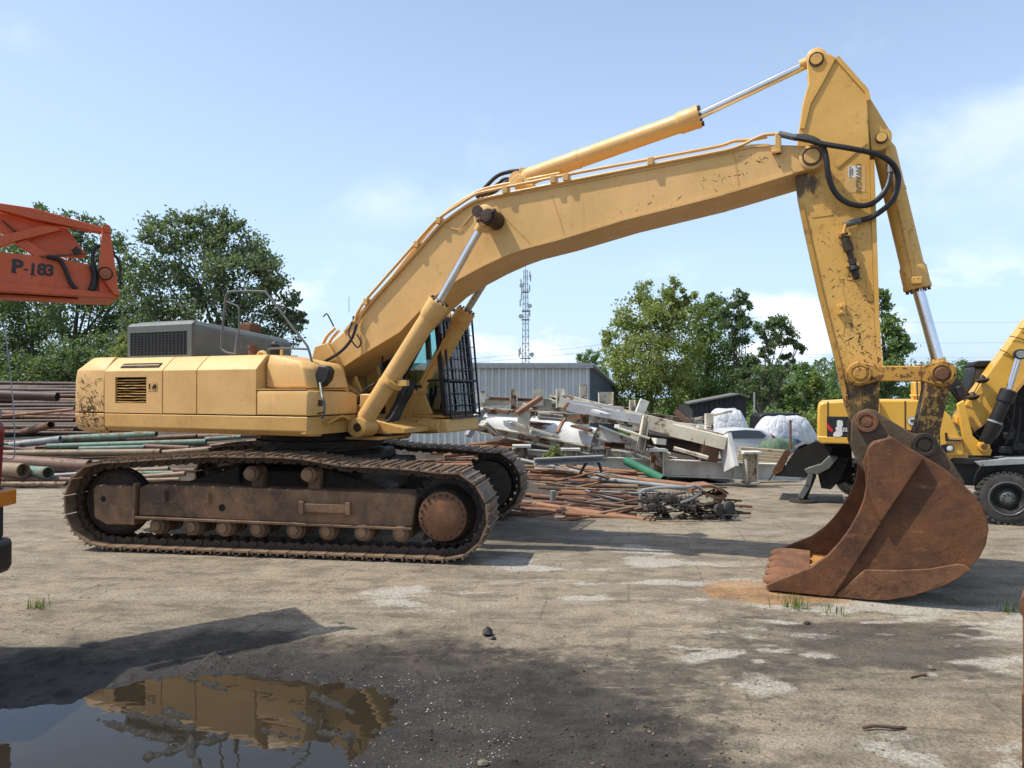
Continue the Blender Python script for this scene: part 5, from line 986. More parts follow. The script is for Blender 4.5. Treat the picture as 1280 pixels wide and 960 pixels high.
tuft('larger grass tuft under the front edge of the rusty bucket', 990, 757, .13, 46, 2, .08)
tuft('thin grass tuft right of the larger one below the bucket', 1037, 764, .10, 18, 3, .05)
tuft('sparse weedy tuft in the bucket shadow near the right edge', 1262, 762, .10, 30, 4, .06)

# ================================================================== buildings
def building_shed():
    d = 46.0; L = at(400, 457, d); Rr = at(737, 457, d); zg = gz_at(0, d) - .3; zt = L.z
    root = empty('corrugated_shed', (Rr.x, d, zg), 'long pale grey corrugated shed behind the white beams', 'shed'); W_ = Rr.x - L.x; H_ = zt - zg; D_ = 13.0
    b = MB(); n = int(W_ / .42); vs = []
    for i in range(n + 1):
        x = -W_ + W_ * i / n
        for q, o in ((0, 0), (.3, 0), (.42, -.13), (.72, -.13), (.86, 0)):
            if i < n: vs.append((x + q * W_ / n, o))
    vs.append((0, 0)); m = len(vs)
    b.add([(x, y, 0) for x, y in vs] + [(x, y, H_) for x, y in vs] + [(x, y + .16, 0) for x, y in vs] + [(x, y + .16, H_) for x, y in vs], [(i, i + 1, i + 1 + m, i + m) for i in range(m - 1)] + [(i + 2 * m, i + 3 * m, i + 1 + 3 * m, i + 1 + 2 * m) for i in range(m - 1)] + [(i + m, i + 1 + m, i + 1 + 3 * m, i + 3 * m) for i in range(m - 1)])
    b.build('front_wall', 'cladding', root, smooth=0)
    # gable side: low mono-pitch roof falling away to the right rear
    ex = at(772, 489, d + 9) - Vector((Rr.x, d, zg)); b = MB(); ns = 30
    for i in range(ns):
        t0, t1 = i / ns, (i + .82) / ns; p = lambda t, z: Vector((ex.x * t, ex.y * t, z))
        z0, z1 = H_ + (ex.z - H_) * t0, H_ + (ex.z - H_) * t1; nrm = Vector((ex.y, -ex.x, 0)).normalized() * .05
        b.prism([p(t0, 0), p(t1, 0), p(t1, z1 - .05), p(t0, z0 - .05)], nrm)
    b.prism([(0, 0.02, 0), (ex.x, ex.y, 0), (ex.x, ex.y, ex.z - .06), (0, .02, H_ - .06)], (-.12, .02, 0)); b.build('gable_wall', 'cladding_dark', root, smooth=0)['kind'] = 'stuff'
    b = MB(); b.prism([(-W_ - .2, -.25, H_), (.25, -.25, H_), (ex.x + .3, ex.y, ex.z), (-W_ - .2, ex.y, ex.z)], (0, 0, .16)); b.build('roof', 'roof_edge', root)
    b = MB(); b.box(-W_ - .2, .2, -.33, -.2, H_ - .16, H_ + .02); b.build('gutter', 'roof_edge', root)
    b = MB(); q = at(751, 507, d + 3) - Vector((Rr.x, d, zg)); b.beam(q + Vector((-.3, -.5, 0)), q + Vector((.2, .2, 0)), .1, .8); b.build('window', 'car_blue', root)
building_shed()
def building_barn():
    d = 47; A = at(866, 503, d); C = at(921, 491.5, d); E = at(934, 494, d); zg = gz_at(20, d) - .3
    root = empty('timber_barn', (C.x, d, zg), 'low black timber barn with grey roof left of the light pole', 'barn'); w_ = C.x - A.x; b = MB(); H0, H1 = A.z - zg, C.z - zg
    nb = 18
    for i in range(nb): x0 = -w_ + w_ * i / nb; b.box(x0, x0 + w_ / nb * .9, -.04 * (i % 2), .1, 0, H0 + (H1 - H0) * (i + .5) / nb - .1)
    b.build('board_wall', 'barn', root, smooth=0)['kind'] = 'stuff'; b = MB(); b.box(0, .6, 0, 4, 0, H1 - .3); b.box(-w_, 0, .12, 4, 0, H0 - .2); b.build('rear_wall', 'barn', root)
    b = MB(); b.prism([(-w_ - .3, -.3, H0 - .02), (.1, -.3, H1), (.75, -.3, H1 - .2), (.75, -.3, H1 - .3), (.1, -.3, H1 - .1), (-w_ - .3, -.3, H0 - .12)], (.6, 4, 0)); b.build('roof', 'barn_roof', root)
building_barn()
# lattice mast with antennas
def mast():
    d = 190; k = d / F; base = at(657, 530, d); base.z = gz_at(3, d) - .5; top = at(659, 338, d).z - base.z
    root = empty('lattice_mast', base, 'tall grey lattice radio mast with antennas above the shed', 'radio mast'); b = MB(); H_ = top
    hw = lambda z: (5.6 - 3.3 * (z / H_)) * k
    nseg = 22; cs = ((-1, -1), (1, -1), (1, 1), (-1, 1))
    P_ = lambda c, z: (c[0] * hw(z), c[1] * hw(z), z)
    for c in cs: b.tube([P_(c, 0), P_(c, H_)], .075, 5)
    for i in range(nseg):
        z0, z1 = H_ * i / nseg, H_ * (i + 1) / nseg
        for j in range(4): b.tube([P_(cs[j], z0), P_(cs[(j + 1) % 4], z1)] if i % 2 else [P_(cs[(j + 1) % 4], z0), P_(cs[j], z1)], .055, 4, False)
        for j in range(4): b.tube([P_(cs[j], z1), P_(cs[(j + 1) % 4], z1)], .05, 4, False)
    b.tube([(0, 0, 0), (0, 0, H_)], .09, 5); b.build('lattice', 'mast', root)['kind'] = 'stuff'
    for t in (.395, .66, .72, .85):
        b = MB(); z = H_ * t; q = hw(z) * 1.5; b.box(-q, q, -q, q, z, z + .15); b.build('platform', 'mast', root)
    rr = random.Random(5)
    for t in (.41, .41, .42, .43, .67, .69, .74, .76, .80, .84, .86, .88, .90, .93, .95):
        b = MB(); z = H_ * t; s = rr.choice((-1, 1)); x = s * (hw(z) + rr.uniform(.3, .9)); y = rr.uniform(-1, 0.5)
        if rr.random() < .55: b.box(x - .16, x + .16, y - .1, y + .1, z - .2, z + 1.6)
        else: b.lathe((x, y - .2, z + .5), (0, -1, 0), [(0, .2), (.12, .6), (.2, .62)], 14)
        b.beam((0, y, z + .4), (x, y, z + .4), .09, .09); b.build('antenna', 'dish', root)
    b = MB(); b.tube([(0, 0, H_), (0, 0, H_ + 1.6)], .06, 5); b.build('lightning_rod', 'mast', root)
mast()
b = MB(); p = at(943, 490, 44); zg = gz_at(p.x, 44); b.lathe((0, 0, 0), (0, 0, 1), [(-.2, .07), (p.z - zg, .05)], 10); o = b.build('light_pole', 'roof_edge'); o.location = (p.x, 44, zg); tag(o, 'thin pale grey pole between the barn and the covered cars', 'pole')
b = MB(); b.cyl((0, 0, -.2), (0, 0, 1.75), .045, n=8); o = b.build('rusty_post', 'pipe_rust'); p = at(988, 560, 27); o.location = (p.x, 27, gz_at(p.x, 27)); tag(o, 'thin rusty upright post in front of the silver covered car', 'post')
for k, (y0, y1, d) in enumerate(((401, 400, 120), (427, 425, 120), (444, 445, 120), (447, 449, 125))):
    b = MB(); a, c = at(960, y0 - 2, d), at(1420, y1, d); m_ = (a + c) / 2 - Vector((0, 0, .5)); b.tube(smooth_path([a, m_, c], 10), .015, 5); o = b.build('power_line', 'wire'); tag(o, ['topmost of the overhead wires right of the excavator arm', 'second overhead wire from the top right of the excavator arm', 'third overhead wire from the top right of the excavator arm', 'lowest overhead wire right of the excavator arm'][k], 'overhead wire', 'overhead wires across the right sky')
for k, (y0, y1) in enumerate(((452, 428), (456, 440))):
    b = MB(); d = 170; a, c = at(560, y0, d), at(960, y1 - 34, d); b.tube(smooth_path([a, (a + c) / 2 - Vector((0, 0, 1.2)), c], 10), .030, 5); tag(b.build('power_line', 'wire'), ['upper wire rising to the right beside the lattice mast', 'lower wire rising to the right beside the lattice mast'][k], 'overhead wire', 'overhead wires beside the mast')

# ================================================================== cars behind the beams
def wheel_mb(b, x, y, z, r, w_, s): b.lathe((x, y, z), (0, s, 0), [(0, r * .55), (0, r * .9), (w_ * .15, r), (w_ * .85, r), (w_, r * .9), (w_, r * .5)], 20)
def hatchback():
    d = 33.0; p = at(935, 556, d); zg = gz_at(p.x, d); root = empty('parked_car', (p.x - .9, d, zg), 'white hatchback parked behind the timber planks with red tail lamp', 'car', rz=R(4))
    prof = [(-2.1, .35), (-2.15, .75), (-1.95, .95), (-1.0, 1.02), (-.35, 1.40), (.5, 1.47), (1.3, 1.42), (1.72, 1.15), (1.98, .98), (2.05, .60), (2.0, .32)]
    b = MB(); b.loft([[(x, y * (1 if z < 1.0 else .98 - .18 * (z - 1.0) / .45), z) for x, z in prof] for y in (-.88, .88)]); body = b.build('body', 'car_white', root, bevel=.06, seg=3)
    b = MB(); q = [(-.85, 1.03), (-.25, 1.36), (.5, 1.41), (1.15, 1.37), (1.42, 1.16), (1.3, 1.05)]; b.loft([[(x, -(.885 - .16 * (z - 1.0) / .45), z) for x, z in q], [(x, -(.86 - .16 * (z - 1.0) / .45), z) for x, z in q]]); b.build('side_window', 'car_glass', body)
    b = MB(); b.loft([[(1.62, -.84, 1.22), (1.78, -.87, 1.14), (2.04, -.88, .85), (1.95, -.895, .72), (1.84, -.90, .90)], [(1.62, -.72, 1.24), (1.80, -.72, 1.16), (2.09, -.72, .85), (2.08, -.72, .72), (1.84, -.72, .90)]]); b.build('tail_lamp', 'tail_red', body)
    for x in (-1.32, 1.25):
        for s in (-1, 1): b = MB(); wheel_mb(b, x, s * .90, .31, .31, .2, -s); b.build('wheel', 'rubber', root)
hatchback()
def covered(name, label, px, py_top, d, L, Wd, H_, mat, seed, rz=0, cat='covered car'):
    p = at(px, py_top, d); zg = gz_at(p.x, d); r = np.random.default_rng(seed); nu, nv = 40, 24; vs = []
    hh = p.z - zg
    for j in range(nv + 1):
        for i in range(nu):
            a = 2 * math.pi * i / nu; t = j / nv; f = (abs(math.cos(a)) ** 3.2 + abs(math.sin(a)) ** 3.2) ** (-1 / 3.2)
            sc_ = math.cos(t * math.pi / 2) ** .38 if t < 1 else 0.0; z = hh * (math.sin(t * math.pi / 2)) ** 1.05
            wv = 1 + .05 * math.sin(a * 9 + seed) * (1 - t) + .035 * math.sin(a * 17 + t * 7)
            x, y = L / 2 * f * math.cos(a) * sc_ * wv, Wd / 2 * f * math.sin(a) * sc_ * wv
            z += .05 * math.sin(x * 7 + seed) * math.sin(y * 6) * t
            if x > .2 * L: z *= 1 - .32 * min(1, (x / L - .2) * 4) * (1 if t > .3 else .4)
            vs.append((x, y, z))
    fs = [(j * nu + i, j * nu + (i + 1) % nu, (j + 1) * nu + (i + 1) % nu, (j + 1) * nu + i) for j in range(nv) for i in range(nu)]
    b = MB(); b.add(vs, fs); o = b.build(name, mat, smooth=70); o.location = (p.x, d, zg); o.rotation_euler.z = rz; return tag(o, label, cat)
covered('covered_car', 'car under a silver grey tarpaulin right of the white hatchback', 982, 520, 36, 3.5, 1.9, 1.5, 'tarp', 2, .3)
covered('covered_car', 'tall vehicle under a pale tarpaulin beside the black barn', 910, 511, 37, 2.3, 2.0, 2, 'tarp', 5, 0)
covered('green_tarp_heap', 'low heap under a mottled green tarpaulin beside the white hatchback', 975, 548, 31, 1.9, 1.2, 1, 'tarp_green', 7, .2, 'tarpaulin heap')
b = MB(); b.loft([[(-1.4, y, .9), (1.2, y, .9), (1.15, y, 1.7), (.9, y, 1.85), (-1.1, y, 1.85), (-1.35, y, 1.7)] for y in (-.85, .85)]); b.box(-1.9, 1.9, -.9, .9, .3, .95)
o = b.build('dark_van', 'black', bevel=.08); p = at(972, 515, 42); o.location = (p.x, 42, p.z - 1.9); tag(o, 'dark van with boxy roof behind the silver covered car', 'van')
for x in (-1.2, 1.2):
    for s in (-1, 1): wb = MB(); wheel_mb(wb, x, s * .92, .0, .34, .2, -s); w2 = wb.build('wheel', 'rubber', o)
o['category'] = 'van'
b = MB(); b.loft([[(-.9, y, .5), (.9, y, .5), (1.0, y, .9), (.5, y, 1.25), (-.6, y, 1.25), (-1.0, y, .85)] for y in (-.8, .8)]); o = b.build('blue_car', 'car_blue', bevel=.1); p = at(990, 548, 34); o.location = (p.x - .3, 34.5, p.z - 1.25); tag(o, 'dark blue car partly hidden behind the green tarpaulin heap', 'car')

# ================================================================== white steel beams
BEAMS = 'scrapped white steel beams piled in the yard'
def wb(label, a, c, d0, d1, h, w, kind='I', mat='steel_white', name='steel_beam', roll=(0, 0, 1), cat='steel beam'):
    A, C = at(*a, d0), at(*c, d1); mid = (A + C) / 2; b = MB()
    if kind == 'I': b.ibeam(A - mid, C - mid, h, w, .03, roll)
    elif kind == 'C': b.beam(A - mid, C - mid, .03, h, roll); b.beam(A - mid, C - mid, w, .03, roll, w / 2, h / 2 - .016); b.beam(A - mid, C - mid, w, .03, roll, w / 2, -h / 2 + .016)
    else: b.beam(A - mid, C - mid, w, h, roll)
    if kind == 'I':   # stiffeners
        Lb = (C - A).length; t = (C - A).normalized()
        for k in range(1, int(Lb / 1.3)):
            p = A - mid + t * Lb * k / int(Lb / 1.3); b.beam(p - t * .012, p + t * .012, w * .9, h * .9, roll)
    o = b.build(name, mat, smooth=0); o.location = mid; return tag(o, label, cat, BEAMS)
wb('long white girder lying along the front of the pile between two column stubs', (742, 581), (1000, 591), 17.2, 17.6, .40, .24)
wb('long box beam sloping down to the right across the top of the pile', (700, 500), (908, 552), 18.5, 17.6, .34, .26, 'B', 'steel_cream')
wb('short white girder sloping steeply through the middle of the pile', (746, 539), (835, 574), 17.5, 17.2, .32, .26, 'I')
wb('long low beam sloping down at the left behind the far track', (578, 531), (738, 562), 17.8, 17.2, .20, .2, 'C', 'steel_cream')
wb('rust streaked beam resting level on the left of the pile', (604, 516), (736, 524), 18.2, 18.0, .26, .24, 'I', 'steel_cream')
wb('upper level beam at the left with upright stubs', (598, 503), (690, 503), 19.2, 19.2, .22, .2, 'I', 'steel_cream')
wb('rusty brown bar leaning diagonally on the upper left beam', (646, 517), (676, 497), 17.4, 17.6, .10, .22, 'B', 'pipe_orange')
wb('broad upright white stub under the leaning rusty bar', (655, 514), (654, 541), 17.5, 17.5, .30, .22, 'B', 'steel_cream')
wb('thin white pole lying across the top of the pile', (701, 500), (780, 511), 17.4, 17.2, .07, .09, 'B', 'sheet_white')
wb('wide white beam under the thin white pole', (708, 508), (800, 524), 18.2, 18.0, .22, .4, 'B', 'sheet_white')
wb('flat white beam high on the right part of the pile', (790, 524), (868, 540), 18.6, 18.2, .20, .4, 'I', 'sheet_white')
wb('long thin beam reaching back to the right at the top of the pile', (790, 518), (878, 527), 19.6, 20.4, .16, .2, 'I', 'steel_cream')
wb('square ended beam at the right end of the pile', (840, 537), (908, 554), 17.7, 17.2, .30, .3, 'B', 'steel_cream')
wb('grey beam lying in front of the pile above the rusty pipes', (668, 577), (754, 573), 14.5, 14.8, .13, .2, 'I', 'pipe_grey')
wb('pale flat board beam under the middle of the pile', (740, 566), (845, 578), 17.9, 17.8, .25, .25, 'B', 'steel_white')
wb('short brown upright block under the right end of the pile', (890, 543), (884, 576), 17.4, 17.4, .4, .3, 'B', 'pipe_rust')
wb('dark rusty wedge between the short girder and the box beam', (800, 536), (812, 560), 17.1, 17.2, .2, .22, 'I', 'pipe_dark')
wb('rusty upright end plate leaning on the short girder', (808, 520), (800, 563), 16.9, 16.9, .16, .24, 'I', 'steel_cream')
wb('white upright slab leaning at the right of the pile', (905, 545), (914, 586), 17.3, 17.0, .5, .1, 'B', 'sheet_white')
wb('grey diagonal prop leaning at the left edge of the pile', (603, 513), (585, 545), 16.6, 16.4, .12, .16, 'B', 'pipe_grey')
wb('beam lying flat at the foot of the pile on the left', (640, 568), (742, 574), 17.2, 17.3, .3, .22, 'I', 'steel_white')
wb('white cross beam low in the left of the pile', (700, 548), (762, 560), 19, 19, .4, .3, 'B', 'steel_white')
wb('rust stained girder at the back of the pile', (640, 511), (790, 520), 20.2, 20.2, .5, .3, 'I', 'steel_cream')
wb('second girder at the back right of the pile', (790, 536), (880, 556), 20.0, 19.6, .5, .3, 'I', 'steel_cream')
wb('far end of the front girder lying to the right of the right stub', (930, 590), (988, 594), 18.4, 18.8, .30, .3, 'B', 'steel_white')
for k, (x, y0, y1, d, w_, lab) in enumerate(((600, 489, 503, 19.0, .26, 'leftmost upright stub on the upper left beam'), (642, 486, 514, 18.4, .20, 'upright stub second from the left on the pile'), (673, 487, 507, 19.0, .26, 'pale square stub above the leaning rusty bar'), (700, 486, 510, 18.6, .22, 'upright stub in the middle of the top row'), (729, 481, 510, 18.8, .18, 'tall narrow stub near the shed gable'), (757, 490, 513, 19.4, .40, 'broad cream stub in front of the shed gable'), (803, 500, 520, 18.4, .22, 'leaning white slab at the top centre of the pile'), (790, 500, 522, 19.2, .16, 'rusty stub left of the leaning white slab'), (886, 517, 540, 18.2, .18, 'tall upright stub at the right of the pile'), (876, 532, 550, 17.9, .22, 'short stub beside the tall right upright'))):
    wb(lab, (x + (3 if k == 6 else 0), y0), (x - (5 if k == 6 else 0), y1), d, d, w_, .18, 'C' if k % 2 else 'B', 'steel_cream' if k % 3 else 'steel_white', 'upright_stub', (1, 0, 0), 'steel stub')
for lab, a, c, d, h_, w_, kd, mt in (
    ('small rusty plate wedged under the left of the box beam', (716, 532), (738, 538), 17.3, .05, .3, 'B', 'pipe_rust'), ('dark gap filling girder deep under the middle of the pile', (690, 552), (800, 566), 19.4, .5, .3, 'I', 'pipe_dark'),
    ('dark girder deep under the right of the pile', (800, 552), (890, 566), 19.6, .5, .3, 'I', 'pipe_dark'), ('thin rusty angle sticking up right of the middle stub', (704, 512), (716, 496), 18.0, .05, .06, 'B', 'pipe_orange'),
    ('thin rusty rod hanging off the left beam', (706, 523), (696, 541), 17.2, .05, .07, 'B', 'pipe_orange'), ('short white flange plate on the box beam', (742, 513), (760, 519), 17.6, .06, .3, 'B', 'sheet_white'),
    ('rust edged plate on top of the short girder', (770, 534), (812, 548), 16.9, .03, .3, 'B', 'steel_cream'), ('narrow cream bar slanting behind the tall right upright', (868, 524), (915, 514), 18.8, .06, .09, 'B', 'steel_cream'),
    ('cream plate lying between the box beam and the front girder', (842, 560), (885, 572), 17.0, .06, .4, 'B', 'steel_cream'), ('broken white panel leaning behind the front girder', (764, 556), (800, 578), 17.9, .35, .05, 'B', 'sheet_white'),
    ('rusty channel on top of the left upper beam', (612, 498), (668, 500), 18.7, .08, .2, 'C', 'pipe_rust'), ('thin grey bar across the sheet ducts', (640, 528), (700, 547), 17.3, .05, .08, 'B', 'steel_cream')):
    wb(lab, a, c, d, d - .2, h_, w_, kd, mt, 'steel_piece', cat='steel piece')
rr = random.Random(44); L_ = []
for k in range(20):
    x = 600 + k * 15 + rr.uniform(-4, 4); top_ = 498 + max(0, x - 690) * .15; y = top_ + rr.uniform(0, 48); d = 18.6 - (y - top_) * .035 + rr.uniform(-.2, .2); ln_ = rr.uniform(10, 42); sl_ = rr.choice((-.6, -.2, .1, .25, .3, .9, 1.6)); n_ = math.hypot(1, sl_)
    L_.append((x, (x - ln_ / n_ / 2, y - ln_ * sl_ / n_ / 2), (x + ln_ / n_ / 2, min(y + ln_ * sl_ / n_ / 2, 588)), d, rr.uniform(.05, .16), rr.uniform(.08, .24), rr.choice('IICB'), ('steel_white', 'steel_cream', 'pipe_rust')[k % 3]))
cnt_ = {}; hue_ = dict(steel_white='chalky white', steel_cream='rusty cream', pipe_rust='brown rusty')
for x, a, c, d, h_, w_, kd, mt in L_:
    i_ = cnt_.get(mt, 0); cnt_[mt] = i_ + 1
    wb((('leftmost' if i_ == 0 else ['', 'second', 'third', 'fourth', 'fifth', 'sixth', 'seventh', 'eighth', 'ninth'][i_] + ' from the left') + ' of the short ' + hue_[mt] + ' offcuts on the beam pile'), a, c, d, d - rr.uniform(-.3, .3), h_, w_, kd, mt, 'steel_offcut', cat='steel offcut')
def colstub(x, y0, y1, d, label):
    p = at(x, y1, d); h = (y1 - y0) / F * d; root = empty('column_stub', (p.x, p.y, p.z), label, 'column stub', BEAMS); b = MB(); b.ibeam((0, 0, 0), (0, 0, h - .05), .28, .26, .03, (1, 0, 0)); b.build('shaft', 'steel_cream', root, smooth=0)
    b = MB(); b.box(-.22, .22, -.2, .2, h - .05, h); b.build('cap_plate', 'steel_white', root)
    b = MB(); b.box(-.17, .17, -.17, .17, -.02, .02); b.build('base_plate', 'steel_cream', root)
    b = MB()
    for i in range(4):
        for j in (-1, 1): b.cyl((j * .07, -.135, .12 + i * h * .2), (j * .07, -.16, .12 + i * h * .2), .018, n=6)
    b.build('bolt_row', 'rust', root)['kind'] = 'stuff'
colstub(821, 561, 602, 17.0, 'flanged white column stub on the front girder left of the centre')
colstub(938, 564, 603, 17.0, 'flanged white column stub near the right end of the front girder')
colstub(713, 560, 590, 17.0, 'short flanged stub at the left end of the front girder')
colstub(751, 558, 588, 17.4, 'short capped stub behind the grey front beam')
colstub(652, 556, 590, 17.0, 'short white stub beside the far track')
def trough(label, a, c, d, r, mat='sheet_white'):
    A, C = at(*a, d), at(*c, d - .5); t = (C - A).normalized(); up = Vector((0, 0, 1)); sd = t.cross(up).normalized(); u = sd.cross(t); mid = (A + C) / 2; b = MB(); rings = []
    for i in range(9):
        p = A + (C - A) * i / 8 - mid; o = [(math.cos(q), math.sin(q)) for q in [math.pi * (.05 + .9 * j / 12) for j in range(13)]]
        rings.append([p + sd * x * r + u * y * r for x, y in o] + [p + sd * x * (r - .03) + u * y * (r - .03) for x, y in o[::-1]])
    b.loft(rings); o = b.build('sheet_trough', mat, smooth=50); o.location = mid; return tag(o, label, 'sheet metal duct', BEAMS)
trough('long white curved sheet duct lying low at the left of the pile', (596, 535), (680, 552), 18.6, .55); trough('shorter white curved sheet duct with rusty seams in the middle left', (664, 542), (742, 560), 18.2, .5)
for k in range(6):
    wb(['topmost pale plank of the stack beside the dozer blade', 'second plank of the stack beside the dozer blade', 'third plank of the stack beside the dozer blade', 'fourth plank of the stack beside the dozer blade', 'fifth plank of the stack beside the dozer blade', 'lowest plank of the stack beside the dozer blade'][k], (925 - k * 2, 560 + k * 4), (990 + k, 565 + k * 4), 20.5 - k * .15, 20.3 - k * .15, .07, .35, 'B', 'timber', 'timber_plank', cat='plank')
b = MB(); mnd = []
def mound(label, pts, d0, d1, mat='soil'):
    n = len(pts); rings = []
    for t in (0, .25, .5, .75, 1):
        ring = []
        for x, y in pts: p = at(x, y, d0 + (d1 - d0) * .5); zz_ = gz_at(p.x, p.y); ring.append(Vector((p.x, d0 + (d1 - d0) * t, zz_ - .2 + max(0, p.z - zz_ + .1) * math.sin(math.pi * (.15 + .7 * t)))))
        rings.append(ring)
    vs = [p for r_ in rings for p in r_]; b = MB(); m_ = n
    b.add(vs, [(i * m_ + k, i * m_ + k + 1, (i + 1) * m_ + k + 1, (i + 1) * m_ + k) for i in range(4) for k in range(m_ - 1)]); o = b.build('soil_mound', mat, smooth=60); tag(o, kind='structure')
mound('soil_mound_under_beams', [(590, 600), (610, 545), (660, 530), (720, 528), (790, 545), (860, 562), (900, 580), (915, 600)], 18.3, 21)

ORD = ['topmost', 'second', 'third', 'fourth', 'fifth', 'sixth', 'seventh', 'eighth', 'ninth', 'tenth', 'eleventh', 'twelfth', 'thirteenth', 'fourteenth', 'fifteenth', 'sixteenth', 'seventeenth', 'eighteenth', 'nineteenth', 'twentieth', 'twenty-first', 'twenty-second', 'twenty-third', 'twenty-fourth', 'twenty-fifth', 'twenty-sixth', 'twenty-seventh', 'twenty-eighth', 'twenty-ninth', 'thirtieth']
HUE = dict(pipe_rust='brown rusty', pipe_orange='orange rusty', pipe_tan='sandy tan', pipe_dark='nearly black', pipe_pink='dull red', pipe_green='pale green', pipe_grey='grey')
def ranked(lst, where):
    """lst: (y, material); names each by its colour and its rank from the top among that colour"""
    cnt = {}; out = [None] * len(lst)
    for i in sorted(range(len(lst)), key=lambda i: lst[i][0]):
        m_ = lst[i][1]; k = cnt.get(m_, 0); cnt[m_] = k + 1
        out[i] = (ORD[k] + (' ' if k == 0 else ' from the top of the ') + HUE[m_] + ' pipes ' + where)
    return out
# ================================================================== pipe heaps
def pipe_thing(label, group, a, c, d0, d1, r, mat, hollow=False, cat='pipe', sag=0.0, name='pipe'):
    A, C = at(*a, d0), at(*c, d1); mid = (A + C) / 2; b = MB(); n = 10 if r < .06 else 16
    if hollow or r > .05:
        t = (C - A).normalized(); L_ = (C - A).length; b.lathe(A - mid, t, [(L_ * .0 + .25, r * .86), (0, r * .86), (0, r), (L_, r), (L_, r * .86), (L_ - .25, r * .86)], n)
    else: b.tube([A - mid, (A + C) / 2 - mid - Vector((0, 0, sag)), C - mid] if sag else [A - mid, C - mid], r, n)
    o = b.build(name, mat, smooth=40); o.location = mid; return tag(o, label, cat, group)
G1 = 'pipes heaped behind the near track at the left'; G2 = 'dark pipes in the tall stack behind the counterweight'; G3 = 'rusty pipes heaped right of the tracks'
def dl(y): return 16.6 + (605 - y) * .042
for lab, a, c, r, mt in (
    ('long green pipe along the top of the left heap under the counterweight', (76, 549), (196, 543), .10, 'pipe_green'), ('silver grey pipe end at the top left of the left heap', (10, 557), (76, 549), .09, 'pipe_grey'),
    ('rusty pipe behind the long green pipe of the left heap', (160, 549), (246, 545), .06, 'pipe_rust'), ('pale green pipe in the second row of the left heap', (60, 558), (258, 552), .075, 'pipe_green'),
    ('short mint green pipe before the second row of the left heap', (100, 561), (181, 559), .06, 'pipe_green'), ('reddish tapering pipe meeting the short mint green pipe', (180, 558), (237, 560), .065, 'pipe_pink'),
    ('pale grey green pipe end near the turntable', (257, 549), (302, 546), .06, 'pipe_green'), ('maroon pipe slanting up towards the turntable', (242, 560), (341, 549), .05, 'pipe_pink'),
    ('short green pipe end left of the turntable', (306, 559), (341, 555), .075, 'pipe_green'), ('long tan pipe lying across the left heap with open dark end', (-30, 567), (201, 565), .085, 'pipe_tan'),
    ('tan pipe behind the track top left of the turntable', (203, 566), (307, 558), .07, 'pipe_tan'), ('thick rusty red pipe at the far left of the heap', (-40, 575), (112, 584), .19, 'pipe_pink'),
    ('tan brown pipe seen through the track above the idler', (163, 597), (232, 592), .06, 'pipe_tan'), ('green pipe seen through the track above the idler', (150, 592), (217, 591), .055, 'pipe_green'),
    ('lower rusty pink pipe at the foot of the left heap', (-40, 598), (90, 600), .075, 'pipe_pink'), ('lowest pale tan pipe at the foot of the left heap', (-40, 605), (84, 605), .06, 'pipe_tan'),
    ('thin tan pipe seen low through the track', (150, 601), (225, 599), .045, 'pipe_tan'), ('dark grey pipe behind the red truck corner', (-20, 556), (60, 566), .06, 'pipe_dark')):
    d = dl((a[1] + c[1]) / 2); pipe_thing(lab, G1, a, c, d, d, r, mt)
pipe_thing('thick pipe with big dark open end facing the camera, far left', G1, (-30, 585), (30, 588), 17.4, 16.7, .17, 'pipe_tan', True); pipe_thing('greenish pipe with open end right of the thick open pipe', G1, (20, 588), (61, 591), 17.5, 16.7, .14, 'pipe_green', True)
rr = random.Random(11); L_ = []
for k in range(20):
    y = 547 + k * 2.7; mt = rr.choice(('pipe_tan', 'pipe_green', 'pipe_rust', 'pipe_pink', 'pipe_grey')); d = dl(y) + .45; x0 = rr.uniform(-60, 180); x1 = x0 + rr.uniform(90, 190); e = rr.uniform(-3, 3), rr.uniform(0, 7)
    L_.append(((x0, y + e[0]), (min(x1, 335), y - e[1]), d, rr.uniform(.045, .085), mt))
for q, lab in zip(L_, ranked([(q[0][1] + q[1][1], q[4]) for q in L_], 'deep in the left heap')): pipe_thing(lab, G1, q[0], q[1], q[2], q[2], q[3], q[4])
rr = random.Random(12)
for k in range(34):
    y = 480 + (k % 17) * 3.9 + rr.uniform(-.9, .9); d = 19.8 + (545 - y) * .018 + (k // 17) * .3; x0 = rr.uniform(-60, 20); x1 = rr.uniform(80, 150); sl_ = rr.uniform(-2, 2)
    lab = ORD[k] + ' pipe from the top in the front row of the tall dark stack' if k < 17 and k else 'topmost pipe in the front row of the tall dark stack' if k == 0 else 'dark rusty pipe half hidden behind the front row of the tall stack'
    pipe_thing(lab, G2 if k < 17 else 'pipes hidden in the tall dark stack', (x0, y + sl_), (x1, y - sl_ * .3), d, d, rr.uniform(.05, .085), rr.choice(('pipe_dark', 'pipe_dark', 'pipe_dark', 'pipe_rust', 'pipe_rust')))
pipe_thing('thick black pipe in the upper part of the tall dark stack', G2, (-40, 492), (72, 496), 19.4, 19.4, .125, 'pipe_dark'); pipe_thing('dark pipe with ring shaped open end pointing at the camera', G2, (30, 540), (64, 531), 19.9, 19.0, .10, 'pipe_rust', True)
pipe_thing('thin reddish rod slanting down through the tall dark stack', G2, (-20, 522), (92, 512), 19.3, 19.3, .04, 'pipe_orange')
mound('soil_mound_under_pipes', [(-80, 605), (-80, 560), (20, 556), (120, 558), (260, 560), (340, 566), (360, 600)], 17.2, 21); mound('m', [(-120, 605), (-110, 492), (40, 486), (110, 486), (150, 520), (170, 600)], 20.8, 23.5); mound('m', [(60, 600), (80, 545), (200, 536), (340, 538), (480, 545), (560, 560), (600, 590)], 21.5, 24)
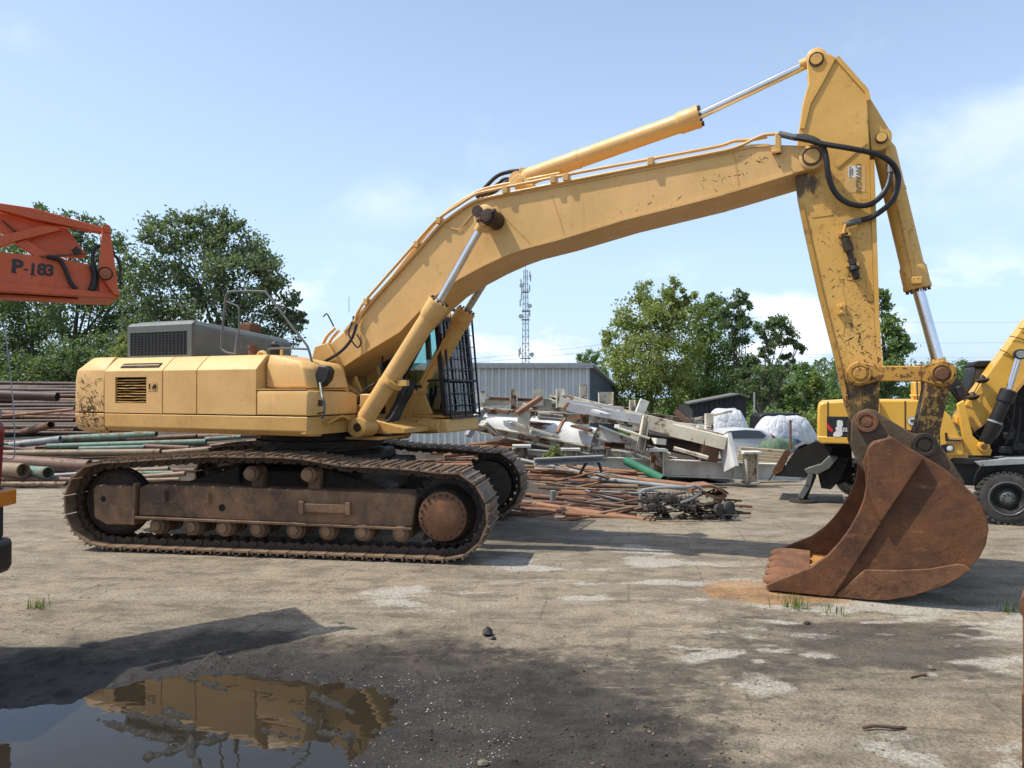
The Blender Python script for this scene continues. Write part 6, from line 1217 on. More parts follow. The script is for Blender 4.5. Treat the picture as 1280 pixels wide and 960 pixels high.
# right heap
def dr_(y): return 12.1 + (650 - y) * .058
for lab, a, c, r, mt in (
    ('long grey pipe slanting from the far track over the right heap', (585, 561), (738, 593), .045, 'pipe_grey'), ('grey galvanised pipe lying level on the right heap', (645, 591), (768, 595), .05, 'pipe_grey'),
    ('long grey pipe ending at the wire basket', (735, 597), (864, 611), .05, 'pipe_grey'), ('long rusty pipe slanting to the front of the right heap', (652, 628), (818, 652), .055, 'pipe_orange'),
    ('thick deep green pipe sticking out of the right heap', (783, 576), (830, 600), .095, 'pipe_green_deep'), ('rust brown pipe lying along the upper right of the heap', (762, 596), (866, 608), .07, 'pipe_orange'),
    ('tan pipe lying along the middle of the right heap', (655, 621), (730, 625), .055, 'pipe_tan'), ('rusty pipe along the upper edge of the right heap by the far track', (560, 560), (624, 558), .045, 'pipe_orange'),
    ('rusty pipe leaning to the right behind the cab base', (555, 570), (623, 563), .05, 'pipe_orange'), ('dark grey pipe with curved end on top of the right heap', (668, 586), (728, 590), .04, 'pipe_grey'),
    ('thin pale rod lying at the foot of the wire basket', (818, 647), (928, 657), .022, 'pipe_tan'), ('short rusty stick at the right foot of the heap', (910, 631), (940, 633), .025, 'pipe_rust'), ('dark rod lying to the right of the burnt scrap', (905, 640), (938, 641), .022, 'pipe_dark')):
    d0, d1 = dr_(a[1]), dr_(c[1]); pipe_thing(lab, G3, a, c, d0, d1, r, mt)
rr = random.Random(21); L_ = []
for k in range(64):
    t = k / 63; y = 584 + 62 * t; x0 = rr.uniform(592, 690) + 24 * t; W_ = rr.uniform(70, 190) * (1 - .25 * t); x1 = min(x0 + W_, 815 - 30 * rr.random()); d = dr_(y); e = rr.uniform(1, 9)
    L_.append(((x0, y - e * .5), (x1, min(y + e * .5, 651)), d + rr.uniform(-.2, .3), d + rr.uniform(-.2, .3), rr.uniform(.025, .05), rr.choice(('pipe_orange', 'pipe_orange', 'pipe_rust', 'pipe_rust', 'pipe_tan', 'pipe_dark', 'pipe_pink'))))
for q, lab in zip(L_, ranked([(q[0][1] + q[1][1], q[5]) for q in L_], 'in the heap beside the tracks')): pipe_thing(lab, G3, *q)
rr = random.Random(22); L_ = []
for k in range(14):
    y = 556 + 2.0 * k; x0 = rr.uniform(480, 590); L_.append(((x0, y), (x0 + rr.uniform(60, 120), y + rr.uniform(-4, 4)), dr_(y) + .4, dr_(y) + .4, rr.uniform(.03, .05), rr.choice(('pipe_orange', 'pipe_rust', 'pipe_tan'))))
for q, lab in zip(L_, ranked([(q[0][1] + q[1][1], q[5]) for q in L_], 'behind the far track under the cab')): pipe_thing(lab, G3, *q)
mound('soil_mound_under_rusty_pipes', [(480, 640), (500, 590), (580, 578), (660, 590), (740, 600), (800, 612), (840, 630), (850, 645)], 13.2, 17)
b = MB(); b.tube(smooth_path([at(725, 592, 14.8), at(732, 580, 14.8), at(740, 574, 14.8), at(748, 579, 14.8), at(752, 590, 14.8)], 5), .03, 8); tag(b.build('bent_rod', 'pipe_dark'), 'bent dark rod arching up from the right heap', 'rod')
b = MB(); p = at(691, 626, 12.6); b.cyl((0, 0, 0), (0, 0, .18), .05, n=10); o = b.build('pipe_stub', 'pipe_grey'); o.location = p; tag(o, 'short bluish grey upright pipe stub in the right heap', 'pipe stub', G3)
rr = random.Random(33); L_ = []
for k in range(26):
    t = k / 25; y = 590 + 58 * t; x0 = rr.uniform(640, 760); ln_ = rr.uniform(30, 110); sl_ = rr.uniform(-.22, .28); L_.append(((x0, y - sl_ * ln_ / 2), (x0 + ln_, min(y + sl_ * ln_ / 2, 652)), dr_(y) - .15, dr_(y) - .15 + rr.uniform(-.3, .3), rr.uniform(.012, .026), rr.choice(('pipe_orange', 'pipe_orange', 'pipe_tan', 'pipe_dark', 'pipe_rust', 'pipe_grey')), False, 'rod', rr.uniform(0, .05), 'rusty_rod'))
for q, lab in zip(L_, ranked([(q[0][1] + q[1][1], q[5]) for q in L_], 'X')): pipe_thing(lab.replace('pipes X', 'thin rods lying across the heap'), 'thin rods lying across the rusty pipe heap', *q)
# wire basket / bumper frame and burnt machine scrap
def basket():
    p = at(835, 648, 12.0); root = empty('wire_basket', (p.x, p.y, 0), 'grey wire basket frame lying on dark scrap at the right end of the heap', 'wire basket')
    k = 12.0 / F; b = MB()
    ol = [(800, 616), (806, 612), (830, 609), (858, 609), (868, 607), (876, 611), (872, 618), (862, 624), (850, 628)]
    b.tube(smooth_path([at(x, y, 11.9) - root.location for x, y in ol], 4), .026, 8); b.build('rim', 'pipe_grey', root); b = MB(); b.tube(smooth_path([at(x, y, 12.5) - root.location for x, y in [(800, 618), (802, 630), (808, 640)]], 4), .03, 8); b.build('rim', 'pipe_grey', root)
    b = MB()
    for i in range(13): x = 806 + i * 5; b.tube([at(x, 613 + (i % 3), 11.92) - root.location, at(x + 3, 640, 11.9) - root.location], .006, 5)
    for j in range(5): b.tube([at(804, 617 + j * 5, 11.93) - root.location, at(872 - j * 2, 615 + j * 5, 11.93) - root.location], .006, 5)
    b.build('wire_grid', 'rail', root); b = MB(); r = random.Random(4)
    for i in range(26): q = at(r.uniform(806, 870), r.uniform(622, 646), 12.1 + r.uniform(0, .3)) - root.location; b.sphere(q, r.uniform(.04, .10), 7, 5, (r.uniform(.6, 1.6), 1, r.uniform(.5, 1)))
    b.build('dark_scrap', 'greasy', root)['kind'] = 'stuff'
basket()
def burnt():
    root = empty('scrap_machine', (at(890, 645, 12.2).x, 12.2, 0), 'dark burnt machine scrap with folded rusty sheet at the end of the heap', 'scrap'); o_ = root.location; r = random.Random(6)
    b = MB(); rings = []
    for x, y in [(862, 612), (872, 608), (886, 607), (900, 612), (906, 619), (896, 622), (880, 617)]: p = at(x, y, 12.4) - o_; rings.append([p + Vector((0, -.1, .03)), p + Vector((0, .35, .03)), p + Vector((0, .35, -.02)), p + Vector((0, -.1, -.02))])
    b.loft(rings); b.build('folded_sheet', 'pipe_orange', root, smooth=0)
    b = MB(); q = [at(x, y, 12.3) - o_ for x, y in [(895, 620), (906, 618), (897, 640), (888, 640)]]; b.prism(q, (0, .04, 0)); b.build('side_sheet', 'pipe_rust', root)
    for i in range(9): b = MB(); q = at(r.uniform(866, 905), r.uniform(625, 644), 12.1 + r.uniform(0, .4)) - o_; b.lathe(q, (r.gauss(0, 1), -1, r.gauss(0, .5)), [(0, .03), (.01, .06), (.05, .07), (.06, .04), (.12, .04), (.13, .02)], 9); b.build('scrap_lump', 'greasy' if i % 3 else 'pipe_rust', root)
    for x, y in ((897, 637), (908, 634)): b = MB(); q = at(x, y, 12.0) - o_; b.lathe(q, (.5, -1, .1), [(0, .04), (.0, .10), (.08, .11), (.1, .07)], 14); b.build('scrap_wheel', 'rubber', root)
    b = MB()
    for i in range(24): q = at(r.uniform(850, 912), r.uniform(628, 648), 12.1) - o_; b.sphere(q, r.uniform(.02, .07), 6, 4, (1.4, 1, .6))
    b.build('scrap_crumbs', 'greasy', root)['kind'] = 'stuff'; b = MB()
    for i in range(70):
        q = at(r.uniform(806, 915), r.uniform(618, 648), 12.0 + r.uniform(0, .6)) - o_; b.tube(smooth_path([q, q + Vector((r.gauss(0, .14), r.gauss(0, .1), r.gauss(.02, .06))), q + Vector((r.gauss(0, .22), r.gauss(0, .15), r.gauss(-.02, .07)))], 4), r.uniform(.006, .018), 5)
    b.build('wire_tangle', 'greasy', root)['kind'] = 'stuff'
burnt()

# ================================================================== yellow wheeled excavator at the right
WD = 11.56; WX = at(1150, 655, WD).x
WF, WN = Vector((math.cos(TU), -math.sin(TU), 0)), Vector((math.sin(TU), math.cos(TU), 0))      # parked parallel to the big machine
W0 = Vector(at(1259, 655, WD)); W0.z = 0; WE = empty('wheeled_excavator', W0, 'yellow and black wheeled excavator standing behind the rusty bucket', 'excavator', rz=-TU)
def Q(px, py, dd=0.0):
    a = (px - 640) / F; k = (dd + W0.dot(WN)) / (a * WN.x + WN.y); p = Vector((a * k, k, EYE - (py - HZ) / F * k)) - W0
    return Vector((p.dot(WF), dd, p.z))
def poly(pts, dd, th, name, mat, bevel=.015, parent=WE, smooth=35):
    b = MB(); b.prism([Q(x, y, dd) for x, y in pts], (0, th, 0)); return b.build(name, mat, parent, bevel=bevel, smooth=smooth)
def wheel(px, py, dd, r, name='wheel'):
    c = Q(px, py, dd); b = MB(); b.lathe(c, (0, 1, 0), [(.02, r * .61), (-.015, r * .64), (-.02, r * .80), (.0, r * .93), (.04, r * .985), (.20, r * .985), (.24, r * .93), (.26, r * .62)], 44, caps=False); ty = b.build(name, 'rubber', WE)
    lg = MB()
    for k in range(30):
        for row in (0, 1):
            a = 2 * math.pi * (k + .5 * row) / 30; t = Vector((-math.sin(a), 0, math.cos(a))); n_ = Vector((math.cos(a), 0, math.sin(a))); y = .05 if row == 0 else .19
            p = c + n_ * r * .99; lg.beam(p + Vector((0, y - .05, 0)), p + Vector((0, y + .05, 0)) + t * .02, .055, .035, n_)
    lg.build('tread_lugs', 'rubber', ty)['kind'] = 'stuff'
    b = MB(); b.lathe(c, (0, 1, 0), [(.09, .02), (.085, r * .40), (.03, r * .47), (-.012, r * .55), (-.016, r * .62), (.02, r * .64)], 36, caps=False); b.build('rim', 'rim', ty); b = MB(); b.lathe(c, (0, 1, 0), [(-.020, r * .60), (-.026, r * .615), (-.026, r * .645), (-.01, r * .66)], 36, caps=False); b.build('rim_edge', 'rail', ty)
    b = MB(); b.lathe(c, (0, 1, 0), [(-.012, r * .02), (-.012, r * .10), (-.005, r * .20), (.02, r * .24), (.06, r * .31), (.10, r * .32)], 24)
    b.build('hub', 'rail', ty); b = MB()
    for k in range(8): a = 2 * math.pi * k / 8; p = c + Vector((math.cos(a), 0, math.sin(a))) * r * .17; b.cyl(p + Vector((0, -.022, 0)), p + Vector((0, .02, 0)), .014, n=6)
    b.build('hub_bolts', 'black', ty)['kind'] = 'stuff'
RW = 32.5 / F * WD
wheel(1259, 623, .0, RW); wheel(1259, 615, 1.5, RW); wheel(1069, 597, 2.3, .37); wheel(1090, 590, 3.4, .37)
# chassis
poly([(1090, 580), (1300, 577), (1300, 612), (1195, 606), (1090, 600)], .25, 1.1, 'chassis', 'black', .02)
poly([(1190, 572), (1300, 575), (1300, 581), (1190, 580)], .05, 1.3, 'chassis_deck', 'black', .01)
poly([(1218, 577), (1262, 573), (1300, 573), (1300, 579), (1225, 583)], -.02, .5, 'step_tread', 'roof_edge', .006)
b = MB(); b.lathe(Q(1150, 578, .75), (0, 0, 1), [(0, .5), (.16, .5)], 30); b.build('slew_ring', 'black', WE)
b = MB(); b.tube(smooth_path([Q(1234, 575, .0), Q(1222, 588, -.02), Q(1217, 602, 0), Q(1220, 612, .05)], 5), .012, 6); b.build('brake_hose', 'hose', WE)
b = MB(); b.beam(Q(1215, 592, .9), Q(1085, 588, 2.4), .8, .35); b.build('rear_chassis', 'black', WE, bevel=.02)
# dozer blade with side wing and outrigger leg
b = MB(); rings = []
for x, y, dd in ((1010, 549, 1.3), (1000, 553, 1.3), (985, 566, 1.3), (974, 580, 1.3), (966, 590, 1.3), (964, 593, 1.3)): p = Q(x, y, dd + 1.4); n_ = Vector((.035, 0, .02)); rings.append([p, p + Vector((0, -1.25, 0)), p + Vector((0, -1.25, 0)) + n_, p + n_])
b.loft(rings); bl = b.build('dozer_blade', 'black', WE, smooth=40)
b = MB(); q = [Q(*p, 1.45) for p in ((1020, 551), (994, 563), (981, 582), (966, 590), (969, 595), (1006, 597), (1030, 590), (1040, 560))]; b.prism(q, (0, .03, 0)); b.build('blade_side_plate', 'dark', bl)
b = MB(); q = [Q(*p, 1.44) for p in ((988, 563), (981, 562), (965, 589), (968, 594), (978, 589))]; b.prism(q, (0, .035, 0)); b.build('blade_edge', 'rust', bl, bevel=.008)
b = MB(); q = [Q(*p, 1.442) for p in ((994, 560), (1013, 551), (1011, 548), (992, 558))]; b.prism(q, (0, .03, 0)); b.build('blade_top_edge', 'roof_edge', bl)
b = MB(); c = Q(983, 573, 1.42); b.lathe(c, (0, 1, 0), [(0, .015), (.02, .015)], 10); b.build('blade_hole', 'dark', bl)
poly([(1000, 556), (1064, 553), (1066, 600), (1046, 606), (1030, 592), (1006, 594), (985, 580)], 1.75, .12, 'blade_mount', 'dark', .01)
st = poly([(1005, 587), (1012, 584), (1026, 580), (1036, 570), (1048, 572), (1036, 586), (1022, 593), (1008, 592)], 1.3, .32, 'outrigger_arm', 'rail', .01)
poly([(1022, 593), (1036, 587), (1049, 572), (1060, 575), (1052, 598), (1038, 612), (1026, 610)], 1.38, .3, 'outrigger_bracket', 'dark', .01)
b = MB(); b.beam(Q(1013, 592, 1.38), Q(1009, 608, 1.38), .18, .09, (1, 0, 0)); b.beam(Q(1010, 605, 1.36), Q(1000, 622, 1.36), .14, .10, (1, 0, 0)); ol_ = b.build('outrigger_leg', 'rail', WE, bevel=.006)
b = MB(); b.beam(Q(1018, 594, 1.4), Q(1006, 622, 1.45), .2, .06, (1, 0, 0)); b.build('outrigger_cylinder', 'dark', WE)
b = MB(); c = Q(1003, 627, 1.45); b.lathe((c.x, c.y, -.005), (0, 0, 1), [(0, .26), (.03, .25), (.05, .12), (.07, .1)], 18); b.build('outrigger_foot', 'greasy', WE)
# upper body
cwt = poly([(1022, 510), (1024, 504), (1030, 502), (1066, 500), (1100, 500), (1100, 555), (1024, 553), (1021, 545)], .0, 1.9, 'counterweight', 'yellow_wheeled', .04)
poly([(1021, 545), (1100, 547), (1100, 556), (1025, 554), (1022, 551)], -.015, .2, 'counterweight_rim', 'yellow_wheeled', .02)
poly([(1034, 502), (1035.5, 502), (1035.5, 553), (1034, 553)], -.006, .02, 'panel_seam', 'greasy', 0)
dcl = poly([(1033.5, 520.5), (1062.5, 521), (1062.5, 547), (1033.5, 546)], -.012, .014, 'decal_panel', 'decal_black', 0)
poly([(1034, 529), (1041, 537), (1040, 541), (1034, 536)], -.018, .008, 'red_flash', 'decal_red', 0, dcl)
poly([(1046, 526), (1049, 525), (1053, 526), (1053.5, 531), (1052, 535), (1053, 543), (1051, 546), (1042, 546), (1041, 543), (1043, 540), (1045, 539), (1044, 535), (1046, 533)], -.018, .008, 'worn_white_print', 'decal_white', 0, dcl)
text_part('322D', .085, 'decal_white', dcl, frame(Q(1060.0, 537.3, -.02), (1, 0, 0), (0, 0, 1)), offset=.003)
hd = poly([(1066, 500), (1150, 500), (1158, 504), (1160, 555), (1095, 556)], .10, 1.7, 'engine_hood', 'yellow_wheeled', .03)
poly([(1062, 506), (1080, 500), (1100, 500), (1100, 555), (1062, 555)], -.008, .1, 'rear_panel', 'yellow_wheeled', .02)
poly([(1130.6, 501), (1132, 501), (1132, 550), (1130.6, 550)], .092, .02, 'panel_seam', 'greasy', 0)
b = MB(); c = Q(1140, 526, .085); b.lathe(c, (0, 1, 0), [(0, .075), (.0, .075), (.02, .075)], 28); sg_ = b.build('speed_sign', 'decal_white', WE); text_part('20', .058, 'decal_black', sg_, frame(Q(1140, 526, .078), (1, 0, 0), (0, 0, 1)), offset=.003)
b = MB(); b.lathe(c + Vector((0, -.003, 0)), (0, 1, 0), [(0, .071), (0, .075), (.01, .075), (.01, .071)], 28, caps=False); b.build('sign_rim', 'decal_black', sg_)
sd = poly([(1150, 505), (1172, 505), (1188, 520), (1200, 545), (1205, 562), (1206, 570), (1150, 570)], .03, 1.0, 'side_tank', 'yellow_wheeled', .03)
dp_ = poly([(1181.5, 546), (1202, 546.5), (1202.5, 554.5), (1182, 554)], -.0, .04, 'type_plate', 'yellow_low', .004); text_part('CATERPILLAR', .035, 'decal_black', dp_, frame(Q(1192.5, 550.5, -.004), (1, 0, 0), (0, 0, 1)), offset=.001)
poly([(1181, 541), (1184, 541), (1184.5, 549), (1201, 550), (1201, 552), (1181.5, 551)], -.012, .02, 'plate_corner', 'greasy', 0)
b = MB(); c = Q(1187, 560.5, .0); b.lathe(c, (0, 1, 0), [(-.01, .02), (-.01, .035), (0, .05), (.05, .055)], 20); lp_ = b.build('headlight', 'clear_lamp', WE); b = MB(); b.lathe(c, (0, 1, 0), [(-.008, .052), (-.008, .062), (.06, .062)], 20, caps=False); b.build('lamp_ring', 'black', lp_)
poly([(1176, 556), (1183, 555), (1184, 566), (1176, 566)], .01, .05, 'lamp_bracket', 'black', .004)
poly([(1100, 553), (1210, 566), (1210, 574), (1100, 574)], .06, 1.5, 'frame_rail', 'yellow_low', .02)
# boom bracket and boom
poly([(1196, 505), (1205, 500), (1216, 545), (1227, 555), (1240, 562), (1238, 570), (1205, 570), (1203, 548)], .25, .10, 'boom_bracket', 'yellow_wheeled', .015)
bm_ = poly([(1195, 529), (1196, 520), (1285, 400), (1330, 350), (1345, 372), (1300, 440), (1280, 480), (1248, 518), (1216, 541), (1206, 541)], .42, .55, 'boom', 'yellow_wheeled', .015)
poly([(1206, 541), (1216, 541), (1248, 518), (1280, 480), (1300, 440), (1298, 436), (1277, 477), (1246, 515), (1214, 538)], .405, .02, 'boom_edge', 'yellow_low', 0, bm_)
for (x0, y0, x1, y1) in ((1250, 437, 1268, 449), (1262, 420, 1290, 430), (1274, 410, 1300, 420)):
    b = MB(); b.tube(smooth_path([Q(x0, y0, .40), Q((x0 + x1) / 2, (y0 + y1) / 2 - 2, .40), Q(x1, y1, .40)], 4), .007, 5); b.build('boom_cable', 'hose', bm_)
for x, y in ((1228, 474), (1216, 495)):
    b = MB(); b.lathe(Q(x, y, .30), (-.2, -.1, 1), [(-.06, .06), (-.03, .095), (.0, .105), (.01, .06), (.05, .04), (.07, .02)], 18); b.beam(Q(x, y, .30), Q(x, y + 2, .44), .03, .03); b.build('work_light', 'pin', WE)
b = MB(); b.tube(smooth_path([Q(1226, 476, .33), Q(1222, 483, .38), Q(1218, 490, .36), Q(1217, 495, .34)], 4), .008, 5); b.tube(smooth_path([Q(1212, 497, .36), Q(1202, 503, .4), Q(1199, 515, .4), Q(1207, 525, .36), Q(1214, 535, .30), Q(1222, 545, .3), Q(1232, 548, .3)], 5), .009, 6); b.build('light_cable', 'hose', WE)
ca, cb_, cc = Q(1229, 558, .18), Q(1262, 487, .18), Q(1275, 443, .18); ax_ = (cb_ - ca).normalized(); Lb = (cb_ - ca).length
b = MB(); b.lathe(ca, ax_, [(.05, .07), (.10, .10), (Lb - .22, .10), (Lb - .21, .125), (Lb - .02, .125), (Lb, .08)], 22); bc_ = b.build('boom_cylinder', 'black', WE); b = MB(); b.cyl(cb_ - ax_ * .05, cc, .05, n=16); b.build('piston_rod', 'chrome', bc_)
b = MB(); b.lathe(cc, (0, 1, 0), [(-.06, .07), (-.055, .085), (.08, .085)], 22); b.build('rod_eye', 'black', bc_); b = MB(); b.lathe(cc, (0, 1, 0), [(-.075, .05), (-.075, .062), (-.05, .062)], 20)
b.build('rod_cap', 'roof_edge', bc_); b = MB(); b.lathe(ca, (0, 1, 0), [(-.07, .05), (-.065, .08), (.1, .08)], 20); b.build('cylinder_foot', 'yellow_wheeled', bc_); b = MB(); b.lathe(ca, (0, 1, 0), [(-.085, .03), (-.085, .05), (0, .05)], 16); b.build('foot_pin', 'rust', bc_)
b = MB(); b.lathe(ca + ax_ * Lb * .42, ax_, [(0, .104), (0, .108), (.03, .108), (.03, .104)], 20); b.build('cylinder_clamp', 'roof_edge', bc_)
for k, pts in enumerate((((1245, 525), (1252, 528), (1250, 538), (1243, 548)), ((1268, 500), (1266, 520), (1262, 540), (1256, 555)), ((1275, 510), (1272, 540), (1266, 560)), ((1258, 520), (1262, 530), (1270, 545), (1275, 565)))):
    b = MB(); b.tube(smooth_path([Q(x, y, .24 + .06 * k) for x, y in pts], 5), .018, 7); b.build('hydraulic_hose', 'rail' if k == 0 else 'hose', WE)
poly([(1213, 541), (1250, 515), (1285, 475), (1300, 480), (1300, 572), (1245, 572)], .95, .3, 'swing_frame', 'dark', .01)
for x, y in ((1260, 545), (1270, 558), (1256, 562)): b = MB(); c = Q(x, y, .5); b.box(c.x - .08, c.x + .08, c.y - .1, c.y + .1, c.z - .06, c.z + .06); b.build('valve_block', 'hose', WE, bevel=.015)
# cab behind the boom
cbx = poly([(1208, 500), (1216, 458), (1240, 456), (1300, 456), (1300, 560), (1215, 560)], 1.05, .8, 'cab', 'black', .04)
poly([(1216, 456), (1222, 451), (1300, 449), (1300, 458), (1218, 459)], 1.0, .9, 'cab_roof', 'dark', .02)
poly([(1213, 498), (1220, 462), (1245, 461), (1245, 498)], 1.03, .015, 'cab_window', 'car_glass', 0, cbx)
b = MB(); b.tube(smooth_path([Q(1184, 500, .6), Q(1183, 480, .6), Q(1186, 466, .6), Q(1198, 464, .6)], 4), .012, 6); b.build('mirror_arm', 'black', WE)
b = MB(); b.beam(Q(1172, 500, .8), Q(1186, 470, .8), .14, .2); b.beam(Q(1186, 472, .8), Q(1206, 500, .8), .16, .22); b.beam(Q(1198, 482, .7), Q(1210, 510, .7), .1, .14); b.build('hose_bundle', 'hose', WE, bevel=.03)
b = MB(); c = Q(1149, 503, .6); b.box(c.x - .10, c.x + .14, c.y - .2, c.y + .3, c.z, c.z + .36); b.box(c.x - .16, c.x + .14, c.y - .22, c.y - .1, c.z + .1, c.z + .14); b.build('air_cleaner_box', 'yellow_wheeled', WE, bevel=.02)
b = MB(); b.tube(smooth_path([Q(1147, 500, .2), Q(1146, 462, .4), Q(1148, 457, .4), Q(1153, 457, .4), Q(1153, 465, .4)], 4), .012, 6); b.build('mirror_stay', 'black', WE)

# ================================================================== orange crane jib and red truck, at the left edge
JT = Vector((-3.54, 6.49, 0)); JD = Vector((-1.41, -1.0, 0)).normalized()
JN = Vector((JD.y, -JD.x, 0)); JN = JN if JN.y < 0 else -JN
CR = empty('crane_jib', (JT.x, JT.y, 0), 'orange red crane jib reaching in from the left marked P-183', 'crane jib')
def J(px, py, off=0.0):
    """photo point on the near face of the jib (a vertical plane through JT along JD); off moves it back"""
    a = (px - 640) / F; k = (JT.dot(JN)) / (a * JN.x + JN.y); p = Vector((a * k, k, EYE - (py - HZ) / F * k)); return p - JN * off - CR.location
def jp(pts, off, th, name, mat='orange', bevel=.006, parent=CR):
    b = MB(); b.prism([J(x, y, off) for x, y in pts], -JN * th); return b.build(name, mat, parent, bevel=bevel)
main = jp([(-200, 305), (0, 314), (74, 322), (110, 330), (120, 337), (148, 372), (0, 364), (-200, 352)], .02, .72, 'main_box')
jp([(-200, 345), (0, 353), (147, 367), (148.5, 373.5), (0, 364.5), (-200, 354)], -.03, .10, 'lower_flange', parent=main)
jp([(-200, 354), (0, 365), (100, 371), (98, 373), (0, 369), (-200, 360)], .12, .25, 'lower_keel', parent=main)
jp([(-200, 225), (0, 254), (40, 260), (126, 284), (129, 287), (126, 291), (40, 274), (0, 263), (-200, 236)], -.02, .10, 'upper_chord')
jp([(-200, 215), (0, 252), (60, 264), (72, 267), (77, 273), (0, 256), (-200, 222)], .38, .06, 'far_chord')
jp([(0, 262), (40, 271), (84, 282), (110, 318), (100, 320), (64, 318), (40, 301), (18, 297), (0, 288), (-200, 262), (-200, 236)], .10, .03, 'web_plate')
jp([(-200, 330), (0, 294), (54, 281), (72, 283), (76, 287), (60, 291), (20, 301), (0, 308), (-200, 350)], .0, .07, 'brace')
jp([(18, 302), (32, 298), (63, 318), (44, 320)], .03, .06, 'inner_brace')
jp([(0, 273), (2, 273), (22, 289), (20, 290)], .06, .02, 'stiffener_line', 'greasy', 0)
jp([(126, 287), (128, 284.5), (133, 285), (136, 290), (147, 366), (148, 371), (140, 368), (123, 342), (122, 335)], -.06, .05, 'end_plate')
jp([(122, 345), (139, 368), (123, 365)], -.01, .02, 'end_gusset', parent=main)
for (x, y), r, m_ in (((131, 287), .035, 'orange'), ((130, 343), .045, 'orange')):
    b = MB(); p = J(x, y, -.085); b.lathe(p, -JN, [(0, r * .5), (0, r * .62), (.006, r * .62), (.006, r), (.03, r)], 20); b.build('pivot_pin', m_, CR)
b = MB(); b.lathe(J(130, 343, -.068), -JN, [(0, .047), (0, .06), (.01, .06)], 20, caps=False); b.build('pin_ring', 'greasy', CR); b = MB(); b.lathe(J(130, 343, -.10), -JN, [(0, .018), (.0, .026), (.02, .03)], 8); b.build('pin_bolt', 'pipe_orange', CR)
b = MB(); b.lathe(J(77, 356, .012), -JN, [(0, .035), (0, .045), (.012, .045)], 20); b.build('bolt_disc', 'orange', main)
b = MB(); b.tube([J(50, 320.5, .0), J(112, 316.5, .0)], .008, 6); b.build('jib_rod', 'pipe_rust', CR)
def jh(pts, r, off=-.01, mat='hose'): b = MB(); b.tube(smooth_path([J(x, y, off) for x, y in pts], 6), r, 8); return b.build('jib_hose', mat, CR)
jh([(58, 321), (72, 324), (79, 333), (86, 350), (92, 359), (96, 361)], .018); jh([(115, 332), (118, 345), (116, 357), (113, 363)], .03); jh([(116, 333), (115, 318), (119, 309), (124, 307)], .016)
jh([(141, 315), (148, 321), (151.5, 333), (150, 345), (147, 349)], .014, .1); jh([(140, 312), (143, 316)], .028, .1)
b = MB(); b.beam(J(92, 316, .0), J(98, 311, .0), .05, .06); b.build('jib_coupling', 'greasy', CR)
xd = -(JD); up_ = Vector((0, 0, 1)); sl_v = (J(66, 338, 0) - J(12, 331, 0)).normalized()
for ch, cx, cy, sz, of in (('P', 20.5, 333, .155, .006), ('-', 31.5, 335, .12, .001), ('1', 40.3, 336.5, .135, .004), ('8', 51.5, 336.8, .135, .004), ('3', 61.5, 338, .135, .004)):
    t = text_part(ch, sz, 'decal_black', main, frame(J(cx, cy, .017), sl_v, up_), offset=of)
for pts in (((13.2, 324.6), (17, 325), (17, 326), (13.2, 325.6)), ((12.8, 338.8), (20, 339.6), (20, 340.8), (12.8, 340)), ((37, 342.2), (43.5, 342.8), (43.5, 344), (37, 343.4))): jp(pts, .016, .004, 'letter_serif', 'decal_black', 0, main)
# the rest of the crane stands outside the picture on the left
b = MB(); e = J(-195, 330, .25); b.box(e.x - 2.2, e.x + .1, e.y - 1.3, e.y + .3, 1.3, 3.5); b.build('crane_turret', 'orange', CR, bevel=.05)
b = MB(); b.lathe((e.x - 1.0, e.y - .5, 0), (0, 0, 1), [(0, .9), (.2, .9), (.25, .6), (1.3, .6)], 28); b.build('crane_pedestal', 'greasy', CR)
TX = -4.165
TRK = empty('red_truck', (TX, 5.72, 0), 'dark red truck corner with black bumper at the left edge', 'truck')
b = MB(); b.loft([[(q_, y, z) for q_, z in prof_] for y, prof_ in ((-1.2, [(-2.2, .96), (-.09, .96), (-.02, 1.4), (.01, 1.86), (-.05, 1.93), (-2.2, 2.1)]), (.22, [(-2.2, .96), (-.09, .96), (-.02, 1.4), (.01, 1.86), (-.04, 1.93), (-2.2, 2.1)]))]); b.build('cab_body', 'red_truck', TRK, bevel=.05, seg=3)
b = MB(); b.box(-2.2, .008, -1.22, .235, 1.71, 1.722); b.build('trim_strip', 'black', TRK)
b = MB(); b.box(-2.3, -.55, -1.0, .1, 1.95, 2.65); b.build('cab_roof', 'red_truck', TRK, bevel=.08)
b = MB(); b.loft([[(-2.0, -1.25, z), (.06, -1.25, z), (.10, -1.1, z), (.10, .12, z), (.03, .26, z), (-2.0, .26, z)] for z in (.69, .95)]); b.build('bumper', 'black', TRK, bevel=.04)
b = MB(); b.box(-.10, .07, .05, .25, 1.22, 1.345); b.build('turn_signal', 'amber', TRK, bevel=.01)
b = MB(); b.box(-.3, -.03, .0, .24, .95, 1.36); b.build('lamp_housing', 'black', TRK, bevel=.01)
b = MB(); b.box(-.10, -.02, .06, .2, 1.93, 2.0); b.build('bonnet_catch', 'roof_edge', TRK, bevel=.01)
b = MB(); b.tube(smooth_path([(-.02, .2, 1.60), (.06, .22, 1.60), (.07, .22, 1.70), (.05, .22, 2.1), (-.02, .22, 2.7)], 5), .005, 5); b.build('marker_rod', 'roof_edge', TRK)
for x in (-.7, -2.0):
    b = MB(); b.lathe((x, .12, .52), (0, -1, 0), [(0, .25), (.01, .49), (.05, .52), (.22, .52), (.26, .46)], 28); b.build('wheel', 'rubber', TRK)
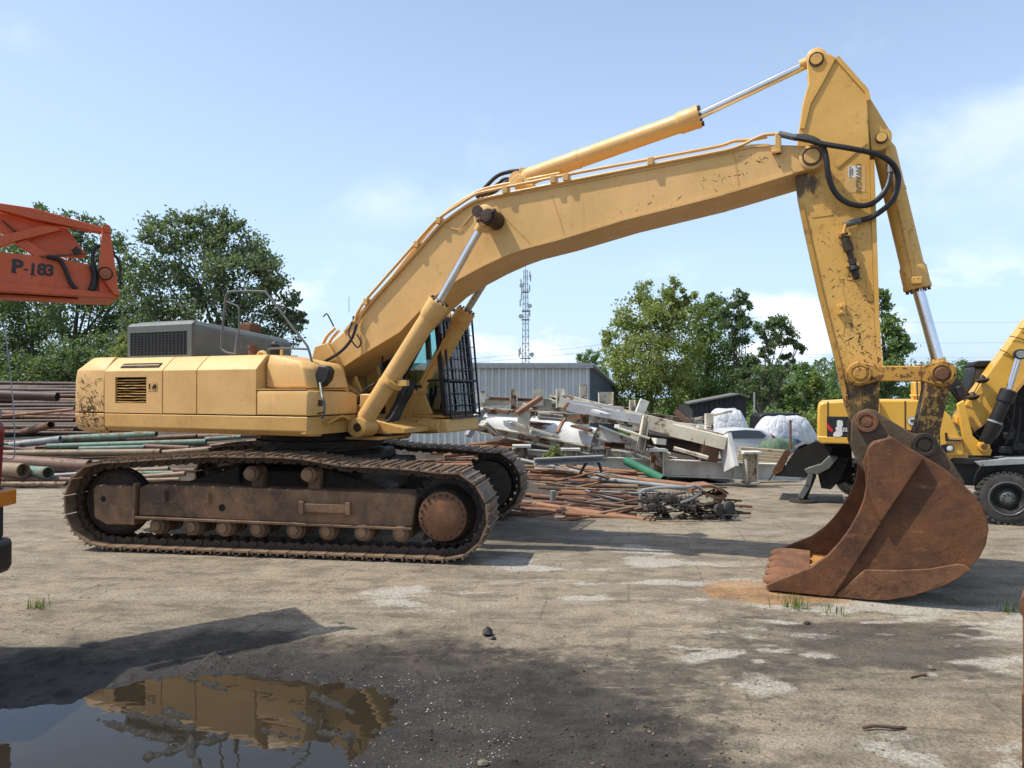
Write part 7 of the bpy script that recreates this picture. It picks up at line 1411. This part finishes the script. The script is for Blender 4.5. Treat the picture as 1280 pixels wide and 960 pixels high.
# rusty plate edge at the right border
p = at(1278, 930, 4.0); RB = empty('rusty_bucket', (2.815 + .40 * .62, 3.97 + .40 * .79, 0), 'edge of a rusty scrap bucket standing at the right border', 'scrap bucket', rz=-R(38.5))
pr = [(0.0, .10), (.02, .0), (.06, -.02), (.9, -.02), (1.1, .25), (1.1, .7), (.5, 1.02), (.16, 1.03), (.04, 1.0), (-.005, .94), (-.005, .5)]
for y in (-.40, .40):
    b = MB(); b.prism([(x, y - .02, z + .02) for x, z in pr], (0, .04, 0)); b.build('side_plate', 'rust_bright', RB, bevel=.008)
b = MB(); rings = [[(x, -.38, z + .02), (x, .38, z + .02), (x * .97 + .02, .38, z * .97 + .04), (x * .97 + .02, -.38, z * .97 + .04)] for x, z in pr[:8]]; b.loft(rings); b.build('shell', 'rust', RB)
b = MB(); b.loft([[(-.010, y, z) for y, z in ((-.44, .12), (-.40, .08), (-.36, .12), (-.36, .5), (-.40, .54), (-.44, .5))], [(.05, y, z) for y, z in ((-.44, .12), (-.40, .08), (-.36, .12), (-.36, .5), (-.40, .54), (-.44, .5))]]); b.build('wear_bar', 'rust', RB)
b = MB(); b.lathe((.07, -.46, .98), (0, 1, 0), [(0, .07), (.0, .09), (.9, .09), (.92, .05)], 18); b.build('top_tube', 'rust_bright', RB)
# small loose things on the ground
def stone(label, px, py, r, mat, seed, sc=(1.3, 1, .7), name='stone', cat='stone'):
    d = ground_d(py); x = (px - 640) / F * d; q = random.Random(seed); bv, bf = icos(0); b = MB(); b.add([(v[0] * r * sc[0] * q.uniform(.7, 1.25), v[1] * r * sc[1] * q.uniform(.7, 1.25), v[2] * r * sc[2] * q.uniform(.8, 1.2)) for v in bv], [tuple(f) for f in bf]); o = b.build(name, mat, smooth=0); o.location = (x, d, float(zlook(np.array([x]), np.array([d]))[0]) + r * sc[2] * .5); return tag(o, label, cat)
stone('black lump of tar lying in the middle of the yard ground', 610, 791, .055, 'black', 1, (1.1, 1, .9), 'tar_lump', 'tar lump'); stone('smaller black crumb just right of the tar lump', 616, 796, .03, 'black', 2, (1.2, 1, .6), 'tar_lump', 'tar lump')
stone('brown stone below the dark patch at the right', 1162, 834, .028, 'pebble', 3); stone('pair of dark clods left of the dark patch, the left one', 1008, 777, .026, 'clod', 4); stone('pale pebble near the bottom edge right of the puddle', 604, 953, .03, 'pebble', 6)
b = MB(); d = ground_d(909); b.tube(smooth_path([(-.14, 0, .015), (-.05, .01, .022), (.05, -.005, .02), (.14, .008, .014)], 4), [.010] * 12 + [.006], 6); o = b.build('stick', 'pipe_dark'); x = (1104 - 640) / F * d; o.location = (x, d, float(zlook(np.array([x]), np.array([d]))[0])); tag(o, 'short dark stick lying on the ground near the lower right', 'stick')
b = MB(); d = ground_d(844); b.tube([(-.07, -.02, .012), (.07, .02, .012)], .012, 6); o = b.build('wood_chip', 'pipe_tan'); x = (1146 - 640) / F * d; o.location = (x, d, float(zlook(np.array([x]), np.array([d]))[0])); tag(o, 'small tan wood chip lying on the dark patch at the right', 'wood chip')
